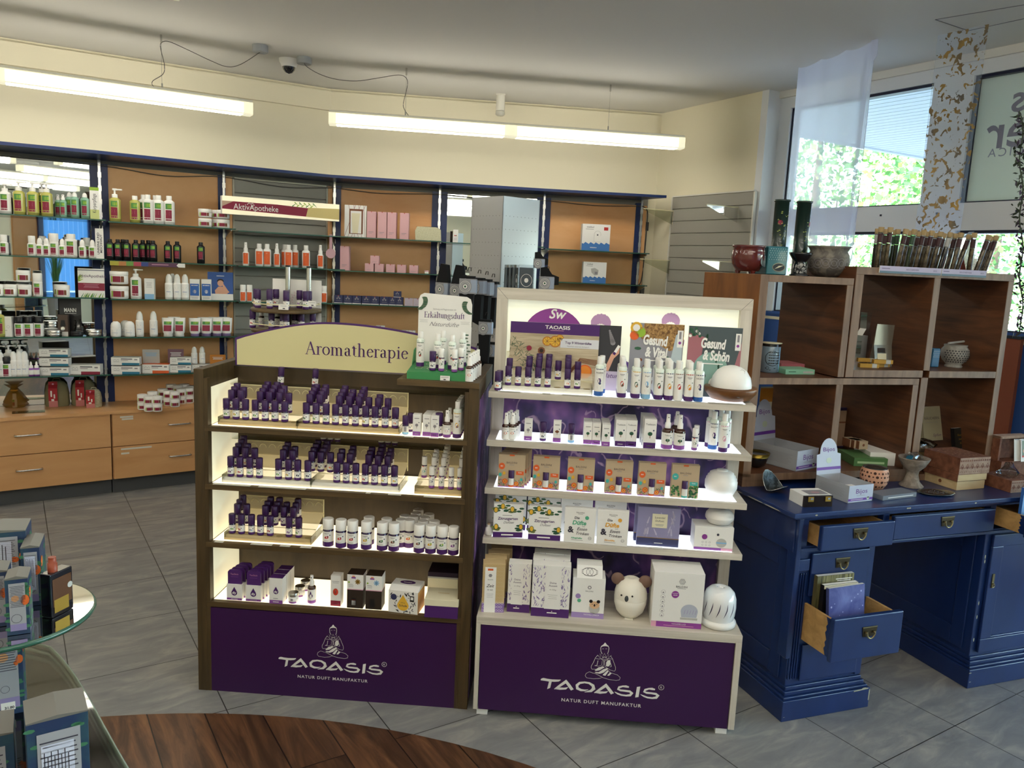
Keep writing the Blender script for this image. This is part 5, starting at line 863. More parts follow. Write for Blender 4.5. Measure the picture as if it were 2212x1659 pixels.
def a_jun(l,w,h,T):
    l.rect(0,w,0,h*.135,mat('soft_violet','#9d86bd',.5),T[0]); l.text('TAOWELL JUNIOR',w*.62,h*.07,h*.045,LAB,T[1],res=2); l.disc(w*.52,h*.77,.0075,GREYI,T[0],6).disc(w*.52,h*.77,.004,CARD,T[1],6).text('BALDINI',w*.52,h*.66,h*.045,INK,T[0],spacing=1.1,res=2); l.disc(w*.18,h*.54,.0095,MT['soft_violet'],T[0],16).disc(w*.22,h*.43,.007,MINT,T[1],14)
    l.disc(w*.7,h*.25,.0195,GREYC,T[0],24,.022).disc(w*.7,h*.34,.0185,mat('peach_print','#dcb48e',.6),T[1],20,.0145); [l.disc(w*.7+s*.0135,h*.43,.0065,BLK,T[2 if s < 0 else 2],12) for s in (-1,1)]; [l.disc(w*.7+s*.0085,h*.36,.0016,BLK,T[3],8) for s in (-1,1)]; l.disc(w*.7,h*.335,.0032,BLK,T[3],10,.005)
t = pbox('diffuser_carton',1236,1306,.055,Y5,.152,.085,CARD,a_jun,'white diffuser carton with a koala diffuser picture and lilac foot'); w_ = .066
b = MB(); b.prism([(0,.152),(.085,.152),(.085,.192),(.022,.192)],-.046,.046,CARD,'x',T=lambda x,y,z: (x,y,z)); b.build('sloping_lid',t); l = MB(); TS = lambda u,v: (u,.0225*v/.04-.0012,.152+v)
hx = [(.028*c,.02+.0125*s) for c,s in ((-1,.4),(-.35,1),(.35,1),(1,.4),(1,-.4),(.35,-1),(-.35,-1),(-1,-.4))]
for a,b_ in zip(hx,hx[1:]+hx[:1]): l.ribbon([a,b_],.0012,BLK,TS)
l.ring(0,.02,.012,.0012,BLK,TS,20).ring(-.013,.02,.0115,.001,BLK,TS,16).ring(.013,.02,.0115,.001,BLK,TS,16); l.build('lid_print',t)
t = thing('koala_diffuser',R2,(X2(1362,.10,Y5+.07),.105,Y5),'white koala-faced diffuser with brown ears on the cupboard top','diffuser',rz=-.12); KB = mat('taupe_ear','#7d6156',.5); SHW = mat('cream_shell','#ece8dd',.45)
MB().lathe([(.022,0),(.034,.003),(.050,.022),(.0585,.05),(.060,.072),(.0595,.0725)],SHW,40).build('lower_shell',t); MB().lathe([(.0595,.073),(.0585,.095),(.052,.118),(.040,.135),(.024,.145),(.012,.147),(.007,.144)],SHW,40).build('upper_shell',t)
for s in (-1,1): e = MB().lathe([(.006,-.004),(.019,-.004),(.024,0),(.021,.004),(.0005,.0045)],KB,20); e.v = [(x,-z,y) for x,y,z in e.v]; o = e.build('ear',t,loc=(s*.050,-.012,.141)); o.rotation_euler = (0,s*.5,0)
for s,dz in ((-1,.0),(1,0)): MB().lathe([(.0035,0),(.0035,.0012)],BLK,12).build('eye',t,loc=(s*.0195-.012,-.0573,.098)).rotation_euler = (math.pi/2,0,0)
n = MB().lathe([(.0005,.004),(.005,.0035),(.0075,0)],mat('slate_nose','#3a3f42',.45),16); n.v = [(x,-z,y*1.6) for x,y,z in n.v]; n.build('nose',t,loc=(-.012,-.0575,.086)); MB().box(-.015,.015,-.04,-.02,-.0,.003,SHW).build('base_rim',t)
def a_luce(l,w,h,T):
    l.rect(0,w,0,h*.1,MAG,T[0]); l.rect(0,w*.1,0,h*.1,PINKP,T[1]); l.text('TAOLAMPE LUCE',w*.55,h*.055,h*.032,LAB,T[1],res=2); l.rect(w*.25,w*.85,h*.03,h*.038,PINKP,T[1])
    for q in (.0110,.0075,.0035): l.ring(w*.56,h*.845,q,.0012,INK,T[0],6)
    l.text('BALDINI',w*.555,h*.735,h*.048,INK,T[0],spacing=1.12,bold=.01); l.rect(w*.47,w*.64,h*.715,h*.722,GREYI,T[0]); l.disc(w*.44,h*.605,.0135,MAG,T[0],22).text('GRATIS',w*.44,h*.587,h*.022,LAB,T[1],bold=.03,res=2).rect(w*.38,w*.5,h*.625,h*.63,LAB,T[1])
    for k in range(6): l.ring(w*.2,h*(.64-.085*k),.0075,.0007,GREYI,T[0],14).disc(w*.2,h*(.63-.085*k),.003,GREYI,T[0],6)
    l.flat([(w*(.74+.17*math.cos(R(a))),h*(.31+.13*math.sin(R(a)))) for a in range(0,181,15)]+[(w*.59,h*.2),(w*.89,h*.2)],mat('pale_blue_print','#b6bccb',.5),T[0]); l.rect(w*.57,w*.91,h*.155,h*.195,GREYC,T[1]); [l.ribbon([(w*(.64+.055*k),h*.26),(w*(.66+.055*k),h*.34)],.0012,MT['soft_violet'],T[1]) for k in range(5)]
pbox('diffuser_carton',1410,1519,.03,Y5,.205,.12,CARD,a_luce,'large white diffuser carton with a magenta disc and pink foot',side=None)
t = thing('aroma_diffuser',R2,(X2(1554,.08,Y5+.07),.085,Y5),'glossy white bell-shaped diffuser with slanted slots at the end of the cupboard top','diffuser'); GL_ = mat('glazed_white','#e6e8ea',.12,coat=.6)
MB().lathe([(.05,0),(.0615,.003),(.0635,.012),(.0635,.018),(.058,.024),(.052,.026)],WHT,44).build('base',t)
pr = [(.053,.026),(.0585,.045),(.0605,.075),(.058,.105),(.050,.127),(.036,.140),(.020,.145),(.011,.142),(.009,.136)]; MB().lathe(pr,GL_,44).build('bell',t)
s = MB(); SL = mat('slot_dark','#3a3350',.7)
def rr(z):
    for (r0,z0),(r1,z1) in zip(pr,pr[1:]):
        if z0 <= z <= z1: return r0+(r1-r0)*(z-z0)/(z1-z0)
    return .06
for k in range(14):
    a0 = 2*math.pi*k/14+.1; L_ = []
    for q in range(9): z = .048+.052*q/8; a = a0+.22*q/8+.05*math.sin(q/8*3.14); L_.append((a,z,.0018*math.sin(math.pi*(q+.4)/8.8)))
    for (a,z,w),(a2,z2,w2) in zip(L_,L_[1:]):
        P = [((rr(zz)+.0007)*math.sin(aa),-(rr(zz)+.0007)*math.cos(aa),zz) for aa,zz in ((a-w/.06,z),(a+w/.06,z),(a2+w2/.06,z2),(a2-w2/.06,z2))]; s.poly(P,SL)
s.build('slots',t)
k = 0
for z,pxs in ((Y1,((1078,1124),(1171,1189),(1215,1280),(1530,1606))),(Y2,((1092,1110),(1170,1192),(1260,1290),(1412,1450))),(Y4,((1408,1432),))):
    for a,b_ in pxs: x0,x1 = R2.xa(a,.11,z),R2.xa(b_,.11,z); k += 1; tag(MB().box(x0,x1,.108,.124,z+.0003,z+.0010,STR).build('price_strip',F=R2),'%s clear price strip along the pale rack shelf edges' % ORD[k-1],'price strip','price strips on the pale rack')
# -- green counter display on the dark rack's top shelf
t = thing('counter_display',R1,(.765,.02,1.234),'cold-season counter display: green card tray with white leaf-printed back board','counter display'); GRC = mat('green_card','#3c8a54',.55)
b = MB(); b.prism([(0,0),(0,.026),(.155,.045),(.155,0)],0,.215,GRC,'x'); b.prism([(.155,.045),(.155,.095),(.125,.09),(.09,.038)],0,.003,GRC,'x'); b.build('tray',t)
tt = lambda y: .026+.019*y/.155+.0006; l = MB()
for u,v in ((.03,.09),(.055,.065),(.033,.05),(.075,.05),(.10,.095),(.125,.035),(.15,.075),(.18,.05),(.06,.115)): l.disc(u,v,.011,BLK if u in (.10,) else GRN,lambda a,c: (a,c,tt(c)),16,.010).ring(u,v,.0115,.0012,LAB,lambda a,c: (a,c,tt(c)+.0004),16)
l.build('bottle_holes',t)
o_ = [(.008,.045),(.206,.045),(.206,.262),(.200,.282),(.186,.290),(.028,.298),(.014,.290),(.008,.275)]; MB().prism(o_,.157,.160,CARD).build('back_board',t); l = MB(); T = lambda u,v: (u,.1564,v); serif(l,'Erkältungsduft',.105,.208,.0225,PURB,T,sx=.92,gap=-.02)
l.text('Stärkung und Regeneration mit',.105,.238,.0085,GREYI,T,sx=.8); l.text('Naturdüfte',.105,.178,.022,GREYI,T,shear=.5,sx=1.1); rd = random.Random(8); LG = mat('sage_print','#5d6d58',.6)
for cx,cz,sgn in ((.02,.285,1),(.19,.275,-1)):
    for k in range(16): a = -.3-k*.12 if sgn > 0 else -2.8+k*.12; q = .012+.0028*k; u,v = cx+q*math.cos(a)*.8,cz+q*math.sin(a); l.disc(min(max(u,.014),.200),min(v,.284),.010,(LG,DGRN)[k % 2],(lambda k: lambda u,v: (u,.1560-.0002*(k % 3),v))(k),7,.0032,rd.uniform(0,3))
for k in range(16): l.disc((.02,.195)[k % 2]+rd.uniform(-.008,.006),.06+.006*k,.008,(LG,DGRN)[k % 3 == 0],T,7,.003,rd.uniform(0,3))
l.bars(.012,.045,.2,.0006,3,.004,GREYI,T).bars(.165,.2,.198,.0006,3,.004,GREYI,T); l.build('print',t)
G = 'bottles on the green counter display'; F = Fr(*(R1.w(.765,.02,0).xy),-2.95,1.234)
for i,(u,v,k,s,d) in enumerate(((.033,.075,'tall_cold',1.0,'tall bottle with green neck at the outer hole'),(.098,.06,'tall_cold',.97,'tall bottle with green neck at mid tray'),(.150,.06,'tall_cold',.97,'tall bottle with green neck beside the roll-on'),(.108,.12,'tall_cold',.97,'tall bottle with green neck behind the middle one'),(.182,.11,'tall_cold',.97,'tall bottle with green neck near the inner corner'))):
    put(k,F,(u,v,tt(v)),d,G,sc=(s*.88,s*.88,s*.92))
put('oil2',F,(.086,.028,tt(.028)),'purple-capped oil bottle on the green counter display',G)
for i,(u,v) in enumerate(((.118,.026),(.165,.022),(.185,.05))): put('roll2',F,(u,v,tt(v)),'%s white-capped roll-on bottle on the green counter display' % ORD[i],G)
for r in range(5): put('mist0',R1,(.987+.003*r,.022+.04*r,1.2345),'%s brown spray bottle in file beside the green counter display' % ORD[r],'brown sprays beside the counter display')
t = thing('price_card',R1,(.885,.012,1.235),'small white price card on the green counter display','price card'); MB().box(0,.034,.0,.001,.0,.017,CARD).build('card',t); l = MB(); l.rect(.003,.03,.011,.0125,GREYI,front(0,-.0004,0)).rect(.012,.02,.002,.0055,INK,front(0,-.0004,0)); l.build('print',t)
# ================================================================ strip lamps, ceiling fittings
TUBE = mat('lamp_glow','#fff6dc',.5,emit=7,ecol='#fff8e8'); TUBEE = mat('lamp_end_glow','#f3ecc8',.5,emit=.45,ecol='#f4efd0'); LHOUS = mat('lamp_housing','#dcdad0',.4); CABLE = mat('grey_cable','#5d5a56',.5)
def lamp(F,segs,x0,x1,y,label,mounts,zt=2.61):
    t = thing('pendant_strip_lamp',F,(0,y,0),label,'ceiling lamp','pendant strip lamps'); MB().box(x0,x1,-.035,.035,zt-.016,zt,LHOUS).build('housing',t,bevel=.002)
    b = MB(); b.prism([(-.05,zt-.085),(-.05,zt-.02),(-.044,zt-.016),(.044,zt-.016),(.05,zt-.02),(.05,zt-.085),(.042,zt-.092),(-.042,zt-.092)],x0,x1,TUBEE,'x'); b.build('diffuser',t,bevel=0)
    g = MB()
    for a,b_ in segs: g.prism([(-.0508,zt-.084),(-.0508,zt-.024),(.0508,zt-.024),(.0508,zt-.084),(.040,zt-.0928),(-.040,zt-.0928)],a,b_,TUBE,'x')
    g.build('glowing_tube',t); w = MB()
    for m in mounts: w.tube([(m,0,zt),(m,0,CEIL)],.0012,SILV,5).lathe([(.006,0),(.006,-.045)][::-1],SILV,10,m,0,CEIL).lathe([(.005,0),(.005,.03)],SILV,8,m,0,zt)
    w.build('suspension_wire',t); return t
LA = Fr(-2.203,4.974,31.2); LB = Fr(-.803,5.531,8.8)
xL1 = LA.xa(543,0,2.57); xL0 = xL1-2.75; lamp(LA,((xL0+.06,xL0+1.33),(xL1-1.33,xL1-.06)),xL0,xL1,0,'pendant strip lamp above the mirror and shampoo shelves',(0,xL0+.55))
xa0,xb0 = LB.xa(711,0,2.57),LB.xa(1475,0,2.57); mid = LB.xa(1102,0,2.57)
lamp(LB,((xa0+.05,mid-.045),(mid+.045,xb0-.05)),xa0,xb0,0,'pendant strip lamp above the pink and sunscreen shelves',(0,1.415))
for i,(x,y,yaw) in enumerate(((-2.4,2.2,31),(.6,1.9,9),(-2.2,.7,20),(1.0,.5,9),(-2.5,-.9,9),(.7,-.9,9),(-2.4,-2.4,9),(.7,-2.4,9))):  # mirrors show a few; the further rows are added to brighten the floor
    lamp(Fr(x,y,yaw),((-1.32,-.04),(.04,1.32)),-1.38,1.38,0,'%s pendant strip lamp of the customer-side rows, mirrored and multiplied for fill light' % ORD[i],(-.8,.8))
def rose(px,py,cab,zt,lab):
    P = onz(px,py,CEIL); t = thing('cable_outlet',G0,(P.x,P.y,CEIL-.042),lab,'ceiling outlet','grey ceiling cable outlets',tilt=(0,0)); MB().lathe([(.045,0),(.0475,.004),(.0475,.042)],mat('outlet_grey','#9a9ea2',.5),28).build('cover',t)
    MB().tube([tuple(Vector(c)-Vector((P.x,P.y,CEIL-.042))) for c in cab],.0022,CABLE,6).build('cable',t)
def sm(P,n=6):
    P = [Vector(p) for p in P]; o = []
    for i in range(len(P)-1):
        a,b,c,d = P[max(i-1,0)],P[i],P[i+1],P[min(i+2,len(P)-1)]
        for k in range(n): t = k/n; o.append(.5*((2*b)+(c-a)*t+(2*a-5*b+4*c-d)*t*t+(3*b-a-3*c+d)*t**3))
    return [tuple(p) for p in o]+[tuple(P[-1])]
m1 = Vector((-2.203,4.974,0)); p1 = onz(562,98,CEIL); d1 = Fr(m1.x,m1.y,math.degrees(math.atan2(p1.y-m1.y,p1.x-m1.x)))
rose(562,98,sm([tuple(p1-Vector((0,0,.04)))]+[tuple(d1.w(*d1.on(px,py,0))) for px,py in ((520,139),(490,144),(455,131),(400,105),(365,90),(349,92),(347,105),(355,140),(352,160),(330,175),(331,186),(345,190))]),2.61,'grey round cable outlet feeding the lamp over the mirror')
m2 = Vector((-.803,5.531,0)); p2 = onz(657,122,CEIL); d2 = Fr(m2.x,m2.y,math.degrees(math.atan2(p2.y-m2.y,p2.x-m2.x)))
rose(657,124,sm([tuple(p2-Vector((0,0,.04)))]+[tuple(d2.w(*d2.on(px,py,0))) for px,py in ((664,145),(690,160),(725,171),(770,175),(820,168),(860,162),(877,168),(880,185),(872,220),(873,235),(885,253))]),2.61,'grey round cable outlet beside the dome camera')
P = onz(624,128,CEIL); t = thing('dome_camera',G0,(P.x,P.y,CEIL),'white ceiling security camera with dark dome','security camera'); MB().lathe([(.052,-.034),(.060,-.02),(.064,0)],WHT,32).build('base',t); MB().lathe([(.001,-.092),(.022,-.086),(.038,-.068),(.044,-.045),(.044,-.034)],mat('dark_dome','#22242a',.08,coat=1),32).build('dome',t); MB().lathe([(.0445,-.05),(.050,-.04),(.052,-.032)],WHT,32).build('trim_ring',t)
P = onz(1082,203,CEIL); t = thing('spotlight',G0,(P.x,P.y,CEIL),'small white cylindrical ceiling spotlight between the two lamp halves','spotlight'); MB().box(-.035,.035,-.02,.02,-.012,0,LHOUS).build('mount',t); MB().lathe([(.033,-.125),(.033,-.012)],LHOUS,20).build('body',t); MB().lathe([(.034,-.128),(.0355,-.15),(.022,-.16)],mat('lens_grey','#bdbcb0',.3),20).build('lens',t)
# ================================================================ wall shelving
MAP = woodmat('maple','#dca268','#ecba86',(1.1,5,2.6),rough=.42,lo=.35,hi=.68,bump=0); MAPH = woodmat('maple_h','#c89562','#d8a876',(1.2,5,6),rough=.4,lo=.35,hi=.68,bump=0); BLU = mat('blue_lacquer','#13295c',.35); GRYW = mat('backing_shade_grey','#8f8d86',.7); SLAT = mat('slatwall_grey','#a19f96',.6); SLATG = mat('slat_groove','#55544f',.6); KICK = mat('kick_grey','#4b4e52',.6)
MIR = mat('mirror','#e6ebea',.015,metal=1)
def unit(name,F,x0,x1,z0,z1,m,label,y=-.08): t = thing(name,F,(x0,y,z0),label,'wall panel'); MB().box(0,x1-x0,0,.03,0,z1-z0,m).build('panel',t); return t
def post(F,x0,x1,rail,label,z0=.575,z1=2.19,rr=True):
    t = thing('shelf_post',F,(x0,-.088,z0),label,'shelf post','blue shelf posts'); MB().box(0,x1-x0,0,.04,0,z1-z0,BLU).build('post',t)
    b = MB(); r = rail-x0; b.box(r-.008,r+.008,-.014,.0,0,z1-z0+.06,SILV)
    for k in range(18): b.box(r-.011,r+.011,-.017,-.012,.03+k*.088,.03+k*.088+.035,SILV)
    b.build('slotted_rail',t)
WALLB = struct(MB().box(-4.6,0,-.05,0,.575,2.24,GRYW),'trim_5',WL); struct(MB().box(0,2.56,-.05,0,.0,2.24,GRYW),'trim_6',WR)  # backing coloured grey to carry the wall's shade under the cornice
mp = unit('mirror_panel',WL,-2.62,-1.668,.575,2.19,MIR,'tall mirror panel behind the creams at the outer end of the wall unit'); unit('wall_panel',WL,-3.62,-2.70,.575,2.19,MAP,'maple panel beyond the mirror at the edge of view')
post(WL,-1.668,-1.558,-1.61,'blue post between the mirror panel and the first maple panel'); post(WL,-2.70,-2.62,-2.66,'blue post on the outer side of the mirror panel')
unit('wall_panel',WL,-1.558,-.852,.575,2.185,MAP,'maple panel behind the red-labelled shampoo bottles')
post(WL,-.852,-.80,-.815,'blue post between the shampoo panel and the slatwall'); unit('maple_strip',WL,-.80,-.752,.575,2.185,MAP,'narrow maple strip on the outer side of the sunscreen slatwall')
def slatwall(F,x0,x1,z0,z1,y,label,n,fm):
    t = thing('slatwall',F,(x0,y,z0),label,'slatwall panel','grey slatwall panels'); w = x1-x0; h = (z1-z0)/n; b = MB()
    for k in range(n): b.prism([(0,h*k+.006),(0,h*(k+1)-.004),(.012,h*(k+1)+.004),(.02,h*k)],0,w,SLAT,'x')
    b.box(0,w,.012,.02,0,z1-z0,SLATG); b.build('slats',t); MB().box(-.012,0,-.004,.02,0,z1-z0,fm).box(w,w+.012,-.004,.02,0,z1-z0,fm).box(0,w,-.004,.02,z1-z0,z1-z0+.01,fm).build('frame',t)
ALU = mat('aluminium','#aaa596',.4,metal=.6)
slatwall(WL,-.738,-.055,.575,2.175,-.08,'grey slatwall panel behind the orange sunscreen bottles',16,ALU)
unit('maple_strip',WL,-.040,-.004,.575,2.18,MAP,'narrow maple strip between the slatwall and the blue corner post')
post(WR,.037,.093,.045,'blue post between the slatwall and the pink carton panel'); unit('wall_panel',WR,.093,.796,.3,2.175,MAP,'maple panel behind the pink cartons')
post(WR,.796,.917,.855,'blue post on the inner side of the pink carton panel'); unit('mirror_panel',WR,.917,1.633,.3,2.175,MIR,'mirror panel behind the sock stand')
post(WR,1.633,1.746,1.69,'blue post between the sock stand mirror and the inhaler panel'); unit('wall_panel',WR,1.746,2.453,.3,2.172,MAP,'maple panel behind the two inhaler cartons')
post(WR,2.453,2.512,2.497,'blue post at the inner end of the wall unit'); unit('maple_strip',WR,2.512,2.545,.3,2.17,MAP,'narrow maple strip at the inner end of the wall unit')
# blue cornice board following the bend
t = thing('cornice_board',G0,(0,0,0),'blue cornice board running above the whole wall unit','cornice'); Zb = 2.236
fp = [(p.x,p.y) for p in (onz(-700,238,Zb),onz(0,305,Zb),onz(212,325,Zb),onz(482,354,Zb),onz(711,377,Zb),onz(951,393,Zb),onz(1173,407,Zb),onz(1440,422,Zb))]
bp = [WL.w(-4.9,-.02,0),WL.w(-.0,-.02,0),WR.w(2.48,-.04,0)]; b = MB().prism(fp+[(p.x,p.y) for p in bp[::-1]],Zb-.020,Zb,BLU,'z'); b.build('board',t)
# picture wires behind the cornice
b = MB(); pts = sm([tuple(WL.w(x,-.1,z)) for x,z in ((-3.2,2.19),(-2.3,2.185),(-1.6,2.18),(-1.2,2.15),(-.82,2.178),(-.4,2.145),(-.05,2.168))]+[tuple(WR.w(x,-.1,z)) for x,z in ((.05,2.172),(.4,2.15),(.85,2.168),(1.3,2.15),(1.69,2.165),(2.1,2.15),(2.5,2.165))]); b.tube(pts,.003,CABLE,5); tag(b.build('lighting_cable'),'thin grey cable draped along the top of the wall panels','cable')
t = thing('power_cable',WR,(0,0,0),'black cable with plug hanging at the inner end of the wall unit','cable'); MB().tube(sm([(2.50,-.1,2.165),(2.545,-.1,2.13),(2.55,-.1,2.0),(2.545,-.1,1.75),(2.53,-.1,1.55),(2.47,-.1,1.53)]),.004,BLK,6).build('wire',t); MB().tube([(2.552,-.1,2.04),(2.553,-.1,1.97)],.012,BLK,8).build('connector',t); MB().box(2.53,2.56,-.12,-.09,1.43,1.53,mat('plug_grey','#5c5a50',.5)).build('plug',t)
# glass shelves
def gshelf(F,x0,x1,z,label,d=.29,y1=-.09,br=()):
    t = thing('glass_shelf',F,(x0,y1,z),label,'glass shelf','glass wall shelves'); w = x1-x0; MB().box(0,w,-d,0,-.008,0,SHELFG).build('pane',t); MB().box(0,w,-d-.0008,-d,-.008,0,GEDGE).build('edge',t); b = MB()
    for x in br: b.prism([(0,-.008),(-d*.85,-.008),(-d*.85,-.016),(0,-.075)],x-x0-.004,x-x0+.004,SILV,'x')
    if br: b.build('bracket',t)
SHL = (1.818,1.568,1.316,1.063,.810); SHR = (1.800,1.549,1.300,1.05)
for k,z in enumerate(SHL):
    gshelf(WL,-3.55,-1.60,z,'%s glass shelf from the top in front of the mirror panel' % ORD[k],br=(-1.615,)); gshelf(WL,-1.585,-.79,z-.008 if k < 2 else z-.006,'%s glass shelf from the top on the shampoo panel' % ORD[k],br=(-.812,))
for k,z in enumerate((1.80,1.556,1.302,1.05)): gshelf(WL,-.775,-.0,z,'%s glass shelf from the top in front of the sunscreen slatwall' % ORD[k],br=())
for k,z in enumerate(SHR):
    gshelf(WR,.03,.872,z,'%s glass shelf from the top on the pink carton panel' % ORD[k],br=(.05,.86))
for k,z in enumerate((1.795,1.545,1.29)): gshelf(WR,.878,1.66,z,'%s glass shelf from the top on the mirror behind the sock stand' % ORD[k])
for k,z in enumerate((1.784,1.532,1.285)): gshelf(WR,1.675,2.50,z,'%s glass shelf from the top on the inhaler panel' % ORD[k],br=(1.70,2.49))
SPL,SPR = -.34,-.33     # where the goods stand: just behind the front edge
# drawer units under the wall
F = WL; cb = Fr(*(onz(250,1065,0).xy),35.3)
def drawers(x0,x1,label,hx,strips=()):
    t = thing('drawer_cabinet',cb,(x0,0,0),label,'drawer cabinet','maple drawer cabinets'); w = x1-x0; MB().box(0,w,-.02,.30,.105,.553,MAPH).build('carcass',t); MB().box(0,w,.02,.3,0,.105,KICK).build('plinth',t)
    for i,(z0,z1) in enumerate(((.108,.327),(.332,.552))):
        d = MB().box(.003,w-.003,-.04,-.021,z0,z1,MAPH).build('drawer_front',t,bevel=.001); h = MB(); c = hx; zc = (z0+z1)/2+.015
        h.tube([(c-.07,-.04,zc),(c-.07,-.065,zc),(c-.05,-.068,zc),(c+.05,-.068,zc),(c+.07,-.065,zc),(c+.07,-.04,zc)],.0055,SILV,6).build('handle',d)
        if strips: s = MB(); [s.rect(a,b_,z0+v,z0+v+.012,STR,lambda u,v2: (u,-.0405,v2)) for a,b_,v in strips[i]]; s.build('label_strip',d)
xc = cb.loc(onz(246,1040,.1)).x
drawers(xc-1.05,xc-.003,'maple drawer cabinet under the mirror shelves',.575); drawers(xc+.003,xc+.80,'maple drawer cabinet under the shampoo shelves',.42,(((.05,.24,.195),(.05,.10,.165)),((.05,.13,.19),(.06,.13,.175)))); drawers(xc-2.1,xc-1.056,'maple drawer cabinet beyond the mirror at the edge of view',.575)
wt = [cb.w(xc-2.1,-.05,0),cb.w(xc+.80,-.05,0),WL.w(-.06,-.09,0),WL.w(-4.0,-.09,0)]
tag(MB().prism([(p.x,p.y) for p in wt],.553,.575,MAPH,'z').build('worktop'),'maple worktop along the wall above the drawer cabinets','worktop')
# ---------------------------------------------------------------- goods on the wall shelves
def wput(key,F,loc,label,group=None,rz=0.0,q=(1,1)): return put(key,F,loc,label,group,rz=rz,sc=fit(key,F,loc,q))
def hh(key,F,y,z,n=1): return KD[key][1]*(F.w(0,y,z)-CAMP).dot(_fw)/FPX*n     # height of one such thing here
def shelfrow(F,z,y,items,where,group):
    n = {}
    for px,key,what,*dy in items:
        yy = y+(dy[0] if dy else 0); k = n.get(what,0); n[what] = k+1
        lc = (F.xa(px,yy,z+.05),yy,z); put(key,F,lc,'%s %s %s' % (ORD[k],what,where),group,sc=fit(key,F,lc),rz=(F is WL)*-.28+(F is WR)*-.05)
a,b_,c,d_,e = SHL
shelfrow(WL,a,SPL,[(12,'rg_pumpw','white pump bottle'),(42,'rg_pump','yellow pump bottle'),(72,'rg_pump','yellow pump bottle'),(102,'rg_pump','yellow pump bottle'),(92,'rg_pump','yellow pump bottle in the back row',.07),(126,'rg_tonic','green tonic spray in the back row',.06),(137,'rg_tonic','green tonic spray'),(151,'rg_tonicb','green tonic bottle in the back row',.07),(162,'rg_tonicb','green tonic bottle'),(184,'rg_tonicb','green tonic bottle')],'on the top mirror shelf','green and red body care bottles')
shelfrow(WL,b_,SPL,[(9,'rg_cream','cream dispenser'),(69,'rg_cream','cream dispenser'),(86,'rg_creamd','domed cream dispenser'),(101,'rg_creamd','domed cream dispenser'),(93,'rg_cream','back-row cream dispenser',.07),(117,'rg_creamt','wide-capped cream dispenser'),(135,'rg_creamd','domed cream dispenser'),(154,'rg_big','large white lotion bottle'),(147,'rg_cream','back-row cream dispenser',.08),(178,'rg_creamd','domed cream dispenser'),(188,'rg_cream','back-row cream dispenser',.08),(200,'rg_creamd','domed cream dispenser')],'on the second mirror shelf','white cream dispensers')
shelfrow(WL,c,SPL,[(-6,'jarlow','low jar'),(22,'jarlow','low jar'),(53,'jarlow','low jar'),(82,'rg_creamt','tall dispenser'),(50,'jarlow','low jar in the back row',.07),(136,'jarlow','low jar'),(131,'jarlow','low jar in the back row',.07)],'on the third mirror shelf','white cream jars'); wput('jarlow',WL,(WL.xa(51,SPL,c+.06),SPL,c+.001+hh('jarlow',WL,SPL,c)),'cream jar stacked on the middle low jar of the third mirror shelf','white cream jars')
shelfrow(WL,d_,SPL,[(42,'rg_stick','black-capped deodorant'),(62,'rg_stick','black-capped deodorant'),(84,'rg_stick','black-capped deodorant'),(52,'rg_stick','back-row black-capped deodorant',.07),(72,'rg_stick','back-row black-capped deodorant',.07),(117,'tin','round metal tin'),(166,'tinblk','black tin'),(202,'tin','round metal tin'),(112,'tin','back-row metal tin',.07),(193,'jarpink','clear little jar',.03)],'on the fourth mirror shelf',"men's care goods")
wput('tin',WL,(WL.xa(112,SPL+.07,d_+.03),SPL+.07,d_+.001+hh('tin',WL,SPL,d_)),'metal tin stacked on the back-row tin of the fourth mirror shelf',"men's care goods")
shelfrow(WL,e,SPL,[(2,'wb_spray','plain white bottle'),(15,'rg_stick','black-capped stick'),(30,'wb_spray','clear-capped white lotion bottle'),(42,'wb_spray','clear-capped white lotion bottle'),(54,'wb_spray','clear-capped white lotion bottle'),(-2,'rg_pumpw','rear white pump bottle',.09),(20,'rg_pumpw','rear white pump bottle',.09),(44,'rg_pumpw','rear white pump bottle',.09)],'on the fifth mirror shelf','white face care bottles')
bott('serum','serum_dropper_bottle',.0125,.034,.009,.026,PURV,WHT,(.006,.026,LAB),None,sh=.005,top='dropper',neck=.6); shelfrow(WL,e,SPL,[(67,'serum','purple serum dropper bottle'),(79,'serum','purple serum dropper bottle')],'on the fifth mirror shelf','purple serum droppers')
for k in range(3): wput('strip_teal',WL,(WL.xa(117,SPL,e+.03),SPL,e+(hh('strip_teal',WL,SPL,e)+.001)*k),'%s teal-striped flat carton from the bottom of the stack on the fifth mirror shelf' % ORD[k],'teal-striped flat cartons',rz=-.28)
wput('strip_wine',WL,(WL.xa(183,SPL,e+.03),SPL,e),'wine-striped flat carton on the fifth mirror shelf','wine-striped cartons',rz=-.28)
wput('rg_shower',WL,(WL.xa(1,SPL,1.0),SPL,d_),'green and red bottle at the edge of the fourth mirror shelf',None)
pbox('white_gold_carton',-25,26,SPL,d_,.125,.05,CARD,lambda l,w,h,T: (l.rect(w*.3,w*.55,h*.55,h*.8,GOLD,T[0]),l.ring(w*.85,h*.5,.008,.0008,GREYI,T[0]),l.rect(w*.3,w*.8,h*.3,h*.32,GREYI,T[0])),'white carton with gold square at the edge of the fourth mirror shelf',F=WL,rz=-.28)
def a_mann(l,w,h,T): l.text('MANN',w*.5,h*.62,h*.15,LAB,T[0],bold=.03,fit=w*.55); l.rect(w*.25,w*.78,h*.575,h*.585,LAB,T[0]); l.flat([(0,0),(w,0),(w,h*.55),(w*.7,h*.5),(w*.4,h*.62),(0,h*.5)],BLK,lambda u,v: (lambda p: (p[0],p[1]+.0002,p[2]))(T[0](u,v)))
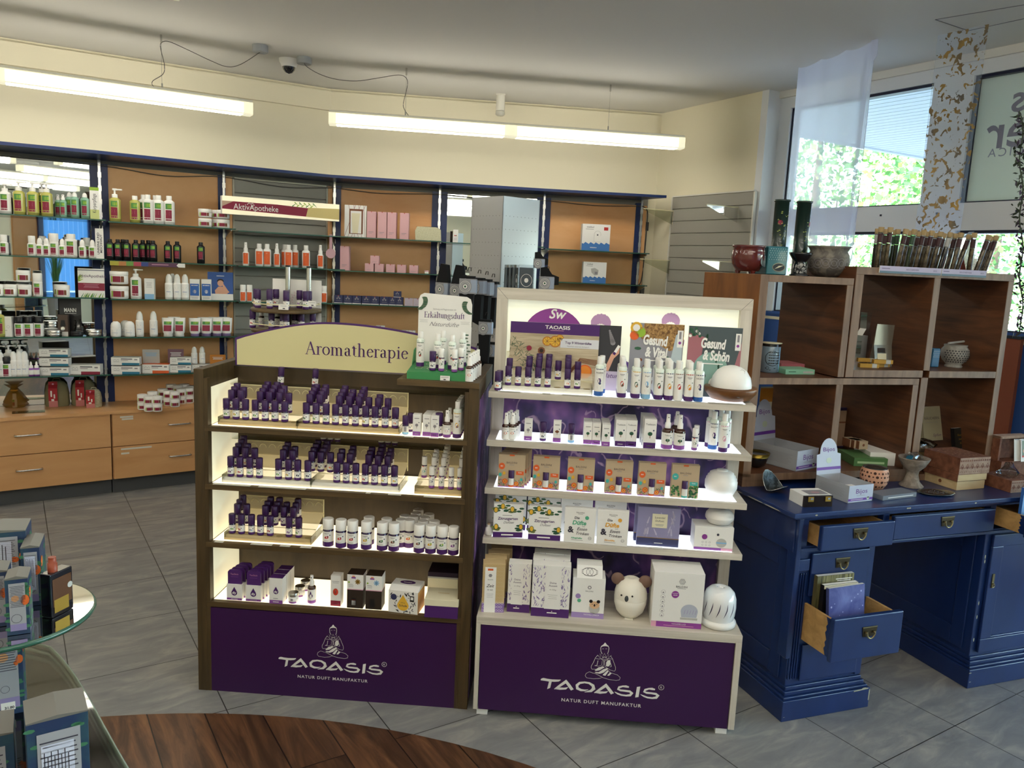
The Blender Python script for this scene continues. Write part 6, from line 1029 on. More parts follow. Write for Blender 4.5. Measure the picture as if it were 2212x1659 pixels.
pbox('counter_card',128,176,SPL+.10,d_,.24,.006,mat('dark_grey_card','#38373a',.5),a_mann,'dark grey display card reading MANN on the fourth mirror shelf',F=WL,cat='display card',rz=-.2)
def a_brush(l,w,h,T): l.flat([(w*.25,h*.45),(w*.8,h*.45),(w*.7,h*.75),(w*.35,h*.75)],BLK,T[0]); l.disc(w*.5,h*.35,w*.2,SILV,T[0],12); l.rect(0,w,0,h*.2,CARD,T[1])
pbox('shaving_brush_box',124,147,SPL+.02,d_,.135,.04,mat('brown_window_box','#54423a',.4),a_brush,'brown shaving brush box in front of the dark display card',F=WL,rz=-.28)
b = MB(); rd = random.Random(3)
ring = [(.024*math.cos(k),.018*math.sin(k),.0) for k in range(7)]; pv = [(x,y,z) for z,s in ((0,1),(.03,1.2),(.06,.9),(.09,.35),(.105,.7)) for x,y in [(math.cos(k*2*math.pi/8)*.032*s*rd.uniform(.75,1.2)-z*.25,math.sin(k*2*math.pi/8)*.02*s) for k in range(8)]]
b.add(pv,[(p*8+j,p*8+(j+1) % 8,(p+1)*8+(j+1) % 8,(p+1)*8+j) for p in range(4) for j in range(8)],BAG); tag(b.build('cellophane_bag',F=WL,loc=(WL.xa(178,SPL+.03,d_+.05),SPL+.04,d_)),'crumpled cellophane bag above the black tin on the fourth mirror shelf','bag')
def frame_aktiv(l,w,h,T):
    l.rect(0,w,0,h,CARD,T[0]); l.rect(0,w,h*.24,h*.5,WINE,T[1]); l.bars(w*.2,w*.8,h*.46,.0015,4,.007,PINKP,T[2]); l.text('AktivApotheke',w*.55,h*.70,h*.14,MT['plum_ink'],T[2]); l.rect(0,w,h*.93,h*.96,mat('slate_line','#6a6a80',.6),T[1]); rd = random.Random(1)
    for k in range(14): a = .3+1.2*rd.random(); u,v = w*.02,h*(.55+.15*rd.random()); l.ribbon([(u,v),(u+.03*math.cos(a),min(v+.03*math.sin(a),h*.9))],[.006,.001],LIME,T[2])
    for k in range(16): u = w*rd.uniform(.1,.9); l.ribbon([(u,.001),(min(u+.014,w*.95),h*.15)],[.006,.001],(LIME,GRN)[k % 2],T[2])
pbox('sign_holder',168,226,SPL-.01,c,.185,.005,GREYC,frame_aktiv,'acrylic sign holder with wine band reading AktivApotheke on the third mirror shelf',F=WL,cat='sign',rz=-.2)
for px0,px1,z,t1,lab in ((194,214,a,'Körperpflege','green and white upright shelf sign reading Körperpflege'),(206,224,b_,'UNREINE UND MISCHHAUT','white upright shelf sign reading UNREINE UND MISCHHAUT')):
    def f(l,w,h,T,t1=t1):
        l.rect(0,w,0,h,CARD,T[0]); 
        if 'K' == t1[0]: l.rect(0,w,h*.9,h,LIME,T[1]); l.rect(0,w,0,h*.3,mat('pale_lime','#c8cf8a',.6),T[1]); l.text(t1,w*.66,h*.5,.030,INK,T[2],rot=math.pi/2,fit=h*.6)
        else: l.text('UNREINE UND',w*.46,h*.5,.017,INK,T[1],rot=math.pi/2,bold=.02,fit=h*.72); l.text('MISCHHAUT',w*.8,h*.5,.017,INK,T[1],rot=math.pi/2,bold=.02,fit=h*.62)
    pbox('shelf_sign',px0,px1,SPL-.012,z,.20 if z == a else .192,.003,CARD,f,lab,F=WL,cat='sign',rz=-.1)
# shampoo panel
shelfrow(WL,a-.008,SPL,[(249,'rg_pump','yellow pump bottle'),(292,'rg_shower','yellow-green shower gel bottle'),(320,'rg_lotion','white lotion bottle'),(311,'rg_lotion','rear white lotion bottle',.07),(343,'rg_lotion','white lotion bottle'),(337,'rg_lotion','rear white lotion bottle',.07),(366,'rg_lotion','white lotion bottle')],'on the top shampoo panel shelf','body wash and lotion bottles')
for px,dy,n in ((443,0,2),(471,.06,2),(482,0,2)):
    for q in range(n): wput('jar',WL,(WL.xa(px,SPL+dy,a+.03),SPL+dy,a-.008+(hh('jar',WL,SPL,a)+.001)*q),'%s jar of the %s stack on the top shampoo panel shelf' % (('lower','upper')[q],{443: 'outer',471: 'rear',482: 'inner'}[px]),'stacked white cream jars',rz=-.28)
shelfrow(WL,b_-.008,SPL,[(238,'rg_black','black shampoo bottle'),(255,'rg_black','black shampoo bottle'),(274,'rg_black','black shampoo bottle'),(294,'rg_black','black shampoo bottle'),(309,'rg_black','black shampoo bottle',.05),(266,'rg_black','rear black shampoo bottle',.07),(321,'rg_black','rear black shampoo bottle',.07),(331,'rg_black','black shampoo bottle'),(363,'rg_black','black shampoo bottle'),(383,'rg_black','black shampoo bottle'),(434,'rg_black','black shampoo bottle')],'on the second shampoo panel shelf','black shampoo bottles')
t = thing('colour_strip',WL,(WL.xa(237,SPL-.04,b_),-.388,b_-.04),'multicoloured hair care strip clipped to the second shampoo shelf edge','shelf strip'); x = 0; l = MB(); wS = WL.xa(385,SPL-.04,b_)-WL.xa(237,SPL-.04,b_)
for cc,f in ((mat('strip_y','#a9a23e',.6),.125),(mat('strip_o','#b87a4a',.6),.105),(mat('strip_g','#6a9448',.6),.105),(mat('strip_r','#b0485a',.6),.11),(mat('strip_b','#3c4a86',.6),.105),(mat('strip_p','#5c3a52',.6),.45)): l.rect(x*wS,(x+f)*wS,0,.028,cc,lambda u,v: (u,0,v)); x += f
l.rect(wS*.6,wS*.85,.012,.016,PINKP,lambda u,v: (u,-.0005,v)); l.flat([(wS*.97,.012),(wS*1.0,.027),(wS*1.1,.027),(wS*1.1,0),(wS*1.0,0)],CARD,lambda u,v: (u,-.001,v)); MB().box(0,wS,.0006,.002,0,.028,CARD).build('backing',t); l.build('print',t)
shelfrow(WL,c-.006,SPL,[(294,'rg_pumpw','white pump bottle'),(365,'wb_spray','white spray bottle'),(383,'wb_spray','white spray bottle'),(400,'wb_spray','white spray bottle'),(373,'wb_spray','rear white spray bottle',.07)],'on the third shampoo panel shelf','white care bottles')
for q in range(2): wput('jarbig',WL,(WL.xa(258,SPL+.005,c+.04),SPL+.005,c-.006+(hh('jarbig',WL,SPL,c)+.001)*q),'%s of two large stacked cream jars on the third shampoo panel shelf' % ('lower','upper')[q],'large cream jars',rz=-.28)
bx('thin_blue','white_carton',.036,.036,.082,CARD,lambda l,T,w,h: (l.rect(0,w,0,h*.25,LBLU,T),l.bars(w*.2,w*.8,h*.8,h*.015,4,h*.07,GREYI,T))); wput('thin_blue',WL,(WL.xa(322,SPL,c+.04),SPL-.012,c-.006),'slim white carton with light blue foot on the third shampoo panel shelf',None,rz=-.28)
bx('heart','dental_carton',.040,.04,.088,CARD,lambda l,T,w,h: (l.rect(w*.04,w*.96,h*.2,h*.78,BLUP,T),l.rect(w*.15,w*.85,h*.68,h*.72,LAB,T),l.disc(w*.5,h*.4,w*.2,LAB,T,10),l.bars(w*.1,w*.9,h*.15,h*.012,3,h*.04,GREYI,T)))
for i,px in enumerate((420,445)): wput('heart',WL,(WL.xa(px,SPL,c+.04),SPL-.01,c-.006),'%s dental carton with deep blue square beside the blue portrait card' % ('outer','inner')[i],'dental cartons',rz=-.28)
def a_port(l,w,h,T): l.rect(0,w,h*.22,h,mat('portrait_blue','#3a5a9c',.6),T[0]); l.rect(0,w,0,h*.22,CARD,T[0]); l.flat([(w*.3,h*.22),(w*.75,h*.22),(w*.85,h*.3),(w*.62,h*.48),(w*.42,h*.48),(w*.28,h*.34)],SKIN,T[1]); l.disc(w*.5,h*.6,w*.12,SKIN,T[2],14,h*.11); l.disc(w*.5,h*.68,w*.13,DKC,T[1],12,h*.08); l.flat([(w*.75,h*.25),(w*.85,h*.28),(w*.62,h*.58),(w*.56,h*.55)],SKIN,T[3]); l.rect(w*.35,w*.65,h*.85,h*.87,LAB,T[1])
pbox('portrait_card',449,503,SPL+.01,c-.006,.195,.006,CARD,a_port,'blue display card with a portrait of a dark-haired woman',F=WL,cat='display card',rz=-.2)
shelfrow(WL,d_-.006,SPL,[(250,'deo','white roll-on deodorant'),(280,'deo','white roll-on deodorant'),(271,'deo','rear white roll-on deodorant',.06),(302,'wb_spray','slim white spray'),(332,'wb_spray','slim white spray'),(363,'tubew','white cream tube'),(388,'tubew','white cream tube'),(376,'tubew','rear white cream tube',.06),(421,'tubep','lilac-footed tube'),(446,'tubep','lilac-footed tube'),(469,'tubep','lilac-footed tube'),(489,'tubep','lilac-footed tube'),(440,'tubep','rear lilac-footed tube',.05),(464,'tubep','rear lilac-footed tube',.05),(484,'tubep','rear lilac-footed tube',.05)],'on the fourth shampoo panel shelf','deodorants and cream tubes')
for px,q,key,n in ((271,0,'strip_teal',2),(390,0,'strip_teals',2)):
    for k in range(n): wput(key,WL,(WL.xa(px,SPL,e+.03),SPL,e-.006+(hh(key,WL,SPL,e)+.001)*k),'%s teal-striped carton of the %s pile on the fifth shampoo panel shelf' % (('lower','upper')[k],{271: 'outer',390: 'middle'}[px]),'teal-striped flat cartons',rz=-.28)
wput('strip_or',WL,(WL.xa(336,SPL,e+.03),SPL,e-.006),'orange-topped flat carton in the middle of the fifth shampoo panel shelf',None,rz=-.28); wput('strip_teals',WL,(WL.xa(437,SPL,e+.03),SPL,e-.006),'flat white carton under the two white sprays on the fifth shampoo panel shelf','teal-striped flat cartons',rz=-.28)
for i,px in enumerate((420,437)): wput('wb_spray',WL,(WL.xa(px,SPL+.02,e+.1),SPL+.025,e-.005+hh('strip_teals',WL,SPL,e)),'%s white spray standing on a flat carton, fifth shampoo panel shelf' % ('outer','inner')[i],'white care bottles',q=(.8,.68))
for px0,px1,cc,lab,y_ in ((308,345,GREYC,'pale grey leaflet card behind the orange-topped carton',.07),(363,397,mat('wine_grey_card','#7a5866',.6),'wine and grey leaflet card behind the middle carton pile',.07),(454,487,mat('orange_card','#c07a2c',.6),'orange leaflet card at the inner end of the fifth shampoo panel shelf',.03)):
    pbox('leaflet_card',px0,px1,SPL+y_,e-.006,.155 if px0 < 440 else .115,.004,cc,lambda l,w,h,T: (l.bars(w*.15,w*.85,h*.85,h*.025,3,h*.06,LAB if cc is not GREYC else LBLU,T[0]),l.bars(w*.25,w*.75,h*.4,h*.015,2,h*.05,GREYI,T[0])),lab,F=WL,cat='display card',rz=-.2)
# jars on the worktop
zt = .5755; n = 0
for px,py,st in ((308,884,2),(322,888,2),(340,888,2),(330,878,2),(352,872,2),(364,876,2),(378,878,2),(392,872,2),(408,870,2),(385,864,2),(370,862,2),(399,862,2),(414,866,2)):
    P = onz(px,py,zt)
    for q in range(st): n += 1; wput('jar',G0,(P.x,P.y,zt+q*(.001+hh('jar',G0,P.y,zt)*.9)),'%s white jar of the %s column on the maple worktop' % (('lower','upper')[q],ORD[(n-1)//2]),'cream jars on the worktop',rz=random.uniform(.2,.7),q=(.74,.9))
# canvas toiletry bags with red cards
CANV = mat('canvas','#a39f86',.9,noise=('#b9b49b',(60,60,60),.4,.6)); MESHB = mat('olive_mesh','#7d775a',.9); REDC = mat('red_card','#a52a33',.55)
for i,(px,py,w,h,cm) in enumerate(((107,885,.15,.17,MESHB),(165,883,.15,.175,MESHB),(195,887,.10,.12,CANV))):
    P = onz(px+(8 if i < 2 else 0),py-6,zt); t = thing('toiletry_bag',G0,(P.x,P.y+.05,zt),('olive canvas toiletry bag with red product card at the outer side','olive canvas toiletry bag with red product card in the middle','small pale canvas bag with red product card near the blue post')[i],'bag','toiletry bags with red cards',rz=.45)
    b = MB(); k = 14; pv = []
    for z,s in ((0,.92),(h*.08,1.0),(h*.5,.98),(h*.8,.86),(h*.95,.62),(h,.4)):
        for j in range(k): a = 2*math.pi*j/k; pv.append((w/2*s*math.copysign(abs(math.cos(a))**.6,math.cos(a)),.045*s*math.copysign(abs(math.sin(a))**.8,math.sin(a))+.004*math.sin(5*a+z*60),z))
    b.add(pv,[(p*k+j,p*k+(j+1) % k,(p+1)*k+(j+1) % k,(p+1)*k+j) for p in range(5) for j in range(k)],cm,True); b.add(pv[-k:],[tuple(range(k))],cm); b.build('bag',t); MB().tube([(-w*.2,0,h*.9),(-w*.12,0,h*1.08),(w*.12,0,h*1.08),(w*.2,0,h*.9)],.004,cm,6).build('handle',t)
    c_ = MB(); T = lambda u,v: (u-.045,-.052-.018*math.sin(max(0,min(v,h))*9)+(.03 if v > h*.85 else 0),v); 
    for q in range(8): c_.flat([(0,h*q/8),(.052,h*q/8),(.052,h*(q+1)/8),(0,h*(q+1)/8)],REDC if q > 1 else mat('pale_red_card','#c98080',.6),T)
    T2 = lambda u,v: (lambda p: (p[0],p[1]-.0012,p[2]))(T(u,v)); c_.rect(.012,.021,h*.42,h*.66,CARD,T2).rect(.030,.038,h*.35,h*.52,CARD,T2).rect(.016,.032,h*.24,h*.33,CARD,T2).disc(.026,h*.9,.006,PINKP,T2,8); c_.build('product_card',t)
AMBG = translucent('amber_organza','#a87a2c',.5,.62)
for i,(px,py) in enumerate(((8,850),(26,868))):
    P = onz(px,py+14,zt); t = thing('organza_gift_bag',G0,(P.x,P.y+.03,zt),('amber organza gift bag at the rear beside the mirror','amber organza gift bag with small white bottle at the front')[i],'gift bag','amber organza gift bags',rz=.5); pv = []
    for z,rx,ry in ((0,.05,.03),(.02,.075,.035),(.075,.045,.03),(.115,.016,.012),(.13,.02,.016),(.155,.055,.02)):
        for j in range(12): a = 2*math.pi*j/12; pv.append((rx*math.cos(a)*(1+.12*math.sin(3*a+z*40)),ry*math.sin(a),z))
    MB().add(pv,[(p*12+j,p*12+(j+1) % 12,(p+1)*12+(j+1) % 12,(p+1)*12+j) for p in range(5) for j in range(12)],AMBG,True).build('pouch',t); MB().tube([(.018*math.cos(k*.63),.014*math.sin(k*.63),.115) for k in range(10)],.004,mat('amber_ribbon','#b07818',.5),6,closed=True).build('ribbon',t); q = PROTO['rg_cream']
    put('rg_cream',G0,(P.x,P.y+.03,zt+.001),'small white cream bottle inside the %s organza bag' % ('rear','front')[i],None)
tag(MB().box(-.09,.09,-.04,.04,0,.003,ACRY).build('acrylic_plate',F=G0,loc=tuple(onz(62,890,zt)),rz=.55),'clear acrylic plate lying on the worktop beside the organza bags','plate')
# sunscreen slatwall
shelfrow(WL,1.556,SPL,[(531,'sun_s','slim sun spray'),(560,'sun_b','sun lotion bottle'),(577,'sun_b','sun lotion bottle'),(598,'sun_s','slim sun spray'),(615,'sun_b','rear sun lotion bottle',.05),(623,'sun_b','sun lotion bottle'),(637,'sun_b','rear sun lotion bottle',.05),(661,'sun_b','sun lotion bottle'),(692,'sun_s','slim sun spray')],'on the upper slatwall shelf','orange sunscreen bottles')
shelfrow(WL,1.302,SPL,[(525,'sun_c','sun cream dispenser'),(539,'sun_c','sun cream dispenser'),(676,'sun_c','sun cream dispenser',.04),(688,'sun_c','sun cream dispenser',.04),(700,'sun_c','sun cream dispenser')],'on the lower slatwall shelf','orange sunscreen bottles')
t = thing('header_sign',WL,(WL.xa(480,-.43,1.95),-.43,1.905),'wine and cream header sign reading AktivApotheke above the sunscreens','sign'); wS = WL.xa(733,-.43,1.95)-WL.xa(480,-.43,1.95); LITP = mat('lit_sign_face','#e9e2c8',.4,emit=.25,ecol='#f0e6c0'); MB().box(0,wS,.002,.06,0,.122,CARD).build('box',t)
l = MB(); T = [(lambda k: lambda u,v: (u,.0015-.0005*k,v))(k) for k in range(5)]; l.rect(0,wS,0,.122,LITP,T[0]); l.flat([(0,.034),(wS,.012),(wS,.07),(wS*.45,.088),(0,.088)],WINE,T[1]); l.flat([(0,.088),(wS*.09,.088),(0,.05)],mat('sand_print','#b89a84',.5),T[2]); l.flat([(wS*.7,.018),(wS,.012),(wS,.09),(wS*.72,.083)],mat('sand_glow','#cdbb7c',.5),T[2]); l.text('AktivApotheke',wS*.275,.036,.056,LAB,T[3],fit=wS*.37)
l.ribbon([(wS*.20,.072),(wS*.215,.084),(wS*.23,.078),(wS*.245,.084),(wS*.26,.072),(wS*.23,.055)],.004,LAB,T[4]); rd = random.Random(4)
for k in range(10): u = wS*(.58+.02*k); l.ribbon([(u,.084+.03*(k % 2)),(u+.03,.108-.02*(k % 2))],[.008,.001],(LIME,GRN)[k % 3 == 0],T[3])
l.build('print',t)
t = thing('hanging_tag',WR,(.045,-.385,1.70),'round pink tag hanging by a strip beside the pink cartons','tag'); b = MB().box(-.010,.010,0,.002,.0,.11,mat('pink_disc','#c7a2ac',.6)); b.flat([(.036*math.cos(k*.2618),-.03+.036*math.sin(k*.2618)) for k in range(24)],MT['pink_disc'],lambda u,v: (u,0,v)); b.flat([(.036*math.cos(-k*.2618),-.03+.036*math.sin(-k*.2618)) for k in range(24)],MT['pink_disc'],lambda u,v: (u,.002,v)); b.build('tag',t)
# pink carton panel
za,zb_,zc_,zd_ = SHR
def a_geo(l,w,h,T):
    for k in range(7): a = (0,w*.1+w*.15*k); l.ribbon([(w*(.0+.16*k) % w,0),(w*(.5+.23*k) % w,h)],.003,mat('rose_line','#a77f84',.6),T[0])
    l.rect(w*.22,w*.85,h*.1,h*.88,BRWN,T[1]); l.rect(w*.28,w*.78,h*.12,h*.82,CARD,T[2]); l.flat([(w*.38,h*.12),(w*.62,h*.12),(w*.72,h*.75),(w*.32,h*.75)],CREAM,T[3])
pbox('gift_set_box',744,791,SPR,za,.235,.05,CARD,a_geo,'white gift set box with rose lines and a windowed tube',F=WR,rz=-.05)
for i,px in enumerate((802,825,846,873)): wput('rose_tall',WR,(WR.xa(px,SPR,za+.07),SPR-.0,za),'%s tall pink carton on the top shelf of the pink panel' % ORD[i],'tall pink cartons',rz=-.12)
t = thing('cosmetic_pouch',WR,(WR.xa(925,SPR,za+.05),SPR,za),'cream fabric cosmetic pouch with zip on the top shelf','pouch'); LIN = mat('cream_linen','#d3d0b4',.9,noise=('#c2bf9f',(150,150,150),.4,.6)); b = MB(); b.prism([(-.095,.0),(-.1,.07),(-.085,.102),(.06,.102),(.095,.085),(.1,.0)],0,.075,LIN); b.build('pouch',t,bevel=.008); MB().tube(sm([(-.09,.035,.1),(0,.035,.104),(.07,.03,.1),(.095,.025,.07)]),.002,BLK,5).build('zip',t)
wput('rose_tall',WR,(WR.xa(744,SPR,zb_+.05),SPR,zb_),'single tall pink carton beside the round hanging tag, second shelf','tall pink cartons',rz=-.12,q=(1,.92))
for i,px in enumerate((797.5,819,843,867,893.5)): wput('rose_cube',WR,(WR.xa(px,SPR,zb_+.02),SPR,zb_),'%s small pink carton on the second shelf of the pink panel' % ORD[i],'small pink cartons',rz=-.1)
wput('rose_cube',WR,(WR.xa(809,SPR,zb_+.06),SPR,zb_+.001+hh('rose_cube',WR,SPR,zb_)),'small pink carton stacked on two others','small pink cartons',rz=-.1); put('jarpink',WR,(WR.xa(921.5,SPR,zb_+.02),SPR+.01,zb_),'little clear jar with pink lid at the end of the pink cartons',None)
for i,px in enumerate((731,751,770.5,791,809.5,830,847.5,863)): wput('navy_cube',WR,(WR.xa(px,SPR,zc_+.02),SPR,zc_),'%s night-blue carton in the row on the third shelf' % ORD[i],'night-blue cartons',rz=-.08,q=(1 if i not in (6,7) else .8,1))
wput('navy_cube',WR,(WR.xa(858,SPR,zc_+.06),SPR,zc_+.001+hh('navy_cube',WR,SPR,zc_)),'night-blue carton stacked on top of the row','night-blue cartons',rz=-.08,q=(.85,.75))
for i,px in enumerate((883,902)): wput('lilac_cube',WR,(WR.xa(px,SPR,zc_+.02),SPR,zc_),'%s lilac carton beside the night-blue row' % ('outer','inner')[i],'lilac cartons')
for i,(px,k,s) in enumerate(((730,'white_mid',(.95,1,1)),(750,'white_mid',(.95,1,1)),(772,'white_low',(1.2,1,.55)),(821,'white_mid',(.95,1,1)),(842,'white_low',(1.0,1,1.15)),(858,'white_low',(.8,1,.95)),(875,'white_low',(.8,1,.95)),(890,'white_low',(.8,1,.95)))): wput(k,WR,(WR.xa(px,SPR,zd_+.02),SPR,zd_),'%s white carton on the shelf just above the cream header' % ORD[i],'white cartons above the cream header')
# mirror shelf goods and inhaler cartons
bx('mirrbox','narrow_carton',.04,.03,.10,CARD,lambda l,T,w,h: (l.disc(w*.35,h*.55,w*.12,REDP,T,8),l.disc(w*.6,h*.55,w*.12,BRWN,T,8),l.bars(w*.2,w*.8,h*.35,.001,3,.006,PURV,T))); put('mirrbox',WR,(WR.xa(984,SPR+.05,1.85),SPR+.05,1.795),'narrow white carton with red berries on the mirror shelf beside the sock stand',None)
def a_med(kind):
    def f(l,w,h,T):
        pts = [(0,0),(w,0),(w,h*.26)]+[(w-w*k/16,h*(.25+.035*((k*7) % 3))) for k in range(1,16)]+[(0,h*.27)]; l.flat(pts,mat('medical_blue','#3f78bd',.5),T[0]); l.text('medisol',w*.28,h*.86,h*.09,GREYI,T[0],bold=.02); l.rect(w*.12,w*.4,h*.80,h*.815,GREYI,T[0]); l.text('Inhalation',w*.42,h*.1,h*.065,LAB,T[1],bold=.02)
        if kind: l.rect(w*.77,w*.92,h*.78,h*.9,REDP,T[0]); l.ring(w*.55,h*.62,w*.12,.0022,GREYC,T[0]); l.rect(w*.44,w*.66,h*.34,h*.62,LAB,T[1]); l.disc(w*.55,h*.6,.006,INK,T[2],10); l.ribbon([(w*.43,h*.6),(w*.43,h*.34),(w*.68,h*.34)],.0018,GREYC,T[2])
        else: l.flat([(w*.33,h*.68),(w*.5,h*.72),(w*.66,h*.62),(w*.64,h*.4),(w*.5,h*.36),(w*.36,h*.5)],GREYC,T[0]); l.rect(w*.5,w*.62,h*.42,h*.54,GREYI,T[1])
    return f
pbox('inhaler_carton',1258,1317,SPR,1.784,.205,.09,CARD,a_med(1),'larger blue and white inhaler carton on the upper shelf','inhaler cartons',F=WR,rz=-.08,side=mat('pale_blue_side','#8fb0d6',.6)); pbox('inhaler_carton',1260,1309,SPR,1.532,.165,.08,CARD,a_med(0),'smaller blue and white inhaler carton on the lower shelf','inhaler cartons',F=WR,rz=-.08)
for i,(px,cc) in enumerate(((1208,ORA),(1306,BLUP),(1350,BLUP))): 
    b = MB(); b.prism([(-.05,0),(.05,0),(.054,.03),(.05,.055),(0,.05),(-.05,.055),(-.054,.03)],0,.03,mat('snack_%d' % i,('#c85a24','#1f4fa6','#1f4fa6')[i],.3)); tag(b.build('sweets_bag',F=WR,loc=(WR.xa(px,SPR,1.31),SPR,1.286)),('orange sweets bag','blue sweets bag beside the organza pouch','blue sweets bag beside the blue post')[i]+' peeking over the pale rack','bag','sweets bags')
WHO = translucent('white_organza','#d9d2b4',.5,.7); pv = [(rx*math.cos(2*math.pi*j/12)*(1+.1*math.sin(3*j)),ry*math.sin(2*math.pi*j/12),z) for z,rx,ry in ((0,.05,.03),(.03,.06,.035),(.06,.03,.02),(.07,.014,.012),(.095,.045,.02)) for j in range(12)]; t = thing('organza_pouch',WR,(WR.xa(1262,SPR,1.33),SPR+.03,1.286),'white organza pouch with orange content on the inhaler panel','gift bag'); MB().add(pv,[(p*12+j,p*12+(j+1) % 12,(p+1)*12+(j+1) % 12,(p+1)*12+j) for p in range(4) for j in range(12)],WHO,True).build('pouch',t); MB().lathe([(.03,0),(.042,.015),(.03,.04),(.001,.045)],mat('peach_soap','#d98a6c',.5),14).build('content',t)
# slatwall on the side wall with clear acrylic brackets
slatwall(WS,.25,1.118,.9,2.235,-.03,'grey slatwall panel on the side wall next to the window',14,LHOUS)
for i,(z,) in enumerate(((2.13,),(1.74,))):
    for j,x in enumerate((.12,.98)): tag(MB().prism([(0,0),(-.30,0),(-.30,-.012),(0,-.11)],-.002,.002,ACRY,'x').prism([(0,0),(-.30,0),(-.30,-.006),(0,-.006)],-.003,.003,EDGEL,'x').build('acrylic_bracket',F=WS,loc=(x if x > .2 else .27,-.034,z)),'%s acrylic shelf bracket on the %s side of the bare slatwall' % (('upper','lower')[i],('inner','window')[j]),'bracket','clear acrylic brackets')
# ================================================================ blue painted desk
DB = mat('blue_paint','#112656',.33,noise=('#182f64',(7,7,2.5),.3,.7),bump=.12,coat=.25); DBE = mat('worn_edge','#a9a48e',.7); RAWW = woodmat('raw_pine','#a57f4c','#c49a62',(5,22,26),rough=.7); BRS = mat('aged_brass','#9c8c66',.3,metal=1); BRD = mat('dark_brass','#4a3f2c',.4,metal=.8)
ZT = .822
dk = thing('desk',DK,(0,0,0),'old blue painted pedestal desk with worn edges and open drawers','desk')
def mould(b,x0,x1,y0,y1,z,prof,m=DB):
    for d,h0,h1 in prof: b.box(x0-d,x1+d,y0-d,y1+d,z+h0,z+h1,m)
DD = .76
b = MB(); mould(b,-.03,1.62,.0,DD,.79,((.0,0,.008),(.012,.008,.014),(.025,.014,.032))); b.build('desk_top',dk,bevel=.005)
b = MB(); b.box(0,.02,.03,DD-.02,.655,.79,DB).box(1.58,1.6,.03,DD-.02,.655,.79,DB).box(.0,1.60,.03,DD-.02,.772,.79,DB).box(.0,1.6,DD-.06,DD-.02,.66,.79,DB); mould(b,.03,1.57,.028,DD-.03,.655,((.0,0,.02),(.010,.004,.016)))
for x in (.03,.405,.955): b.box(x,x+.03,.03,.06,.67,.79,DB)
b.build('apron',dk,bevel=.002)
def pedestal(x0,x1,door):
    b = MB(); b.box(x0+.03,x1-.03,.035,DD-.03,.10,.66,DB); mould(b,x0+.03,x1-.03,.03,DD-.03,0,((.03,0,.082),(.022,.082,.092),(.012,.092,.108),(.004,.108,.124)))
    if not door:
        for i in range(4): b.box(x0+.034+.011*i,x0+.039+.011*i,.027,.036,.15,.57,DB)
        b.box(x0+.03,x0+.08,.026,.036,.58,.625,DB).box(x1-.06,x1-.03,.027,.036,.13,.655,DB)
    # side panels
    b.box(x0+.022,x0+.03,.07,.13,.14,.65,DB).box(x0+.022,x0+.03,DD-.13,DD-.07,.14,.65,DB).box(x0+.022,x0+.03,.13,DD-.13,.57,.65,DB).box(x0+.022,x0+.03,.13,DD-.13,.14,.22,DB)
    b.box(x0+.004,x0+.024,.015,.065,.245,.785,DB) if not door else None
    return b.build('pedestal',dk,bevel=.003)
pedestal(0,.41,False); pedestal(.925,1.59,True)
b = MB(); b.ribbon([(.33,.077),(.365,.079),(.40,.081)],.005,DBE,lambda u,v: (u,-.0008,v)).ribbon([(.406,.03),(.407,.075)],.005,DBE,lambda u,v: (u,-.0008,v))
for u,v,w in ((.38,.083,.012),(.01,.02,.004),(.935,.03,.006),(.93,.07,.008)): b.disc(u,v,w,DBE,lambda a,c: (a,-.0012,c),7,w*.3)
for u,v in ((.957,.30),(.956,.36),(.957,.54),(.956,.56),(.957,.20)): b.disc(u,v,.003,DBE,lambda a,c: (a,.0255,c),6,.009)
for u,v in ((.04,0),(.46,0),(.47,0),(.80,0)): b.disc(u,.0,.006,DBE,lambda a,c: (a,-.0255,.812+c),6,.003)
for y in (.10,.2,.33): b.disc(y,0,.05,DBE,lambda a,c: (-.0555,a,.808+c),8,.0022)
b.build('paint_chips',dk)
def pull(par,x,y,z):
    h = MB(); h.prism([(-.024,-.014),(.024,-.014),(.028,.017),(-.028,.017)],-.0022,0,BRD).prism([(-.026,.014),(.026,.014),(.028,.017),(-.028,.017)],-.003,-.0022,BRS)
    for s in (-1,1): h.lathe([(.0045,0),(.0045,.006)],BRS,8,s*.015,-.006,-.002)
    h.tube([(.015*math.cos(a),-.010,-.001+.017*math.sin(a)) for a in [math.pi+math.pi*k/10 for k in range(11)]],.0024,BRS,6)
    h.v = [(a*1.2,c,e*1.2) for a,c,e in h.v]; return tag(h.build('handle',par,loc=(x,y,z)),'brass plate with a swinging loop')
def drawer(x0,x1,z0,z1,out,d=.42,yb=.03,worn=True):
    b = MB(); b.box(x0,x1,yb-out-.02,yb-out,z0,z1,DB); o = b.build('drawer',dk,bevel=.004); c = MB(); h = z1-.012; y0,y1 = yb-out,yb-out+d
    c.box(x0+.012,x0+.022,y0,y1,z0+.008,h,RAWW).box(x1-.022,x1-.012,y0,y1,z0+.008,h,RAWW).box(x0+.022,x1-.022,y0,y1,z0+.012,z0+.018,RAWW).box(x0+.022,x1-.022,y1-.01,y1,z0+.018,h,RAWW); tag(c.build('drawer_box',o),'bare pine drawer sides')
    if out > .08:
        p = MB(); n = 12
        P = [(0,0)]+[(.022+.012*((k*7) % 5)/5,(h-z0-.008)*k/n) for k in range(n+1)]+[(0,h-z0-.008)]; p.flat(P,DB,lambda u,v: (x0+.0114,y0+u,z0+.008+v)); p.build('paint_overlap',o)
    pull(o,(x0+x1)/2+.005,yb-out-.0205,z0+(z1-z0)*.62); return o
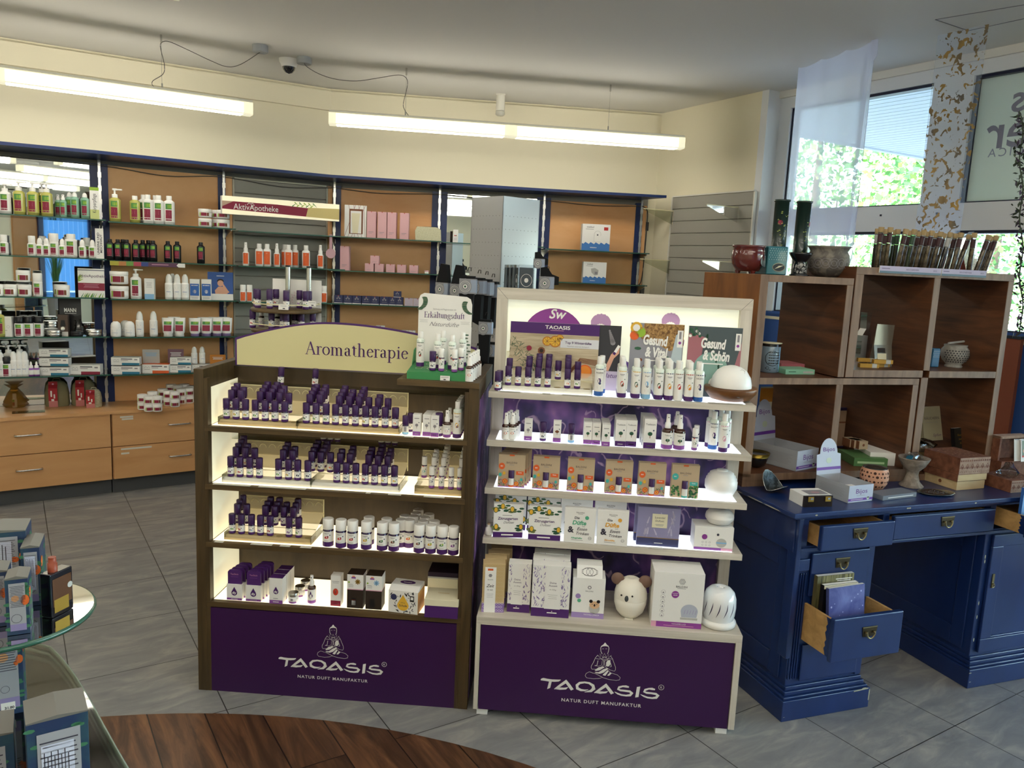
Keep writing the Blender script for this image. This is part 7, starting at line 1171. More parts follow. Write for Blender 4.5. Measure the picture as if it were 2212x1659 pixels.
drawer(.062,.392,.678,.772,.05); drawer(.43,.945,.680,.772,.012); drawer(.985,1.40,.683,.776,.125)
b = MB().box(.085,.352,.022,.03,.48,.645,DB); o = b.build('drawer',dk,bevel=.003); pull(o,.225,.0215,.60)
drawer(.070,.384,.298,.462,.145,d=.36); MB().box(.085,.352,.024,.03,.14,.285,DB).build('drawer',dk,bevel=.003)
b = MB(); mould(b,1.02,1.56,.026,.034,.18,()); 
b.box(.985,1.56,.02,.032,.14,.20,DB).box(.985,1.56,.02,.032,.60,.65,DB).box(.985,1.045,.02,.032,.20,.60,DB).box(1.045,1.5,.028,.033,.2,.6,DB).box(1.045,1.5,.022,.03,.20,.208,DB); o = b.build('cupboard_door',dk,bevel=.003)
h = MB().box(-.006,.006,-.003,0,-.03,.03,BRS).lathe([(.004,0),(.004,.004)],BRS,8,0,-.005,-.012).tube([(.008*math.cos(k*.63),-.006,-.02+.008*math.sin(k*.63)) for k in range(10)],.0015,BRS,5,closed=True); h.build('key_plate',o,loc=(1.008,.0195,.455))
# books standing in the open drawer
G = 'books in the open desk drawer'
def bk(F,x,y,z,w,h,d,m,art,label,group=None,rz=0,tiltx=0.0,name='book'):
    t = thing(name,F,(x,y,z),label,'book',group,rz=rz,tilt=(tiltx,0)); MB().box(-w/2,w/2,0,d,0,h,m).box(-w/2+.002,w/2+.0005,.002,d-.002,.001,h+.0004,LAB).build('cover',t); l = MB(); art(l,w,h,[front(-w/2,-.0006-.0004*k,0) for k in range(4)]); l.build('print',t); return t
def a_b1(l,w,h,T): l.rect(0,w,0,h,mat('forest_print','#8a8458',.6,noise=('#3c3a22',(120,5,4),.4,.6)),T[0]); l.bars(w*.5,w*.95,h*.94,.003,2,.007,LAB,T[1])
bk(DK,.182,.0,.318,.165,.247,.018,mat('olive_cover','#5d5638',.5),a_b1,'rear drawer book with a forest cover',G,rz=-.02); bk(DK,.186,-.026,.318,.155,.222,.018,BLK,lambda l,w,h,T: (l.rect(0,w,0,h,BLK,T[0]),l.rect(0,w,h*.94,h,CREAM,T[1]),l.disc(w*.4,h*.85,.02,GREYC,T[2],10,.012)),'black drawer book between the forest and violet ones',G)
def a_b3(l,w,h,T): l.rect(0,w,0,h,mat('violet_haze','#6d76b4',.25,noise=('#4a4f8c',(9,9,9),.35,.65)),T[0]); [l.disc(w*((k*37) % 97)/100+.003,h*((k*53) % 90)/100+.008,.002+.001*(k % 3),mat('haze_spot','#9a9fd6',.4),T[1],6) for k in range(22)]
bk(DK,.195,-.072,.325,.17,.215,.014,mat('violet_cover','#3e4476',.35),a_b3,'glossy violet book wrapped in film leaning at the front of the open drawer',G,rz=.05,tiltx=-.12)
def a_moon(l,w,h,T): l.rect(0,w,0,h,mat('sky_print','#7fb0e6',.4),T[0]); l.disc(w*.36,h*.66,.030,mat('moon_print','#b9d8f6',.4),T[1],24,.036); l.text('Das Geheimnis',w*.55,h*.28,.019,mat('faded_red','#b08a9c',.5),T[1]); l.text('der Rauhnächte',w*.6,h*.13,.019,MT['faded_red'],T[1])
bk(DK,1.085,-.055,.705,.15,.165,.012,BLUP,a_moon,'light blue booklet with a moon standing in the right open drawer',None,rz=.02)
# ================================================================ stepped bookshelf units on the desk
SHW_ = woodmat('rosewood','#40261a','#6f452b',(3,3,26),rough=.45,lo=.32,hi=.7); SHWH = woodmat('rosewood_edge','#6b5240','#8c705a',(26,5,5),rough=.45,lo=.32,hi=.7); SHV = woodmat('rosewood_edge_v','#6b5240','#8c705a',(26,5,3),rough=.45,lo=.32,hi=.7); SHS = woodmat('rosewood_side','#6a3f1c','#8f5a2a',(3,12,3),rough=.4,lo=.3,hi=.65)
SD = .43
def cube(name,F,boards,label):
    t = thing(name,F,(0,0,0),label,'bookshelf','stepped rosewood shelf units')
    for nm,x0,x1,z0,z1 in boards: b = MB().box(x0,x1,.002,SD,z0,z1,SHS if nm == 'outer_side' else SHW_); b.box(x0+.0005,x1-.0005,0,.002,z0,z1,SHWH if x1-x0 > z1-z0 else SHV); b.build(nm,t,bevel=.0015)
cube('stepped_shelf',BS,(('outer_side',0,.036,.86,1.655),('top_board',.036,.418,1.628,1.655),('upright',.388,.418,1.262,1.628),('middle_board',.036,.787,1.232,1.258),('divider',.388,.42,.874,1.232),('upright',.758,.787,.874,1.232),('bottom_board',0,.787,.845,.874),('foot',0,.12,.822,.845),('foot',.66,.787,.822,.845)),'lower left stepped rosewood shelf unit standing on the blue desk')
cube('stepped_shelf',BS,(('upright',.424,.462,1.262,1.672),('top_board',.424,1.208,1.672,1.702),('divider',.800,.832,1.292,1.672),('bottom_board',.462,.800,1.262,1.292),('middle_board',.832,1.178,1.262,1.290),('upright',1.178,1.208,.845,1.672),('upright',.795,.830,.845,1.262),('bottom_board',.795,1.208,.822,.850)),'taller stepped rosewood shelf unit carrying the incense tubes')
XB = lambda px,y,z: BS.xa(px,y,z)
# on the lower unit's top
RG = mat('oxblood_glaze','#5e2420',.15,coat=.5,noise=('#4a1a1c',(8,8,8),.3,.7)); TEALG = mat('teal_glaze','#1f6470',.2,coat=.4); DOT = mat('glaze_dot','#b9cfd0',.3); BLG = mat('black_glaze','#14171c',.12,coat=.6)
zt = 1.6555
t = thing('incense_burner',BS,(XB(1616,.15,1.71),.15,zt),'oxblood red ceramic burner with a dark arched opening','incense burner'); b = MB().lathe([(.03,.008),(.045,.012),(.060,.035),(.0655,.062),(.063,.085),(.060,.100),(.0645,.104),(.0645,.110),(.055,.110),(.052,.098)],RG,36)
for k in range(3): a = 2*math.pi*k/3+.6; b.lathe([(.008,0),(.012,.012)],RG,10,.036*math.cos(a),.036*math.sin(a))
b.build('pot',t); l = MB(); q = [(.030*math.cos(R(a)),.050+.026*math.sin(R(a))) for a in range(0,360,20)]; l.flat(q,BLK,lambda u,v: (.0665*math.sin(u/.06+.75),-.0665*math.cos(u/.06+.75)*1.0,v)); l.build('opening',t)
t = thing('incense_burner',BS,(XB(1673,.15,1.71),.13,zt),'square teal ceramic burner with pale dots and oval opening','incense burner'); w = .0455; MB().box(-w,w,-.0,.09,0,.112,TEALG).build('body',t,bevel=.004); l = MB()
for i in range(8):
    for j in range(6): l.disc(-w+.008+i*.0108+.005*(j % 2),.06+j*.0085,.0016,DOT,front(0,-.0006,0),6)
l.disc(.008,.03,.029,mat('pale_rim','#9c9a80',.5),front(0,-.0006,0),24,.0175).disc(.008,.03,.0265,BLK,front(0,-.001,0),24,.015).flat([(-.012,.022),(.012,.03),(.03,.038),(.008,.036)],CREAM,front(0,-.0014,0)); l.build('pattern',t)
t = thing('oil_burner',BS,(XB(1719,.15,1.71),.12,zt),'black bowl-topped burner with pale square patterns','oil burner'); MB().lathe([(.038,0),(.040,.004),(.029,.008),(.027,.045),(.020,.055),(.032,.065),(.044,.085),(.046,.092),(.040,.088),(.02,.074)],BLG,32).build('body',t); l = MB(); rd = random.Random(2)
for k in range(70): u,v = rd.uniform(-.038,.038),rd.uniform(.010,.046); s = rd.uniform(.002,.0045); l.ring(u,v,s,.0012,GREYC,wrap(.0288,0),5)
l.build('pattern',t)
TUBG = mat('dark_jade_lacquer','#1e302c',.3,coat=.3); TUBP = mat('painted_tendril','#8f9a4a',.5)
for i,(px,rz) in enumerate(((1685,0),(1731,.5))):
    t = thing('incense_holder_tube',BS,(XB(px,.28,1.85),.275 if i else .28,zt),'%s dark green painted tube standing behind the burners' % ('outer','inner')[i],'incense tube','dark green painted tubes',rz=rz); MB().lathe([(.034,0),(.034,.006),(.0295,.007),(.0295,.30),(.0325,.301),(.0335,.309),(.028,.309)],TUBG,28).build('tube',t); l = MB(); rd = random.Random(i+3); T = wrap(.0299)
    for k in range(26): u,v = rd.uniform(-.028,.03),rd.uniform(.05,.26); l.disc(u,v,.0042,TUBP,T,6,.0018,rd.uniform(0,3))
    for k in range(5): v = .07+.04*k; l.ribbon([(-.02+.01*math.sin(k),v),(0,v+.015),(.02,v+.01),(.024,v+.03)],.0010,TUBP,T)
    l.disc((-.018,.006)[i],.215,.010,WINE,T,10).disc(.004,.10,.011,TUBP,T,8,.010).disc(.0,.03,.003,BLK,T,6); l.build('painting',t)
GRV = mat('grey_stoneware','#57534f',.7,noise=('#7b756c',(30,30,30),.42,.6),bump=.5); t = thing('stone_bowl',BS,(XB(1788,.15,1.71),.15,zt),'grey carved stoneware bowl on top of the lower shelf unit','bowl'); MB().lathe([(.035,0),(.055,.008),(.078,.035),(.084,.062),(.079,.09),(.072,.104),(.078,.116),(.088,.124),(.082,.124),(.070,.108),(.07,.07)],GRV,44).build('bowl',t); l = MB()
for k in range(-6,7): a = k*.42; l.ring(.083*a*.9,.055,.020,.0012,GREYI,wrap(.0855),14).ring(.083*a*.9,.055,.010,.0012,GREYI,wrap(.0857),10)
l.build('carved_scrolls',t)
# incense tubes on the taller unit
CORK = mat('cork','#b39a70',.8); TLAB = mat('wine_label','#3c1a20',.5); TLABG = mat('green_label','#2c4a34',.5); HERB = mat('dried_herb','#5c4a38',.9,noise=('#9a8468',(60,60,40),.4,.6)); zt2 = 1.7025
for key,lm,hm in (('itw',TLAB,HERB),('itg',TLABG,mat('green_herb','#3e4a34',.9)),('itn',GREYC,mat('dark_herb','#3a322c',.9))):
    proto(key,'incense_tube','tube',[('glass_tube',MB().lathe([(.0095,0),(.0105,.003),(.0105,.158)],clear_glass('tube_glass_'+key,'#e8ece8',.16),10)),('herbs',MB().lathe([(.0085,.003),(.0085,.105)],hm,9)),('label',MB().lathe([(.0108,.108),(.0108,.145)],lm,12).rect(-.001,.001,.112,.14,GREYI,wrap(.0112))),('cork',MB().lathe([(.0102,.15),(.0118,.162),(.0118,.172)],CORK,12))])
ITS = [(1888,'itn',.30,.0),(1894,'itw',.20,.02),(1903,'itw',.30,.05),(1913,'itw',.18,.03),(1922,'itg',.32,.0),(1930,'itg',.26,.02),(1943,'itw',.20,.16),(1952,'itw',.28,.14),(1962,'itg',.20,.13),(1972,'itw',.30,.15),(1982,'itw',.20,.15),(1991,'itw',.28,.12),(2000,'itw',.20,.13),(2009,'itw',.32,.14),(2018,'itw',.22,.17),(2026,'itw',.30,.15),(2037,'itn',.20,.22),(2050,'itw',.26,.20),(2062,'itw',.20,.17),(2076,'itw',.22,.3),(2093,'itw',.18,.04),(2118,'itw',.18,.28),(2127,'itw',.26,.28),(2135,'itw',.20,.27)]
for i,(px,key,y,tl) in enumerate(ITS):
    pb = px-22*math.sin(tl)*1.6 if tl > .1 else px; put(key,BS,(XB(pb,y,zt2+.02)-0,y,zt2),'%s corked incense tube from the stone bowl end of the row' % (ORD[i] if i < 20 else 'twenty-'+ORD[i-20]),'corked incense tubes',tilt=(0,tl))
def a_ra(l,w,h,T): l.rect(0,w,0,h*.3,mat('blue_grey_strip','#5f7686',.5),T[0]); l.rect(0,w,h*.3,h,mat('lilac_strip','#b2aac4',.5),T[0]); l.text('RÄUCHERWERK',w*.53,h*.5,.0085,MT['plum_ink'],T[1],res=2); l.text('RIOS',w*.9,h*.5,.008,MT['plum_ink'],T[1]); l.rect(w*.03,w*.16,h*.6,h*.68,MT['plum_ink'],T[1])
for i,(a,b_) in enumerate(((1900,2032),(2034,2130))): x0,x1 = XB(a,-.004,1.70),XB(b_,-.004,1.70); t = thing('shelf_strip',BS,((x0+x1)/2,-.006,1.682),'%s lilac shelf strip reading RÄUCHERWERK under the incense tubes' % ('longer','shorter')[i],'shelf strip','lilac shelf strips',tilt=(0,0)); w = x1-x0; MB().box(-w/2,w/2,0,.004,0,.028,CARD).build('strip',t); l = MB(); a_ra(l,w,.028,[front(-w/2,-.0006-.0004*k,0) for k in range(3)]); l.build('print',t)
tag(MB().box(-.13,.1,.35,.42,0,.07,mat('terracotta_card','#8a3f30',.7)).build('terracotta_box',F=BS,loc=(XB(2085,.38,1.74),0,zt2)),'terracotta coloured box standing behind the incense tubes','box')
P = [(.0,0),(.045,0),(.05,.07),(.035,.16),(.012,.19),(-.02,.16),(-.03,.07)]; t = thing('herb_bag',BS,(XB(2083,.36,1.8),.33,zt2),'clear bag of brown resin standing behind the incense tubes','bag'); MB().prism(P,0,.03,BAG).build('bag',t); MB().prism([(x*.8,z*.85+.005) for x,z in P],.006,.024,HERB).build('content',t)
# cells
zc = 1.2582
t = thing('patterned_burner',BS,(XB(1666,.16,1.32),.17,zc),'blue-grey leaf patterned ceramic burner in the upper left cell','oil burner'); MB().lathe([(.036,0),(.0405,.004),(.0405,.115),(.038,.118)],mat('blue_grey_glaze','#7d93a6',.25,coat=.4),32).lathe([(.0412,.108),(.0412,.118)],BLG,32).lathe([(.001,.119),(.043,.119),(.045,.122),(.001,.123)],CREAM,24).build('body',t); l = MB(); T = wrap(.0411)
for k in range(30): l.disc(-.025+.0085*(k % 6),.04+.011*(k//6),.0045,BLG,T,6,.0022,.7 if k % 2 else 2.3)
l.ring(-.012,.06,.030,.002,BLG,T,20).rect(.018,.026,.005,.105,LBLU,T).ribbon([(-.04,.02),(-.02,.012),(0,.02),(.02,.012),(.04,.02)],.002,BLG,T).ring(-.03,.02,.006,.0012,BLG,T,10); l.build('pattern',t)
pbox('mint_box',1697,1760,.10,zc,.020,.10,mat('mint_card','#86bfa0',.55),lambda l,w,h,T: (l.rect(w*.6,w*.95,h*.25,h*.65,GREYC,T[0]),l.rect(w*.1,w*.35,h*.45,h*.6,DGRN,T[0])),'flat mint green box lying in the upper left cell',F=BS)
pbox('pink_box',1690,1750,.22,zc,.028,.12,mat('pink_box_card','#b0646c',.6),None,'flat pink box behind the mint green one',F=BS,rz=-.15)
PCH = mat('silver_pouch','#8a8478',.25,metal=.55); t = thing('stand_up_pouch',BS,(XB(1908,.12,1.36),.13,1.2925),'silver stand-up pouch with small label in the middle cell','pouch'); b = MB(); b.add([(-.042,-.022,0),(.042,-.022,0),(.045,-.004,.09),(.052,0,.175),(-.036,0,.178),(-.045,-.004,.09),(-.042,.022,0),(.042,.022,0)],[(0,1,2,5),(5,2,3,4),(1,7,2),(7,3,2),(0,5,6),(5,4,6),(6,4,3,7),(0,6,7,1)],PCH); b.build('pouch',t)
l = MB(); T = front(-.04,-.0235,0); T = lambda u,v: (-.04+u,-.0232+.018*v/.09,v); l.rect(.01,.055,.015,.055,CREAM,T).rect(.012,.05,.058,.078,DKC,T).disc(.035,.065,.005,BLK,lambda u,v: (-.04+u,-.0236+.018*v/.09,v),8).rect(.04,.052,.018,.026,INK,lambda u,v: (-.04+u,-.0236+.018*v/.09,v)); l.build('label',t)
YB = mat('yellow_carton','#b98f3a',.6)
for i,(px,py,z,rz) in enumerate(((1876,.08,0,-.25),(1902,.10,0,.1),(1872,.13,.0165,-.35),(1905,.085,.0165,-.25))): tag(MB().box(-.04,.04,-.011,.011,0,.016,YB).box(.01,.03,-.0115,.0115,-.0 if z else .0002,.0162,GREYC).build('incense_cone_box',F=BS,loc=(XB(px,py,1.3),py,1.2925+z),rz=rz),'%s yellow cone box in the middle cell, %s layer' % (ORD[i],'upper' if z else 'lower'),'box','yellow cone boxes')
t = thing('wrapped_candle',BS,(XB(1857,.22,1.38)+.03,.22,1.2925),'cellophane wrapped pale package at the dark edge of the middle cell','package'); MB().prism([(-.02,0),(.02,0),(.025,.12),(.012,.15),(.018,.22),(-.008,.22),(-.004,.15),(-.02,.12)],0,.04,BAG).build('wrapping',t); MB().box(-.015,.015,.008,.03,.003,.12,CARD).build('content',t)
zc = 1.2905
t = thing('carved_bowl',BS,(XB(2066,.13,1.34),.14,zc),'round white soapstone bowl with cut-out scallops in the upper right cell','bowl'); SOAP = mat('soapstone','#a7a49c',.6,noise=('#8e8a83',(20,20,20),.4,.6)); MB().lathe([(.034,0),(.036,.006),(.030,.012),(.048,.03),(.0575,.055),(.0545,.078),(.045,.09),(.047,.098),(.040,.098)],SOAP,40).build('bowl',t); l = MB()
for j in range(6):
    for k in range(-7,8): v = .026+.0095*j; r = (.047,.053,.0575,.0585,.0575,.0555)[j]; a = (k+.5*(j % 2))*.21; l.add([((r+.0008)*math.sin(a+s),-(r+.0008)*math.cos(a+s),v+h) for s,h in ((-.07,0),(0,-.003),(.07,0),(0,.0035))],[(0,1,2,3)],mat('cutout','#2c2a33',.8))
l.build('cut_outs',t); MB().tube([(-.05,-.01,.105),(.05,.01,.112)],.005,GREYC,8).build('stick',t)
t = thing('dotted_burner',BS,(XB(2024,.12,1.33),.125,zc),'small blue dotted burner beside the white carved bowl','oil burner'); MB().box(-.02,.02,-.0,.04,0,.082,mat('blue_glaze','#3a6f96',.2,coat=.4)).build('body',t,bevel=.004); l = MB(); [l.disc(-.015+.0075*i+.003*(j % 2),.045+.008*j,.0013,DOT,front(0,-.0006,0),6) for i in range(5) for j in range(4)]; l.build('dots',t)
ROU = mat('rough_bark_clay','#5a4a3c',.85,noise=('#8c7c68',(90,90,90),.4,.65),bump=.8); b = MB().lathe([(.001,-.05),(.036,-.05),(.041,-.04),(.042,.03),(.036,.042),(.001,.044)],ROU,28); b.v = [(z,y,x+.042) for x,y,z in b.v]; tag(b.build('rough_vase',F=BS,loc=(XB(2120,.16,1.33),.17,zc),rz=.1),'rough textured brown clay vase lying on its side in the upper right cell','vase')
# lower right cell: books and bags
zb = .8505
def a_rau(l,w,h,T): l.rect(0,w,0,h,mat('gold_cover','#a9a084',.35),T[0]); l.text('RÄUCHERN',w*.5,h*.62,.017,INK,T[1],spacing=1.1); l.bars(w*.2,w*.8,h*.54,.001,1,.004,GREYI,T[1]); l.text('Sigillum',w*.7,h*.12,.018,MT['plum_ink'],T[1],shear=.5)
bk(BS,XB(2016,.22,1.05)+.0,.20,.945,.12,.155,.02,mat('gold_cover','#a9a084',.35),a_rau,'gold-grey book titled RÄUCHERN leaning in the lower right cell',None,rz=.15,tiltx=-.25)
def a_blk(l,w,h,T): l.rect(0,w,0,h,mat('black_gold_cover','#26251f',.3),T[0]); [l.text(s,w*.5,h*(.78-.11*k),.014,GOLD,T[1],shear=.2) for k,s in enumerate(('Räuchern mit','heimischen','Kräutern'))]; l.disc(w*.45,h*.3,.022,mat('smoke_print','#5a5560',.5),T[1],12,.03)
bk(BS,XB(2098,.10,1.0),.11,.855,.115,.165,.018,BLK,a_blk,'black book with gold lettering slipped in a clear bag',None,rz=.2,tiltx=-.22)
t = thing('loose_leaf_box',BS,(.93,.08,.8505),'pale flat wooden box beneath the herb bags','box'); MB().box(-.09,.09,0,.16,0,.075,RAWW).build('box',t); rd = random.Random(21)
for i,(x,y,z,s) in enumerate(((.87,.14,.928,1.1),(.93,.10,.926,1.0),(.99,.15,.926,1.1),(.91,.20,.95,1.2))):
    pv = []
    for zz,q in ((0,.9),(.018,1.05),(.035,.7),(.042,.2)):
        for j in range(9): a = 2*math.pi*j/9; pv.append((.055*s*q*math.cos(a)*rd.uniform(.8,1.15),.04*s*q*math.sin(a)*rd.uniform(.8,1.15),zz))
    fs = [(p*9+j,p*9+(j+1) % 9,(p+1)*9+(j+1) % 9,(p+1)*9+j) for p in range(3) for j in range(9)]; t = thing('herb_bag',BS,(x,y,z),'%s crumpled clear bag of dried herbs in the lower right cell' % ORD[i],'bag','crumpled herb bags'); MB().add(pv,fs,BAG).build('bag',t); MB().add([(a*.8,b_*.8,c*.7+.001) for a,b_,c in pv],fs,HERB,True).build('content',t)
# lower left cells: charcoal cartons
BJ = mat('grey_lilac_card','#a3a6ad',.5); BJF = mat('pale_lilac_card','#b9bfd2',.5); VST = mat('violet_stripe','#6a3a9c',.5); BJT = mat('violet_text','#6a2f8c',.6)
def bijos(F,x,y,z,w,d,h,lab,rz,back,cut=1.0,name='charcoal_carton'):
    t = thing(name,F,(x,y,z),lab,'box','charcoal tablet cartons',rz=rz); b = MB(); e = .0015; b.box(0,w,0,e,0,h,BJF).box(0,w,d-e,d,0,h,BJ).box(0,e,0,d,0,h,BJ).box(w-e,w,0,d,0,h,BJ).box(0,w,0,d,0,e,BJ); b.build('tray',t)
    l = MB(); T = front(0,-.0006,0); T2 = front(0,-.001,0); l.rect(0,w,h*.1,h*.24,VST,T); l.text('Bijos',w*.52,h*.52,h*.38,BJT,T,fit=w*.46); l.text('Holzkohletabletten',w*.5,h*.37,h*.085,GREYI,T); l.rect(w*.1,w*.6,h*.16,h*.185,LAB,T2); l.disc(w*.8,h*.2,h*.11,mat('celadon_print','#b9c6b4',.5),T2,12,h*.09).disc(w*.8,h*.25,h*.09,DKC,front(0,-.0014,0),12,h*.03); S = lambda u,v: (-.0006,d-u,v); l.bars(d*.1,d*.9,h*.75,h*.012,9,h*.06,GREYI,S); l.build('print',t)
    hb = back; b = MB(); pts = [(0,h),(w,h),(w,h+hb*.55),(w*.86,h+hb*.58)]+[(w/2+w*.36*math.cos(R(a)),h+hb*.58+hb*.42*math.sin(R(a))) for a in range(0,181,15)]+[(w*.14,h+hb*.58),(0,h+hb*.55)]; T3 = lambda a,b_,c: (a,b_+(c-h)*.12,c); b.prism(pts,d-e,d,BJF,T=T3); b.build('back_flap',t); l = MB(); Q = lambda u,v: (u,d-e-.0008+(v-h)*.12,v); l.rect(0,w,h+hb*.12,h+hb*.2,VST,Q); l.text('Bijos',w*.5,h+hb*.64,h*.34,BJT,Q,fit=w*.48); l.disc(w*.5,h+hb*.38,hb*.1,MT['celadon_print'],Q,12,hb*.08); l.build('flap_print',t); return t
bijos(BS,XB(1722,.015,.95),.012,.8745,.145,.215,.083,'large open charcoal carton reading Bijos in the lower left cell',.35,.17,name='charcoal_carton')
bijos(DK,DK.xa(1833,.045,ZT+.03),.045,ZT+.0005,.125,.165,.066,'smaller open charcoal carton reading Bijos on the blue desk',.08,.14)
for k in range(3): tag(MB().prism([(-.05,0),(.05,0),(.048,.018),(-.045,.022)],0,.045,CARD).build('charcoal_sachet',F=DK,loc=(.325,.065+.045*k,ZT+.006+.012*(k % 2)),rz=.08),'%s white sachet lying in the smaller charcoal carton' % ORD[k],'sachet','white sachets')
GB = mat('brushed_gold','#8a7430',.3,metal=.9); t = thing('metal_bowl',BS,(XB(1634,.1,.9),.10,.8745),'dark metal bowl with golden inside in the lower left cell','bowl'); MB().lathe([(.015,0),(.035,.01),(.045,.04),(.046,.055)],BLG,28).build('outside',t); MB().lathe([(.044,.054),(.052,.062),(.040,.03),(.001,.012)],GB,28).build('inside',t)
for i,(px,c) in enumerate(((1846,0),(1855,1),(1866,2))): tag(MB().box(-.022 if c else -.022,.022,0,.05,0,.035,KRAFT).box(-.0225,-.022,0,.05,0,.035,BRWN).disc(.0,.018,.006,BRWN,front(0,-.0006,0),10).build('kraft_carton',F=BS,loc=(XB(px,.17-.02*i,.96),.17-.02*i,.9300)),'%s small kraft carton on the green incense boxes' % ORD[i],'box','small kraft cartons')
GC = mat('leaf_green_card','#4f7a48',.55); pbox('green_incense_box',1850,1912,.05,.8745,.036,.16,GC,lambda l,w,h,T: (l.rect(w*.1,w*.9,h*.35,h*.6,mat('pale_green_print','#a8c89a',.5),T[0])),'leaf green incense box with a blossom top in the lower middle cell',F=BS,rz=-.25); pbox('white_incense_box',1885,1943,.06,.8745,.055,.17,CARD,lambda l,w,h,T: l.rect(w*.3,w*.5,h*.3,h*.6,GREYI,T[0]),'white incense box beside the leaf green one',F=BS,rz=-.3)
pbox('framed_picture',1806,1836,.38,.8745,.19,.01,mat('deep_violet_frame','#2a1c44',.5),lambda l,w,h,T: (l.rect(w*.05,w*.8,h*.05,h*.93,mat('tan_picture','#a88a70',.6),T[0]),l.rect(w*.1,w*.7,h*.62,h*.66,BRWN,T[1])),'tan picture in a violet frame at the back of the lower middle cell',F=BS,cat='picture')
pbox('orange_leaflet',1637,1664,.30,.8745,.300,.003,CREAM,lambda l,w,h,T: (l.rect(0,w,h*.78,h*.98,mat('orange_leaf','#c9822c',.6),T[0]),l.text('Entscheidung!',w*.5,h*.55,.014,INK,T[0],bold=.03),l.bars(w*.1,w*.9,h*.7,.002,2,.008,GREYI,T[0])),'cream leaflet with orange block and the word Entscheidung in the lower left cell',F=BS,cat='leaflet')
# on the desk top
t = thing('leaf_bowl',DK,(.058,.235,ZT+.0005),'folded black metal leaf bowl with silver rim on the desk corner','bowl',rz=.3); LM = mat('patina_black','#2a3032',.4,metal=.6,noise=('#5a6266',(40,40,40),.45,.6),bump=.6); b = MB(); pv = []; nU,nV = 18,7
for i in range(nU):
    a = 2*math.pi*i/nU
    for j in range(nV): r = .052*j/(nV-1); x,y = r*math.cos(a),r*math.sin(a)*.9; pv.append((x,y,.003+6*y*y*2.2+3.5*x*x+(.045*(j/(nV-1))**2 if math.sin(a) > .2 else 0)*math.sin(a)))
b.add(pv,[(i*nV+j,((i+1) % nU)*nV+j,((i+1) % nU)*nV+j+1,i*nV+j+1) for i in range(nU) for j in range(nV-1)],LM,True); b.build('leaf',t); MB().tube([pv[i*nV+nV-1] for i in range(nU)],.0014,SILV,5,closed=True).build('rim',t)
t = thing('wooden_casket',DK,(.093,.050,ZT+.0005),'small dark wooden casket with two brass clasps and a white sleeve','casket',rz=-.12); CK = mat('dark_wenge','#2a1d1a',.35); MB().box(-.058,.058,-.02,.055,0,.042,CK).build('casket',t,bevel=.001); MB().box(-.0585,.0586,-.012,.075,-.0,.0428,CARD).box(-.0583,.0583,-.02,.056,.0,.0415,CK).build('sleeve',t)
for x in (-.032,.038): c = MB().box(-.011,.011,-.003,0,-.009,.009,GOLD).box(-.004,.006,-.006,-.003,-.001,.006,SILV); tag(c.build('clasp',t,loc=(x,-.0205,.030)),'brass clasp')
l = MB(); l.rect(-.03,.052,-.005,.05,GREYI,lambda u,v: (u,v,.0431)).disc(.01,.02,.018,mat('blossom_print','#a8848c',.6),lambda u,v: (u,v,.0434),9,.012); l.build('sleeve_print',t)
PEACH = mat('peach_ceramic','#c99478',.6); t = thing('ceramic_lantern',DK,(.492,.185,ZT+.0005),'round peach ceramic lantern with punched holes','lantern'); pr2 = [(.028,0),(.036,.006),(.05,.03),(.0545,.055),(.052,.078),(.047,.090)]; MB().lathe(pr2,PEACH,36).build('body',t); l = MB(); rd = random.Random(5)
def rl(z):
    for (r0,z0),(r1,z1) in zip(pr2,pr2[1:]):
        if z0 <= z <= z1: return r0+(r1-r0)*(z-z0)/(z1-z0)
    return .05
for k in range(-7,8):
    for j,z in enumerate((.022,.042,.062,.077)):
        s = (.0055,.003,.0045,.003)[(j+k) % 4]; a0 = k*.28+.1*(j % 2); l.add([((rl(z+s*math.sin(q))+.0007)*math.sin(a0+s/.05*math.cos(q)),-(rl(z+s*math.sin(q))+.0007)*math.cos(a0+s/.05*math.cos(q)),z+s*math.sin(q)) for q in [2*math.pi*i/9 for i in range(9)]],[tuple(range(9))],mat('lantern_hole','#3a1f18',.8))
l.build('holes',t); MB().lathe([(.046,.0885),(.047,.0925),(.030,.0925),(.001,.0915)],mat('dark_plate','#2f2c2a',.25),30).build('dish',t)
pbox('slim_book',1903,1984,.055,ZT+.0005,.018,.07,mat('grey_spine','#6f7480',.5),lambda l,w,h,T: l.rect(w*.15,w*.9,h*.4,h*.55,LAB,T[0]),'slim grey book lying on the desk beside the charcoal carton',F=DK,rz=.10,cat='book')
t = thing('stoneware_goblet',DK,(.700,.195,ZT+.0005),'rough stoneware goblet bowl holding little bags','goblet'); GOB = mat('goblet_clay','#7d7268',.85,noise=('#9a8f84',(40,40,40),.4,.6),bump=.5); MB().lathe([(.045,0),(.047,.004),(.030,.022),(.022,.05),(.024,.066),(.045,.088),(.060,.118),(.0605,.122),(.052,.116),(.02,.098)],GOB,36).build('goblet',t)
for i,(x,y,rz) in enumerate(((-.015,0,.3),(.018,.012,1.2))): t2 = thing('herb_sachet',DK,(.700+x,.195+y,ZT+.118),'%s little herb bag lying in the stoneware goblet' % ('outer','inner')[i],'bag','little herb bags in the goblet',rz=rz); MB().prism([(-.035,0),(-.02,.016),(.02,.018),(.036,.002),(.0,-.006)],-.018,.018,BAG).build('bag',t2); MB().prism([(-.025,.0),(-.015,.01),(.015,.012),(.022,0)],-.012,.012,(MT['teal_stripe'],HERB)[i]).build('content',t2)
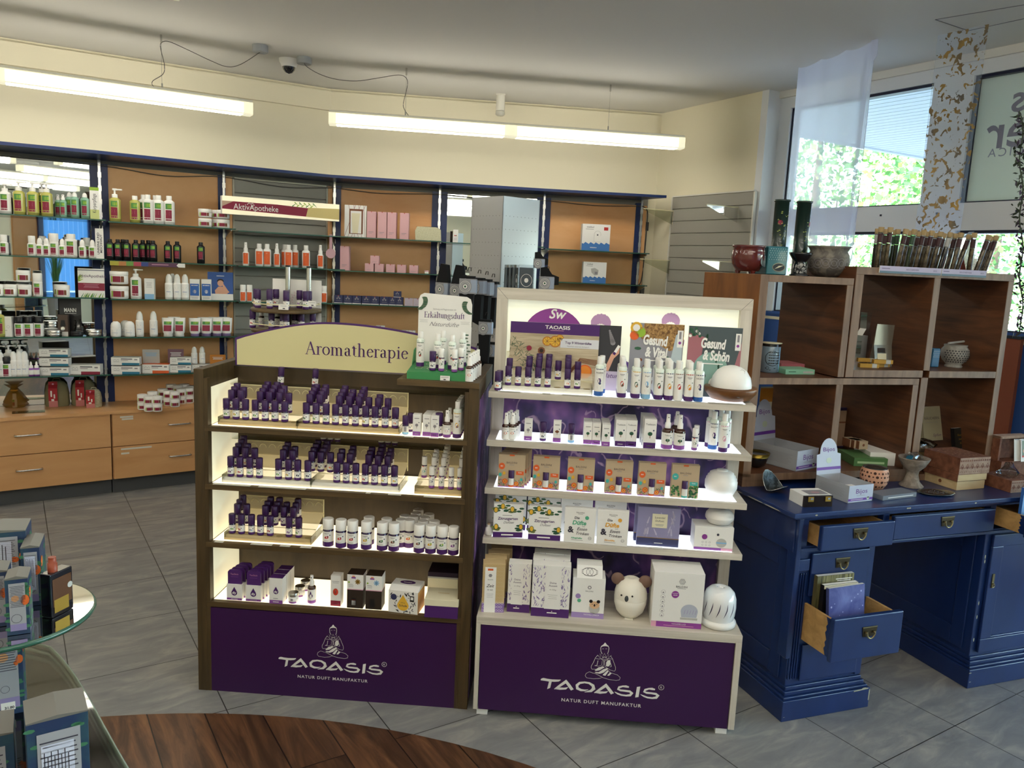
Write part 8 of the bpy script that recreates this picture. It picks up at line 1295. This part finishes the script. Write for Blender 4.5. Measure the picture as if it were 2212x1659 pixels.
t = thing('glass_plate',DK,(.715,.085,ZT+.0005),'oval dark glass plate with silver etched pattern','plate',rz=-.15); b = MB().lathe([(.03,0),(.075,.004),(.078,.006),(.07,.0065),(.001,.0035)],mat('smoky_glass','#2f3a3a',.1,coat=.8),36); b.v = [(x,y*.62,z) for x,y,z in b.v]; b.build('plate',t); l = MB(); rd = random.Random(1)
for k in range(60): a,q = rd.uniform(0,6.28),rd.uniform(.01,.055); l.disc(q*math.cos(a),q*math.sin(a)*.55,.003,GREYI,lambda u,v: (u,v,.0075),5,.0015,a)
l.build('etching',t)
CW = woodmat('carved_wood','#5e3526','#8a5a42',(30,30,30),rough=.7); CWL = woodmat('pale_carved','#a88a76','#8a6a58',(40,40,40),rough=.7); PN = woodmat('light_pine','#c4a87c','#d6bd92',(5,30,30),rough=.6)
def cbox(x,y,z,w,d,h,lab,kind,rz,grp='stack of wooden boxes'):
    t = thing('wooden_box',DK,(x,y,z),lab,'box',grp,rz=rz); MB().box(-w/2,w/2,0,d,0,h,CW if kind != 1 else PN).build('box',t,bevel=.001); l = MB(); T = front(-w/2,-.0006,0)
    if kind == 0:
        l.rect(0,w,0,h,CWL,T); T2 = front(-w/2,-.0012,0); n = 14
        for k in range(n): u = w*(k+.5)/n; l.disc(u,h*.82,w/n*.42,CW,T2,7,h*.06,.5).disc(u,h*.14,.002,CW,T2,6)
        for k in range(6): u = w*(k+.5)/6; l.ribbon([(u-w*.07,h*.35),(u,h*.62),(u+w*.07,h*.35)],.004,CW,T2).disc(u,h*.4,.006,CW,T2,7)
        for k in range(60): a = k*2.4; q = math.sqrt(k/60); l.disc(w/2+w*.44*q*math.cos(a),d/2+d*.42*q*math.sin(a),.0055,(CWL,CW)[k % 2],lambda u,v: (-w/2+u,v,h+.0006),6,.003,a)
    elif kind == 1: S = lambda u,v: (-w/2-.0006,d-u,v); l.disc(d*.5,h*.55,.008,BRWN,S,8)
    else: l.rect(.003,w-.003,.002,h-.002,PN,T); l.disc(d*.5,h*.5,.008,CW,lambda u,v: (-w/2-.0006,d-u,v),8)
    l.build('carving',t); return t
xb = DK.xa(2100,.10,ZT+.03)
cbox(xb,.105,ZT+.0005,.155,.16,.036,'pale pine box at the bottom of the wooden box stack',1,.02); cbox(xb,.103,ZT+.0372,.165,.165,.030,'dark-sided box with pale front in the middle of the stack',2,.02); cbox(xb+.002,.100,ZT+.068,.168,.175,.068,'carved floral wooden box on top of the stack',0,.02)
t = thing('open_wooden_box',DK,(DK.xa(2158,.2,ZT+.1),.185,ZT+.0005),'open red-brown wooden box holding leaflets','box',rz=.02); b = MB(); w = .17; b.box(0,w,0,.16,0,.085,CW).box(0,.012,.02,.06,.085,.19,CW).box(w-.012,w,.02,.06,.085,.19,CW).box(0,w,.02,.06,.18,.192,CWL).box(.012,w-.012,.055,.06,.085,.18,CW); b.build('box',t,bevel=.001)
for i,(u,m1) in enumerate(((.10,CARD),(.125,mat('photo_print','#6a7a68',.5)))): 
    t2 = thing('leaflet',DK,(DK.xa(2158,.2,ZT+.1)+u,.175-.012*i,ZT+.088),('plain pale leaflet','photo leaflet with red stripe')[i]+' standing on the open wooden box','leaflet',tilt=(-.15,0)); MB().box(-.04,.04,0,.001,0,.095,CARD).build('sheet',t2); l = MB(); T = front(-.04,-.0005,0)
    if i: l.rect(.005,.075,.025,.09,m1,T).rect(.005,.075,.018,.026,REDP,T).disc(.05,.065,.014,mat('amber_cup','#8a3a28',.4),front(-.04,-.0009,0),12).disc(.03,.045,.02,SKIN,front(-.04,-.0009,0),10,.012)
    l.rect(.002,.03,.092,.094,INK,T); l.build('print',t2)
cbox(1.13,.03,ZT+.0005,.16,.14,.05,'carved wooden box at the edge of view behind the blue booklet',0,.0,None)
t = thing('plastic_wrap',DK,(1.10,.09,ZT+.051),'crumpled clear plastic wrap on the outer carved box','plastic wrap'); rd = random.Random(9); pv = [(.05*q*math.cos(2*math.pi*j/9)*rd.uniform(.6,1.2),.035*q*math.sin(2*math.pi*j/9)*rd.uniform(.6,1.2),z) for z,q in ((0,1),(.02,1.1),(.04,.6),(.06,.4)) for j in range(9)]; MB().add(pv,[(p*9+j,p*9+(j+1) % 9,(p+1)*9+(j+1) % 9,(p+1)*9+j) for p in range(3) for j in range(9)],BAG).build('wrap',t)
# brown cabinet beyond the shelf
_a,_b = WW.xa(2090,-.05,1.2),WW.xa(2198,-.05,1.2); tag(MB().box(_a,_b,-.06,-.03,0,1.375,mat('russet_board','#8a4a34',.55)).box(_a,_b,-.065,-.025,1.375,1.39,mat('slate_cap','#23303c',.5)).build('russet_partition',F=WW),'russet partition panel between the rosewood shelf and the window','partition')
# ================================================================ curtains, sock stand, tiered display, glass table, garland
SHEER = translucent('sheer_white','#e6eafa',.6,.74); SHEER2 = None
P0,P1 = onz(1723,145,CEIL),onz(1886,86,CEIL); FC = Fr(P0.x,P0.y,math.degrees(math.atan2(P1.y-P0.y,P1.x-P0.x))); wC = (P1-P0).length
def cloth(F,w,z0,z1,m,nx=48,amp=.012,sag=0.0,seed=1,rz=8.0,name='curtain'):
    b = MB(); pv = []; nz = 14
    for j in range(nz+1):
        for i in range(nx+1):
            u = i/nx; v = j/nz; pv.append((w*u*(1-.05*(1-v)),amp*(.4+.6*(1-v))*(math.sin(u*rz*2*math.pi+seed)+.5*math.sin(u*21+seed*2)),z0+(z1-z0)*v-(sag*abs(math.sin(u*math.pi*3)) if j == nz else 0)))
    b.add(pv,[(j*(nx+1)+i,j*(nx+1)+i+1,(j+1)*(nx+1)+i+1,(j+1)*(nx+1)+i) for j in range(nz) for i in range(nx)],m,True); return b
t = thing('sheer_curtain',FC,(0,0,0),'plain white sheer panel hanging from the ceiling in front of the window','curtain'); cloth(FC,wC,1.74,CEIL-.002,SHEER,sag=.018,rz=3).build('panel',t); cloth(FC,.085,1.74,CEIL-.002,SHEER,nx=10,rz=1.5,amp=.010).build('folded_edge',t,loc=(wC-.08,.02,0)); MB().prism([(0,0),(.05,-.005),(.055,-.09),(.035,-.11),(.01,-.08)],0,.002,SHEER).build('loose_corner',t,loc=(wC,-.01,CEIL-.004))
m,nt,b_,L = nodes('gold_leaf_voile',.7); nt.nodes.remove(b_); out = nt.nodes['Material Output']; tc = nn(nt,'TexCoord'); nz = nn(nt,'TexNoise',Scale=30.0,Detail=4,Distortion=.7); L(tc.outputs['Object'],nz.inputs[0]); gt = nn(nt,'Math',operation='GREATER_THAN'); gt.inputs[1].default_value = .57; L(nz.outputs['Fac'],gt.inputs[0])
cl = ramp(nt,(.35,'#6b655c'),(.6,'#a88a52')); n2 = nn(nt,'TexNoise',Scale=9.0); L(tc.outputs['Object'],n2.inputs[0]); L(n2.outputs['Fac'],cl.inputs[0]); d1_ = nt.nodes.new('ShaderNodeBsdfPrincipled'); L(cl.outputs[0],d1_.inputs[0]); d1_.inputs['Metallic'].default_value = .5; d1_.inputs['Roughness'].default_value = .4
tr = nt.nodes.new('ShaderNodeBsdfTransparent'); di = nt.nodes.new('ShaderNodeBsdfTranslucent'); di.inputs[0].default_value = lin('#d8dff0'); ma = nt.nodes.new('ShaderNodeMixShader'); ma.inputs[0].default_value = .30; L(tr.outputs[0],ma.inputs[1]); L(di.outputs[0],ma.inputs[2]); mb_ = nt.nodes.new('ShaderNodeMixShader'); L(gt.outputs[0],mb_.inputs[0]); L(ma.outputs[0],mb_.inputs[1]); L(d1_.outputs[0],mb_.inputs[2]); L(mb_.outputs[0],out.inputs[0]); VOILE = m
P0,P1 = onz(2025,76,CEIL),onz(2140,50,CEIL); FV = Fr(P0.x,P0.y,math.degrees(math.atan2(P1.y-P0.y,P1.x-P0.x))); t = thing('leaf_curtain',FV,(0,0,0),'narrow voile strip with gold and grey leaf print hanging before the window post','curtain'); cloth(FV,(P1-P0).length*.97,1.80,CEIL-.002,VOILE,nx=24,amp=.006,rz=2).build('panel',t)
# garland at the edge
t = thing('dried_flower_garland',G0,(0,0,0),'hanging garland of dark dried blossoms at the window side edge','garland'); FGd = Fr(1.46,2.25,-40); b = MB(); rd = random.Random(12); SG = mat('stem_green','#2f3a2c',.8); FP = mat('dried_violet','#3a2f44',.8); zt_ = FGd.on(2206,300,0).z; pts = []
for py in range(250,720,18): p = FGd.on(2206+(4*math.sin(py*.05)),py,0); pts.append((p.x,0,p.z))
b.tube([tuple(FGd.w(*p)) for p in pts],.002,SG,5); b.build('stem',t); c = MB()
for p in pts:
    for k in range(9):
        q = Vector(FGd.w(*p))+Vector((rd.uniform(-.016,.012),rd.uniform(-.016,.016),rd.uniform(-.01,.01))); u = Vector((rd.gauss(0,1),rd.gauss(0,1),rd.gauss(0,1))).normalized()*rd.uniform(.005,.014); v = u.cross(Vector((rd.random(),rd.random(),1))).normalized()*.004; c.poly([tuple(q+u),tuple(q+v),tuple(q-u),tuple(q-v)],(SG,FP)[k % 2])
c.build('blossoms',t)
# sock stand
FS = Fr(0,0,0); ray_ = ray(1088,423); P = CAMP+ray_*(3.75/ray_.y); HS = P.z; SS = Fr(P.x,P.y,42); a_ = .235
SP = clear_glass('stand_film','#c8cbd2',.30); SPN = mat('silver_panel','#bfc2c8',.28,metal=.3)
t = thing('sock_stand',SS,(0,0,0),'tall silver perforated sock stand in clear film between the racks and the wall','sales stand'); b = MB().box(-.0,a_,0,.004,.12,HS,SPN).box(a_-.004,a_,0,a_,.12,HS,SPN).box(0,a_,a_-.004,a_,.12,HS,SPN).box(0,.004,0,a_,.12,HS,SPN); b.build('panels',t)
l = MB()
for j in range(16):
    for i in range(9): l.disc(.02+.024*i,HS-.09-.062*j,.0018,BLK,lambda u,v: (u,-.0006,v),6).disc(.02+.024*i,HS-.09-.062*j,.0018,BLK,lambda u,v: (-.0006,a_-u,v),6)
l.build('peg_holes',t); b = MB(); cx = a_/2; w = a_/2+.012
MB().lathe([(.02,0),(.19,0),(.19,.02),(.03,.06),(.02,.12)],SPN,28,cx,cx).build('foot',t)
BS_ = mat('black_knit','#15161a',.95); CG = mat('grey_band_card','#8f9095',.6); CGB = mat('blue_band_card','#9aa6bc',.55)
def sockp(key,band,shape):
    b = MB()
    if shape == 0: b.prism([(-.028,-.20),(.022,-.22),(.026,-.10),(.03,0),(-.03,0),(-.036,-.08)],-.012,.012,BS_)
    elif shape == 1: b.prism([(-.01,.08),(.025,.075),(.035,.0),(.03,-.12),(-.03,-.12),(-.035,-.02)],-.014,.014,BS_)
    else: b.prism([(-.03,.03),(.0,.035),(.025,.0),(.06,-.012),(.06,-.05),(-.03,-.06)],-.012,.012,BS_)
    c = MB().box(-.036,.036,-.016,.016,-.075,-.012,CG).box(.012,.037,-.0163,.0163,-.07,-.016,CGB); l = MB(); T = lambda u,v: (u,-.0168,v)
    l.disc(-.010,-.045,.028,CG,T,20,.034).ring(-.010,-.045,.023,.0012,LAB,lambda u,v: (u,-.0172,v),20).ring(-.010,-.045,.017,.0008,LAB,lambda u,v: (u,-.0172,v),18).disc(-.010,-.045,.009,LAB,lambda u,v: (u,-.0172,v),8).disc(-.010,-.045,.005,DGRN,lambda u,v: (u,-.0176,v),6)
    h = MB().tube([(-.005,0,.02),(0,0,.035),(.01,0,.035),(.01,0,.02)],.002,BLK,5); proto(key,'sock_pack','socks',[('socks',b),('band',c),('band_print',l),('hanger',h)])
for i in range(3): sockp('sock%d' % i,0,i)
def gbag(): proto('sockbag','sock_bag','socks',[('film',MB().box(-.036,.036,-.006,.006,-.13,.0,BAG)),('socks',MB().box(-.032,.032,-.005,.005,-.127,-.012,mat('steel_knit','#66727c',.6))),('print',MB().ring(0,-.065,.026,.002,LAB,lambda u,v: (u,-.0066,v),20).disc(0,-.065,.010,LAB,lambda u,v: (u,-.0066,v),8))])
gbag(); G0F = Fr(0,3.55,0); q = lambda px,py,y: G0F.on(px,py,y)
for i,(px,py,k,y,s,rz) in enumerate(((958,605,'sock1',.16,.95,-.5),(990,608,'sock1',.12,.95,-.4),(1012,596,'sock0',.0,1.05,-.1),(1034,600,'sock0',.10,1.0,-.5),(1050,603,'sock0',.13,1.0,-.6),(1064,608,'sock0',.2,1.0,-.5),(1181,592,'sock2',.15,.95,.1),(1165,555,'sock2',.2,.7,.1))):
    p = q(px,py,y); put(k,G0F,(p.x,y,p.z),'%s hanging sock pack counted from the outer side of the sock stand' % ORD[i],'hanging sock packs',rz=rz,sc=(s,s,s))
for i,px in enumerate((1098,1106,1114,1138)): p = q(px,572,.12); put('sockbag',G0F,(p.x,.1+.01*i,p.z),'%s film-wrapped sock bag on the window side of the sock stand' % ORD[i],'film-wrapped sock bags',rz=(1.3,1.3,1.3,.15)[i],sc=(1,1,1.1))
for i,(px,py) in enumerate(((1050,690),(1060,740),(1042,745))): p = q(px,py,.02); put('sock0',G0F,(p.x,.02+.03*i,p.z),'%s lower sock pack between the green counter display and pale rack' % ORD[i],'lower sock packs',rz=-.2,sc=(.85,.85,.9))
# tiered oil display on the dark rack's rear shelf
FT = Fr(*(R1.w(0,.43,0).xy),-2.95); xm = lambda px,z: FT.xa(px,0,z); zT = R1.on(610,668,.36).z; z2 = R1.on(610,712,.36).z
t = thing('tiered_display',FT,(xm(619,zT),0,1.176),'two-tier wooden oil display with chrome poles behind the cream header','counter display'); b = MB()
for z in (zT,z2): b.lathe([(.001,z-1.176-.014),(.136,z-1.176-.014),(.138,z-1.176-.012),(.138,z-1.176),(.001,z-1.176)],DWH,32)
b.build('tiers',t); MB().lathe([(.02,.0),(.02,zT-1.176)],DW,12).build('stem',t)
for px in (613,659): MB().lathe([(.010,zT-1.176),(.010,zT-1.176+.17)],SILV,12).lathe([(.0105,zT-1.176+.165),(.0105,zT-1.176+.172)],BLK,12).build('chrome_pole',t,loc=(xm(px,1.6)-xm(619,zT),.05,0))
b = MB(); [b.tube([(.132*math.cos(a),.132*math.sin(a),zz) for a in [k*math.pi/12 for k in range(24)]],.0022,EDGEL,5,closed=True) for zz in (zT-1.176+.02,z2-1.176+.02)]; b.build('acrylic_ring',t)
b = MB().box(-.085,.12,.075,.078,zT-1.176,zT-1.176+.115,CARD).box(-.085,.12,.075,.078,z2-1.176,zT-1.176-.02,CARD); b.build('backing_card',t); l = MB(); z = zT-1.176+.03
for k in range(9): a = math.pi*k/8; l.ribbon([(.03+.03*math.cos(a),z+.025*math.sin(a)),(.03+.045*math.cos(a+.18),z+.042*math.sin(a+.18)),(.03+.03*math.cos(a+.39),z+.025*math.sin(a+.39))],.0016,PINKP,lambda u,v: (u,.0745,v))
l.build('star_burst',t)
for i,(px,y) in enumerate(((554,.0),(569,-.06),(577,.03),(589,.04),(597,-.075),(622,-.02),(633,-.08),(640,.04),(664,-.02),(664,.02))): put('oil%d' % (i % NOIL),FT,(xm(px,zT+.03),y,zT+.0005),'%s oil bottle on the upper tier behind the cream header' % ORD[i],'oils on the tiered display',sc=(1.05,1.05,1.05))
for i,(px,y) in enumerate(((556,-.05),(600,-.07),(624,-.07),(634,-.085),(637,.0),(650,-.01),(660,-.05),(679,-.02))): put('oil%d' % ((i+3) % NOIL),FT,(xm(px,z2+.03),y,z2+.0005),'%s oil bottle on the lower tier behind the cream header' % ORD[i],'oils on the tiered display',sc=(1.05,1.05,1.05))
for i,px in enumerate((559,580,594,604)): put('mist3',FT,(xm(px,z2+.03),.03,z2+.0005),'%s white-capped brown bottle on the lower tier behind the cream header' % ORD[i],'white-capped bottles on the tiered display',sc=(.8,.8,.75))
for i,(px,py,w) in enumerate(((616,662,.028),(671,656,.022))): p = FT.on(px,py,-.12); t = thing('price_card',FT,(p.x,(-.139,-.102)[i],p.z-.012),'%s white price card clipped to the upper tier' % ('outer','inner')[i],'price card','price cards on the tiered display'); MB().box(-w/2*1.4,w/2*1.4,0,.001,0,.022,CARD).build('card',t); MB().rect(-.012,.012,.014,.0155,GREYI,front(0,-.0005,0)).rect(-.003,.006,.003,.007,INK,front(0,-.0005,0)).build('print',t)
# ---------------------------------------------------------------- glass table with festive cartons
t = thing('glass_display_table',G0,(0,0,0),'two-tier glass display table with green polished edges at the near corner','display table'); c = (-.949,1.41); r = .152
TG = clear_glass('table_glass','#dde9e2',.16); up = [(c[0]+r*math.cos(R(a)),c[1]+r*math.sin(R(a))) for a in range(-84,97,6)]+[(-1.8,1.62),(-1.8,1.15)]; MB().prism(up,.940,.950,TG,'z').build('upper_pane',t); MB().tube([(x,y,.945) for x,y in up[:-2]],.0052,GEDGE,6).build('upper_edge',t)
lo = [(-1.9,1.92),(-1.32,1.90),(-1.18,1.864),(-1.131,1.847),(-1.078,1.80),(-1.026,1.748),(-.999,1.72),(-.919,1.631),(-.849,1.549),(-.778,1.467),(-.713,1.393),(-.58,1.22),(-.5,1.0),(-.5,.8),(-1.9,.8)]
MB().prism(lo,.640,.650,TG,'z').build('lower_pane',t); MB().tube([(x,y,.645) for x,y in lo[1:14]],.0045,mat('pale_glass_edge','#8a9a8c',.25,coat=.5),6).build('lower_edge',t)
for x,y in ((-1.55,1.42),(-1.3,1.0),(-1.7,1.8)): MB().lathe([(.012,0),(.012,.94)],SILV,14,x,y).build('chrome_leg',t)
FB = mat('festive_navy','#24365a',.5,noise=('#2b4a5c',(14,14,14),.4,.6)); TOPG = mat('grey_lid','#6c6c68',.45); LBG = mat('grey_label','#9ea0a8',.5); OR2 = mat('orange_disc','#d86a30',.5); PEA2 = mat('peach_disc','#d9a070',.5); LF = mat('festive_leaf','#3f7558',.55)
def fbox(x,y,z,w,d,h,rz,lab,topm=TOPG,price=False,white=False,name='festive_carton',lid=True):
    t = thing(name,G0,(x,y,z),lab,'box','navy festive cartons',rz=rz); MB().box(-w,0,0,d,0,h,FB).build('carton',t,bevel=.0008)
    b = MB(); b.prism([(-w,h),(0,h),(0,h+.002),(-w*.5,h+.006),(-w,h+.002)],-.001,d,topm); b.build('lid',t); l = MB(); T = [front(-w,-.0006-.0004*k,0) for k in range(5)]; rd = random.Random(int(x*1000)); S = lambda u,v: (.0006,u,v)
    for k in range(16): u,v = rd.choice((rd.uniform(.004,w*.16),rd.uniform(w*.8,w-.005))),rd.uniform(.01,h-.01); l.disc(u,v,.008,LF,T[0],7,.0035,rd.uniform(0,3))
    for k in range(14): l.disc(rd.uniform(.008,d-.008),rd.uniform(.01,h-.01),.010,LF,S,7,.005,rd.uniform(0,3))
    l.disc(d*.2,h*.72,.011,OR2,lambda u,v: (.0010,u,v),12).disc(w-.006,h*.62,.007,OR2,T[1],10,.010)
    l.rect(w*.16,w*.86,h*.08,h*.93,LBG,T[1]); l.disc(w*.42,h*.66,w*.17,PEA2,T[2],12).disc(w*.8,h*.58,w*.07,OR2,T[2],10,.006); l.bars(w*.2,w*.82,h*.88,h*.008,14,h*.028,INK,T[3],.2); l.rect(w*.16,w*.86,h*.08,h*.2,mat('lilac_foot','#8d83b0',.5),T[2]); l.ring(w*.45,h*.3,.008,.0007,INK,T[3],14)
    if price: l.rect(w*.3,w*.72,h*.06,h*.15,CARD,T[3]); l.text('31.80',w*.55,h*.075,h*.04,INK,T[4],bold=.03)
    if white: l.rect(w*.22,w*.75,h*.28,h*.86,mat('sticker_white','#c9cfe4',.5),T[3]); [l.rect(w*(.26+.055*k),w*(.275+.055*k),h*(.32+.02*(k % 3)),h*(.82-.03*(k % 2)),INK,T[4]) for k in range(8)]
    l.build('print',t); return t
Pt = lambda px,py,z: onz(px,py,z)
p = Pt(91,1307,.95); fbox(p.x,p.y,.9505,.032,.075,.118,.42,'slim navy carton with white label behind the perfume bottle',white=True)
p = Pt(54,1292,.95); fbox(p.x,p.y+.012,.9505,.10,.075,.135,.42,'wide navy carton with warning sticker at the back of the glass tier',white=True)
p = Pt(66,1368,.95); fbox(p.x,p.y,.9505,.036,.05,.105,.45,'small navy carton nearest the tier edge, in front of the slim one'); p = Pt(24,1352,.95); fbox(p.x-.002,p.y,.9505,.036,.05,.105,.45,'small navy carton at the edge of view beside the similar small one')
p = Pt(55,1538,.65); fbox(p.x,p.y,.6505,.062,.06,.200,.50,'tall navy carton with 31.80 price sticker on the lower glass tier',price=True)
d0 = Fr(0,1.13,0); p = d0.on(190,1535,0); fbox(p.x,1.13,.6505,.083,.075,p.z-.6505,.60,'nearest navy carton with large white sticker on the lower glass tier',white=True)
p = d0.on(29,1583,-.02); fbox(p.x,1.11,.6505,.083,.07,p.z-.6505,.55,'navy carton cut by the frame in the near corner of the lower tier')
t = thing('perfume_bottle',G0,(-.858,1.397,.9505),'black flat perfume bottle with copper cap on the upper glass tier','perfume bottle',rz=1.32); COPP = mat('copper_cap','#8f4028',.4); MB().box(-.0,.052,-.011,.014,0,.086,mat('black_gloss','#121019',.12,coat=1)).build('bottle',t,bevel=.002); MB().lathe([(.0085,.086),(.0085,.102),(.0068,.1025),(.0068,.114)],COPP,18,.018,.001).build('cap',t); l = MB(); l.rect(.004,.048,.02,.075,mat('amber_print_dark','#5a3a24',.3),front(0,-.0116,0)).rect(.006,.04,.008,.034,GOLD,front(0,-.012,0)).disc(.044,.052,.006,GREYC,front(0,-.0122,0),12); l.build('label',t)
# parapet trim strip seen through the shelf
struct(MB().box(0,3,-.02,-.012,1.345,1.365,CREAM),'trim_7',WW)
# ceiling hatch lines near the window
a,b2,c2,d2_ = onz(2020,42,CEIL),onz(2092,66,CEIL),onz(2212,10,CEIL),onz(2212,40,CEIL)
hb = MB(); [hb.tube([(p.x,p.y,CEIL-.0005),(q_.x,q_.y,CEIL-.0005)],.002,mat('joint_grey','#77787a',.8),4) for p,q_ in ((a,b2),(a,c2),(b2,d2_))]; struct(hb,'trim_8')
# ---------------------------------------------------------------- remove the master copies
for o in PROTO.values():
    for ch in list(o.children):
        for g in list(ch.children): bpy.data.objects.remove(g)
        bpy.data.objects.remove(ch)
    bpy.data.objects.remove(o)
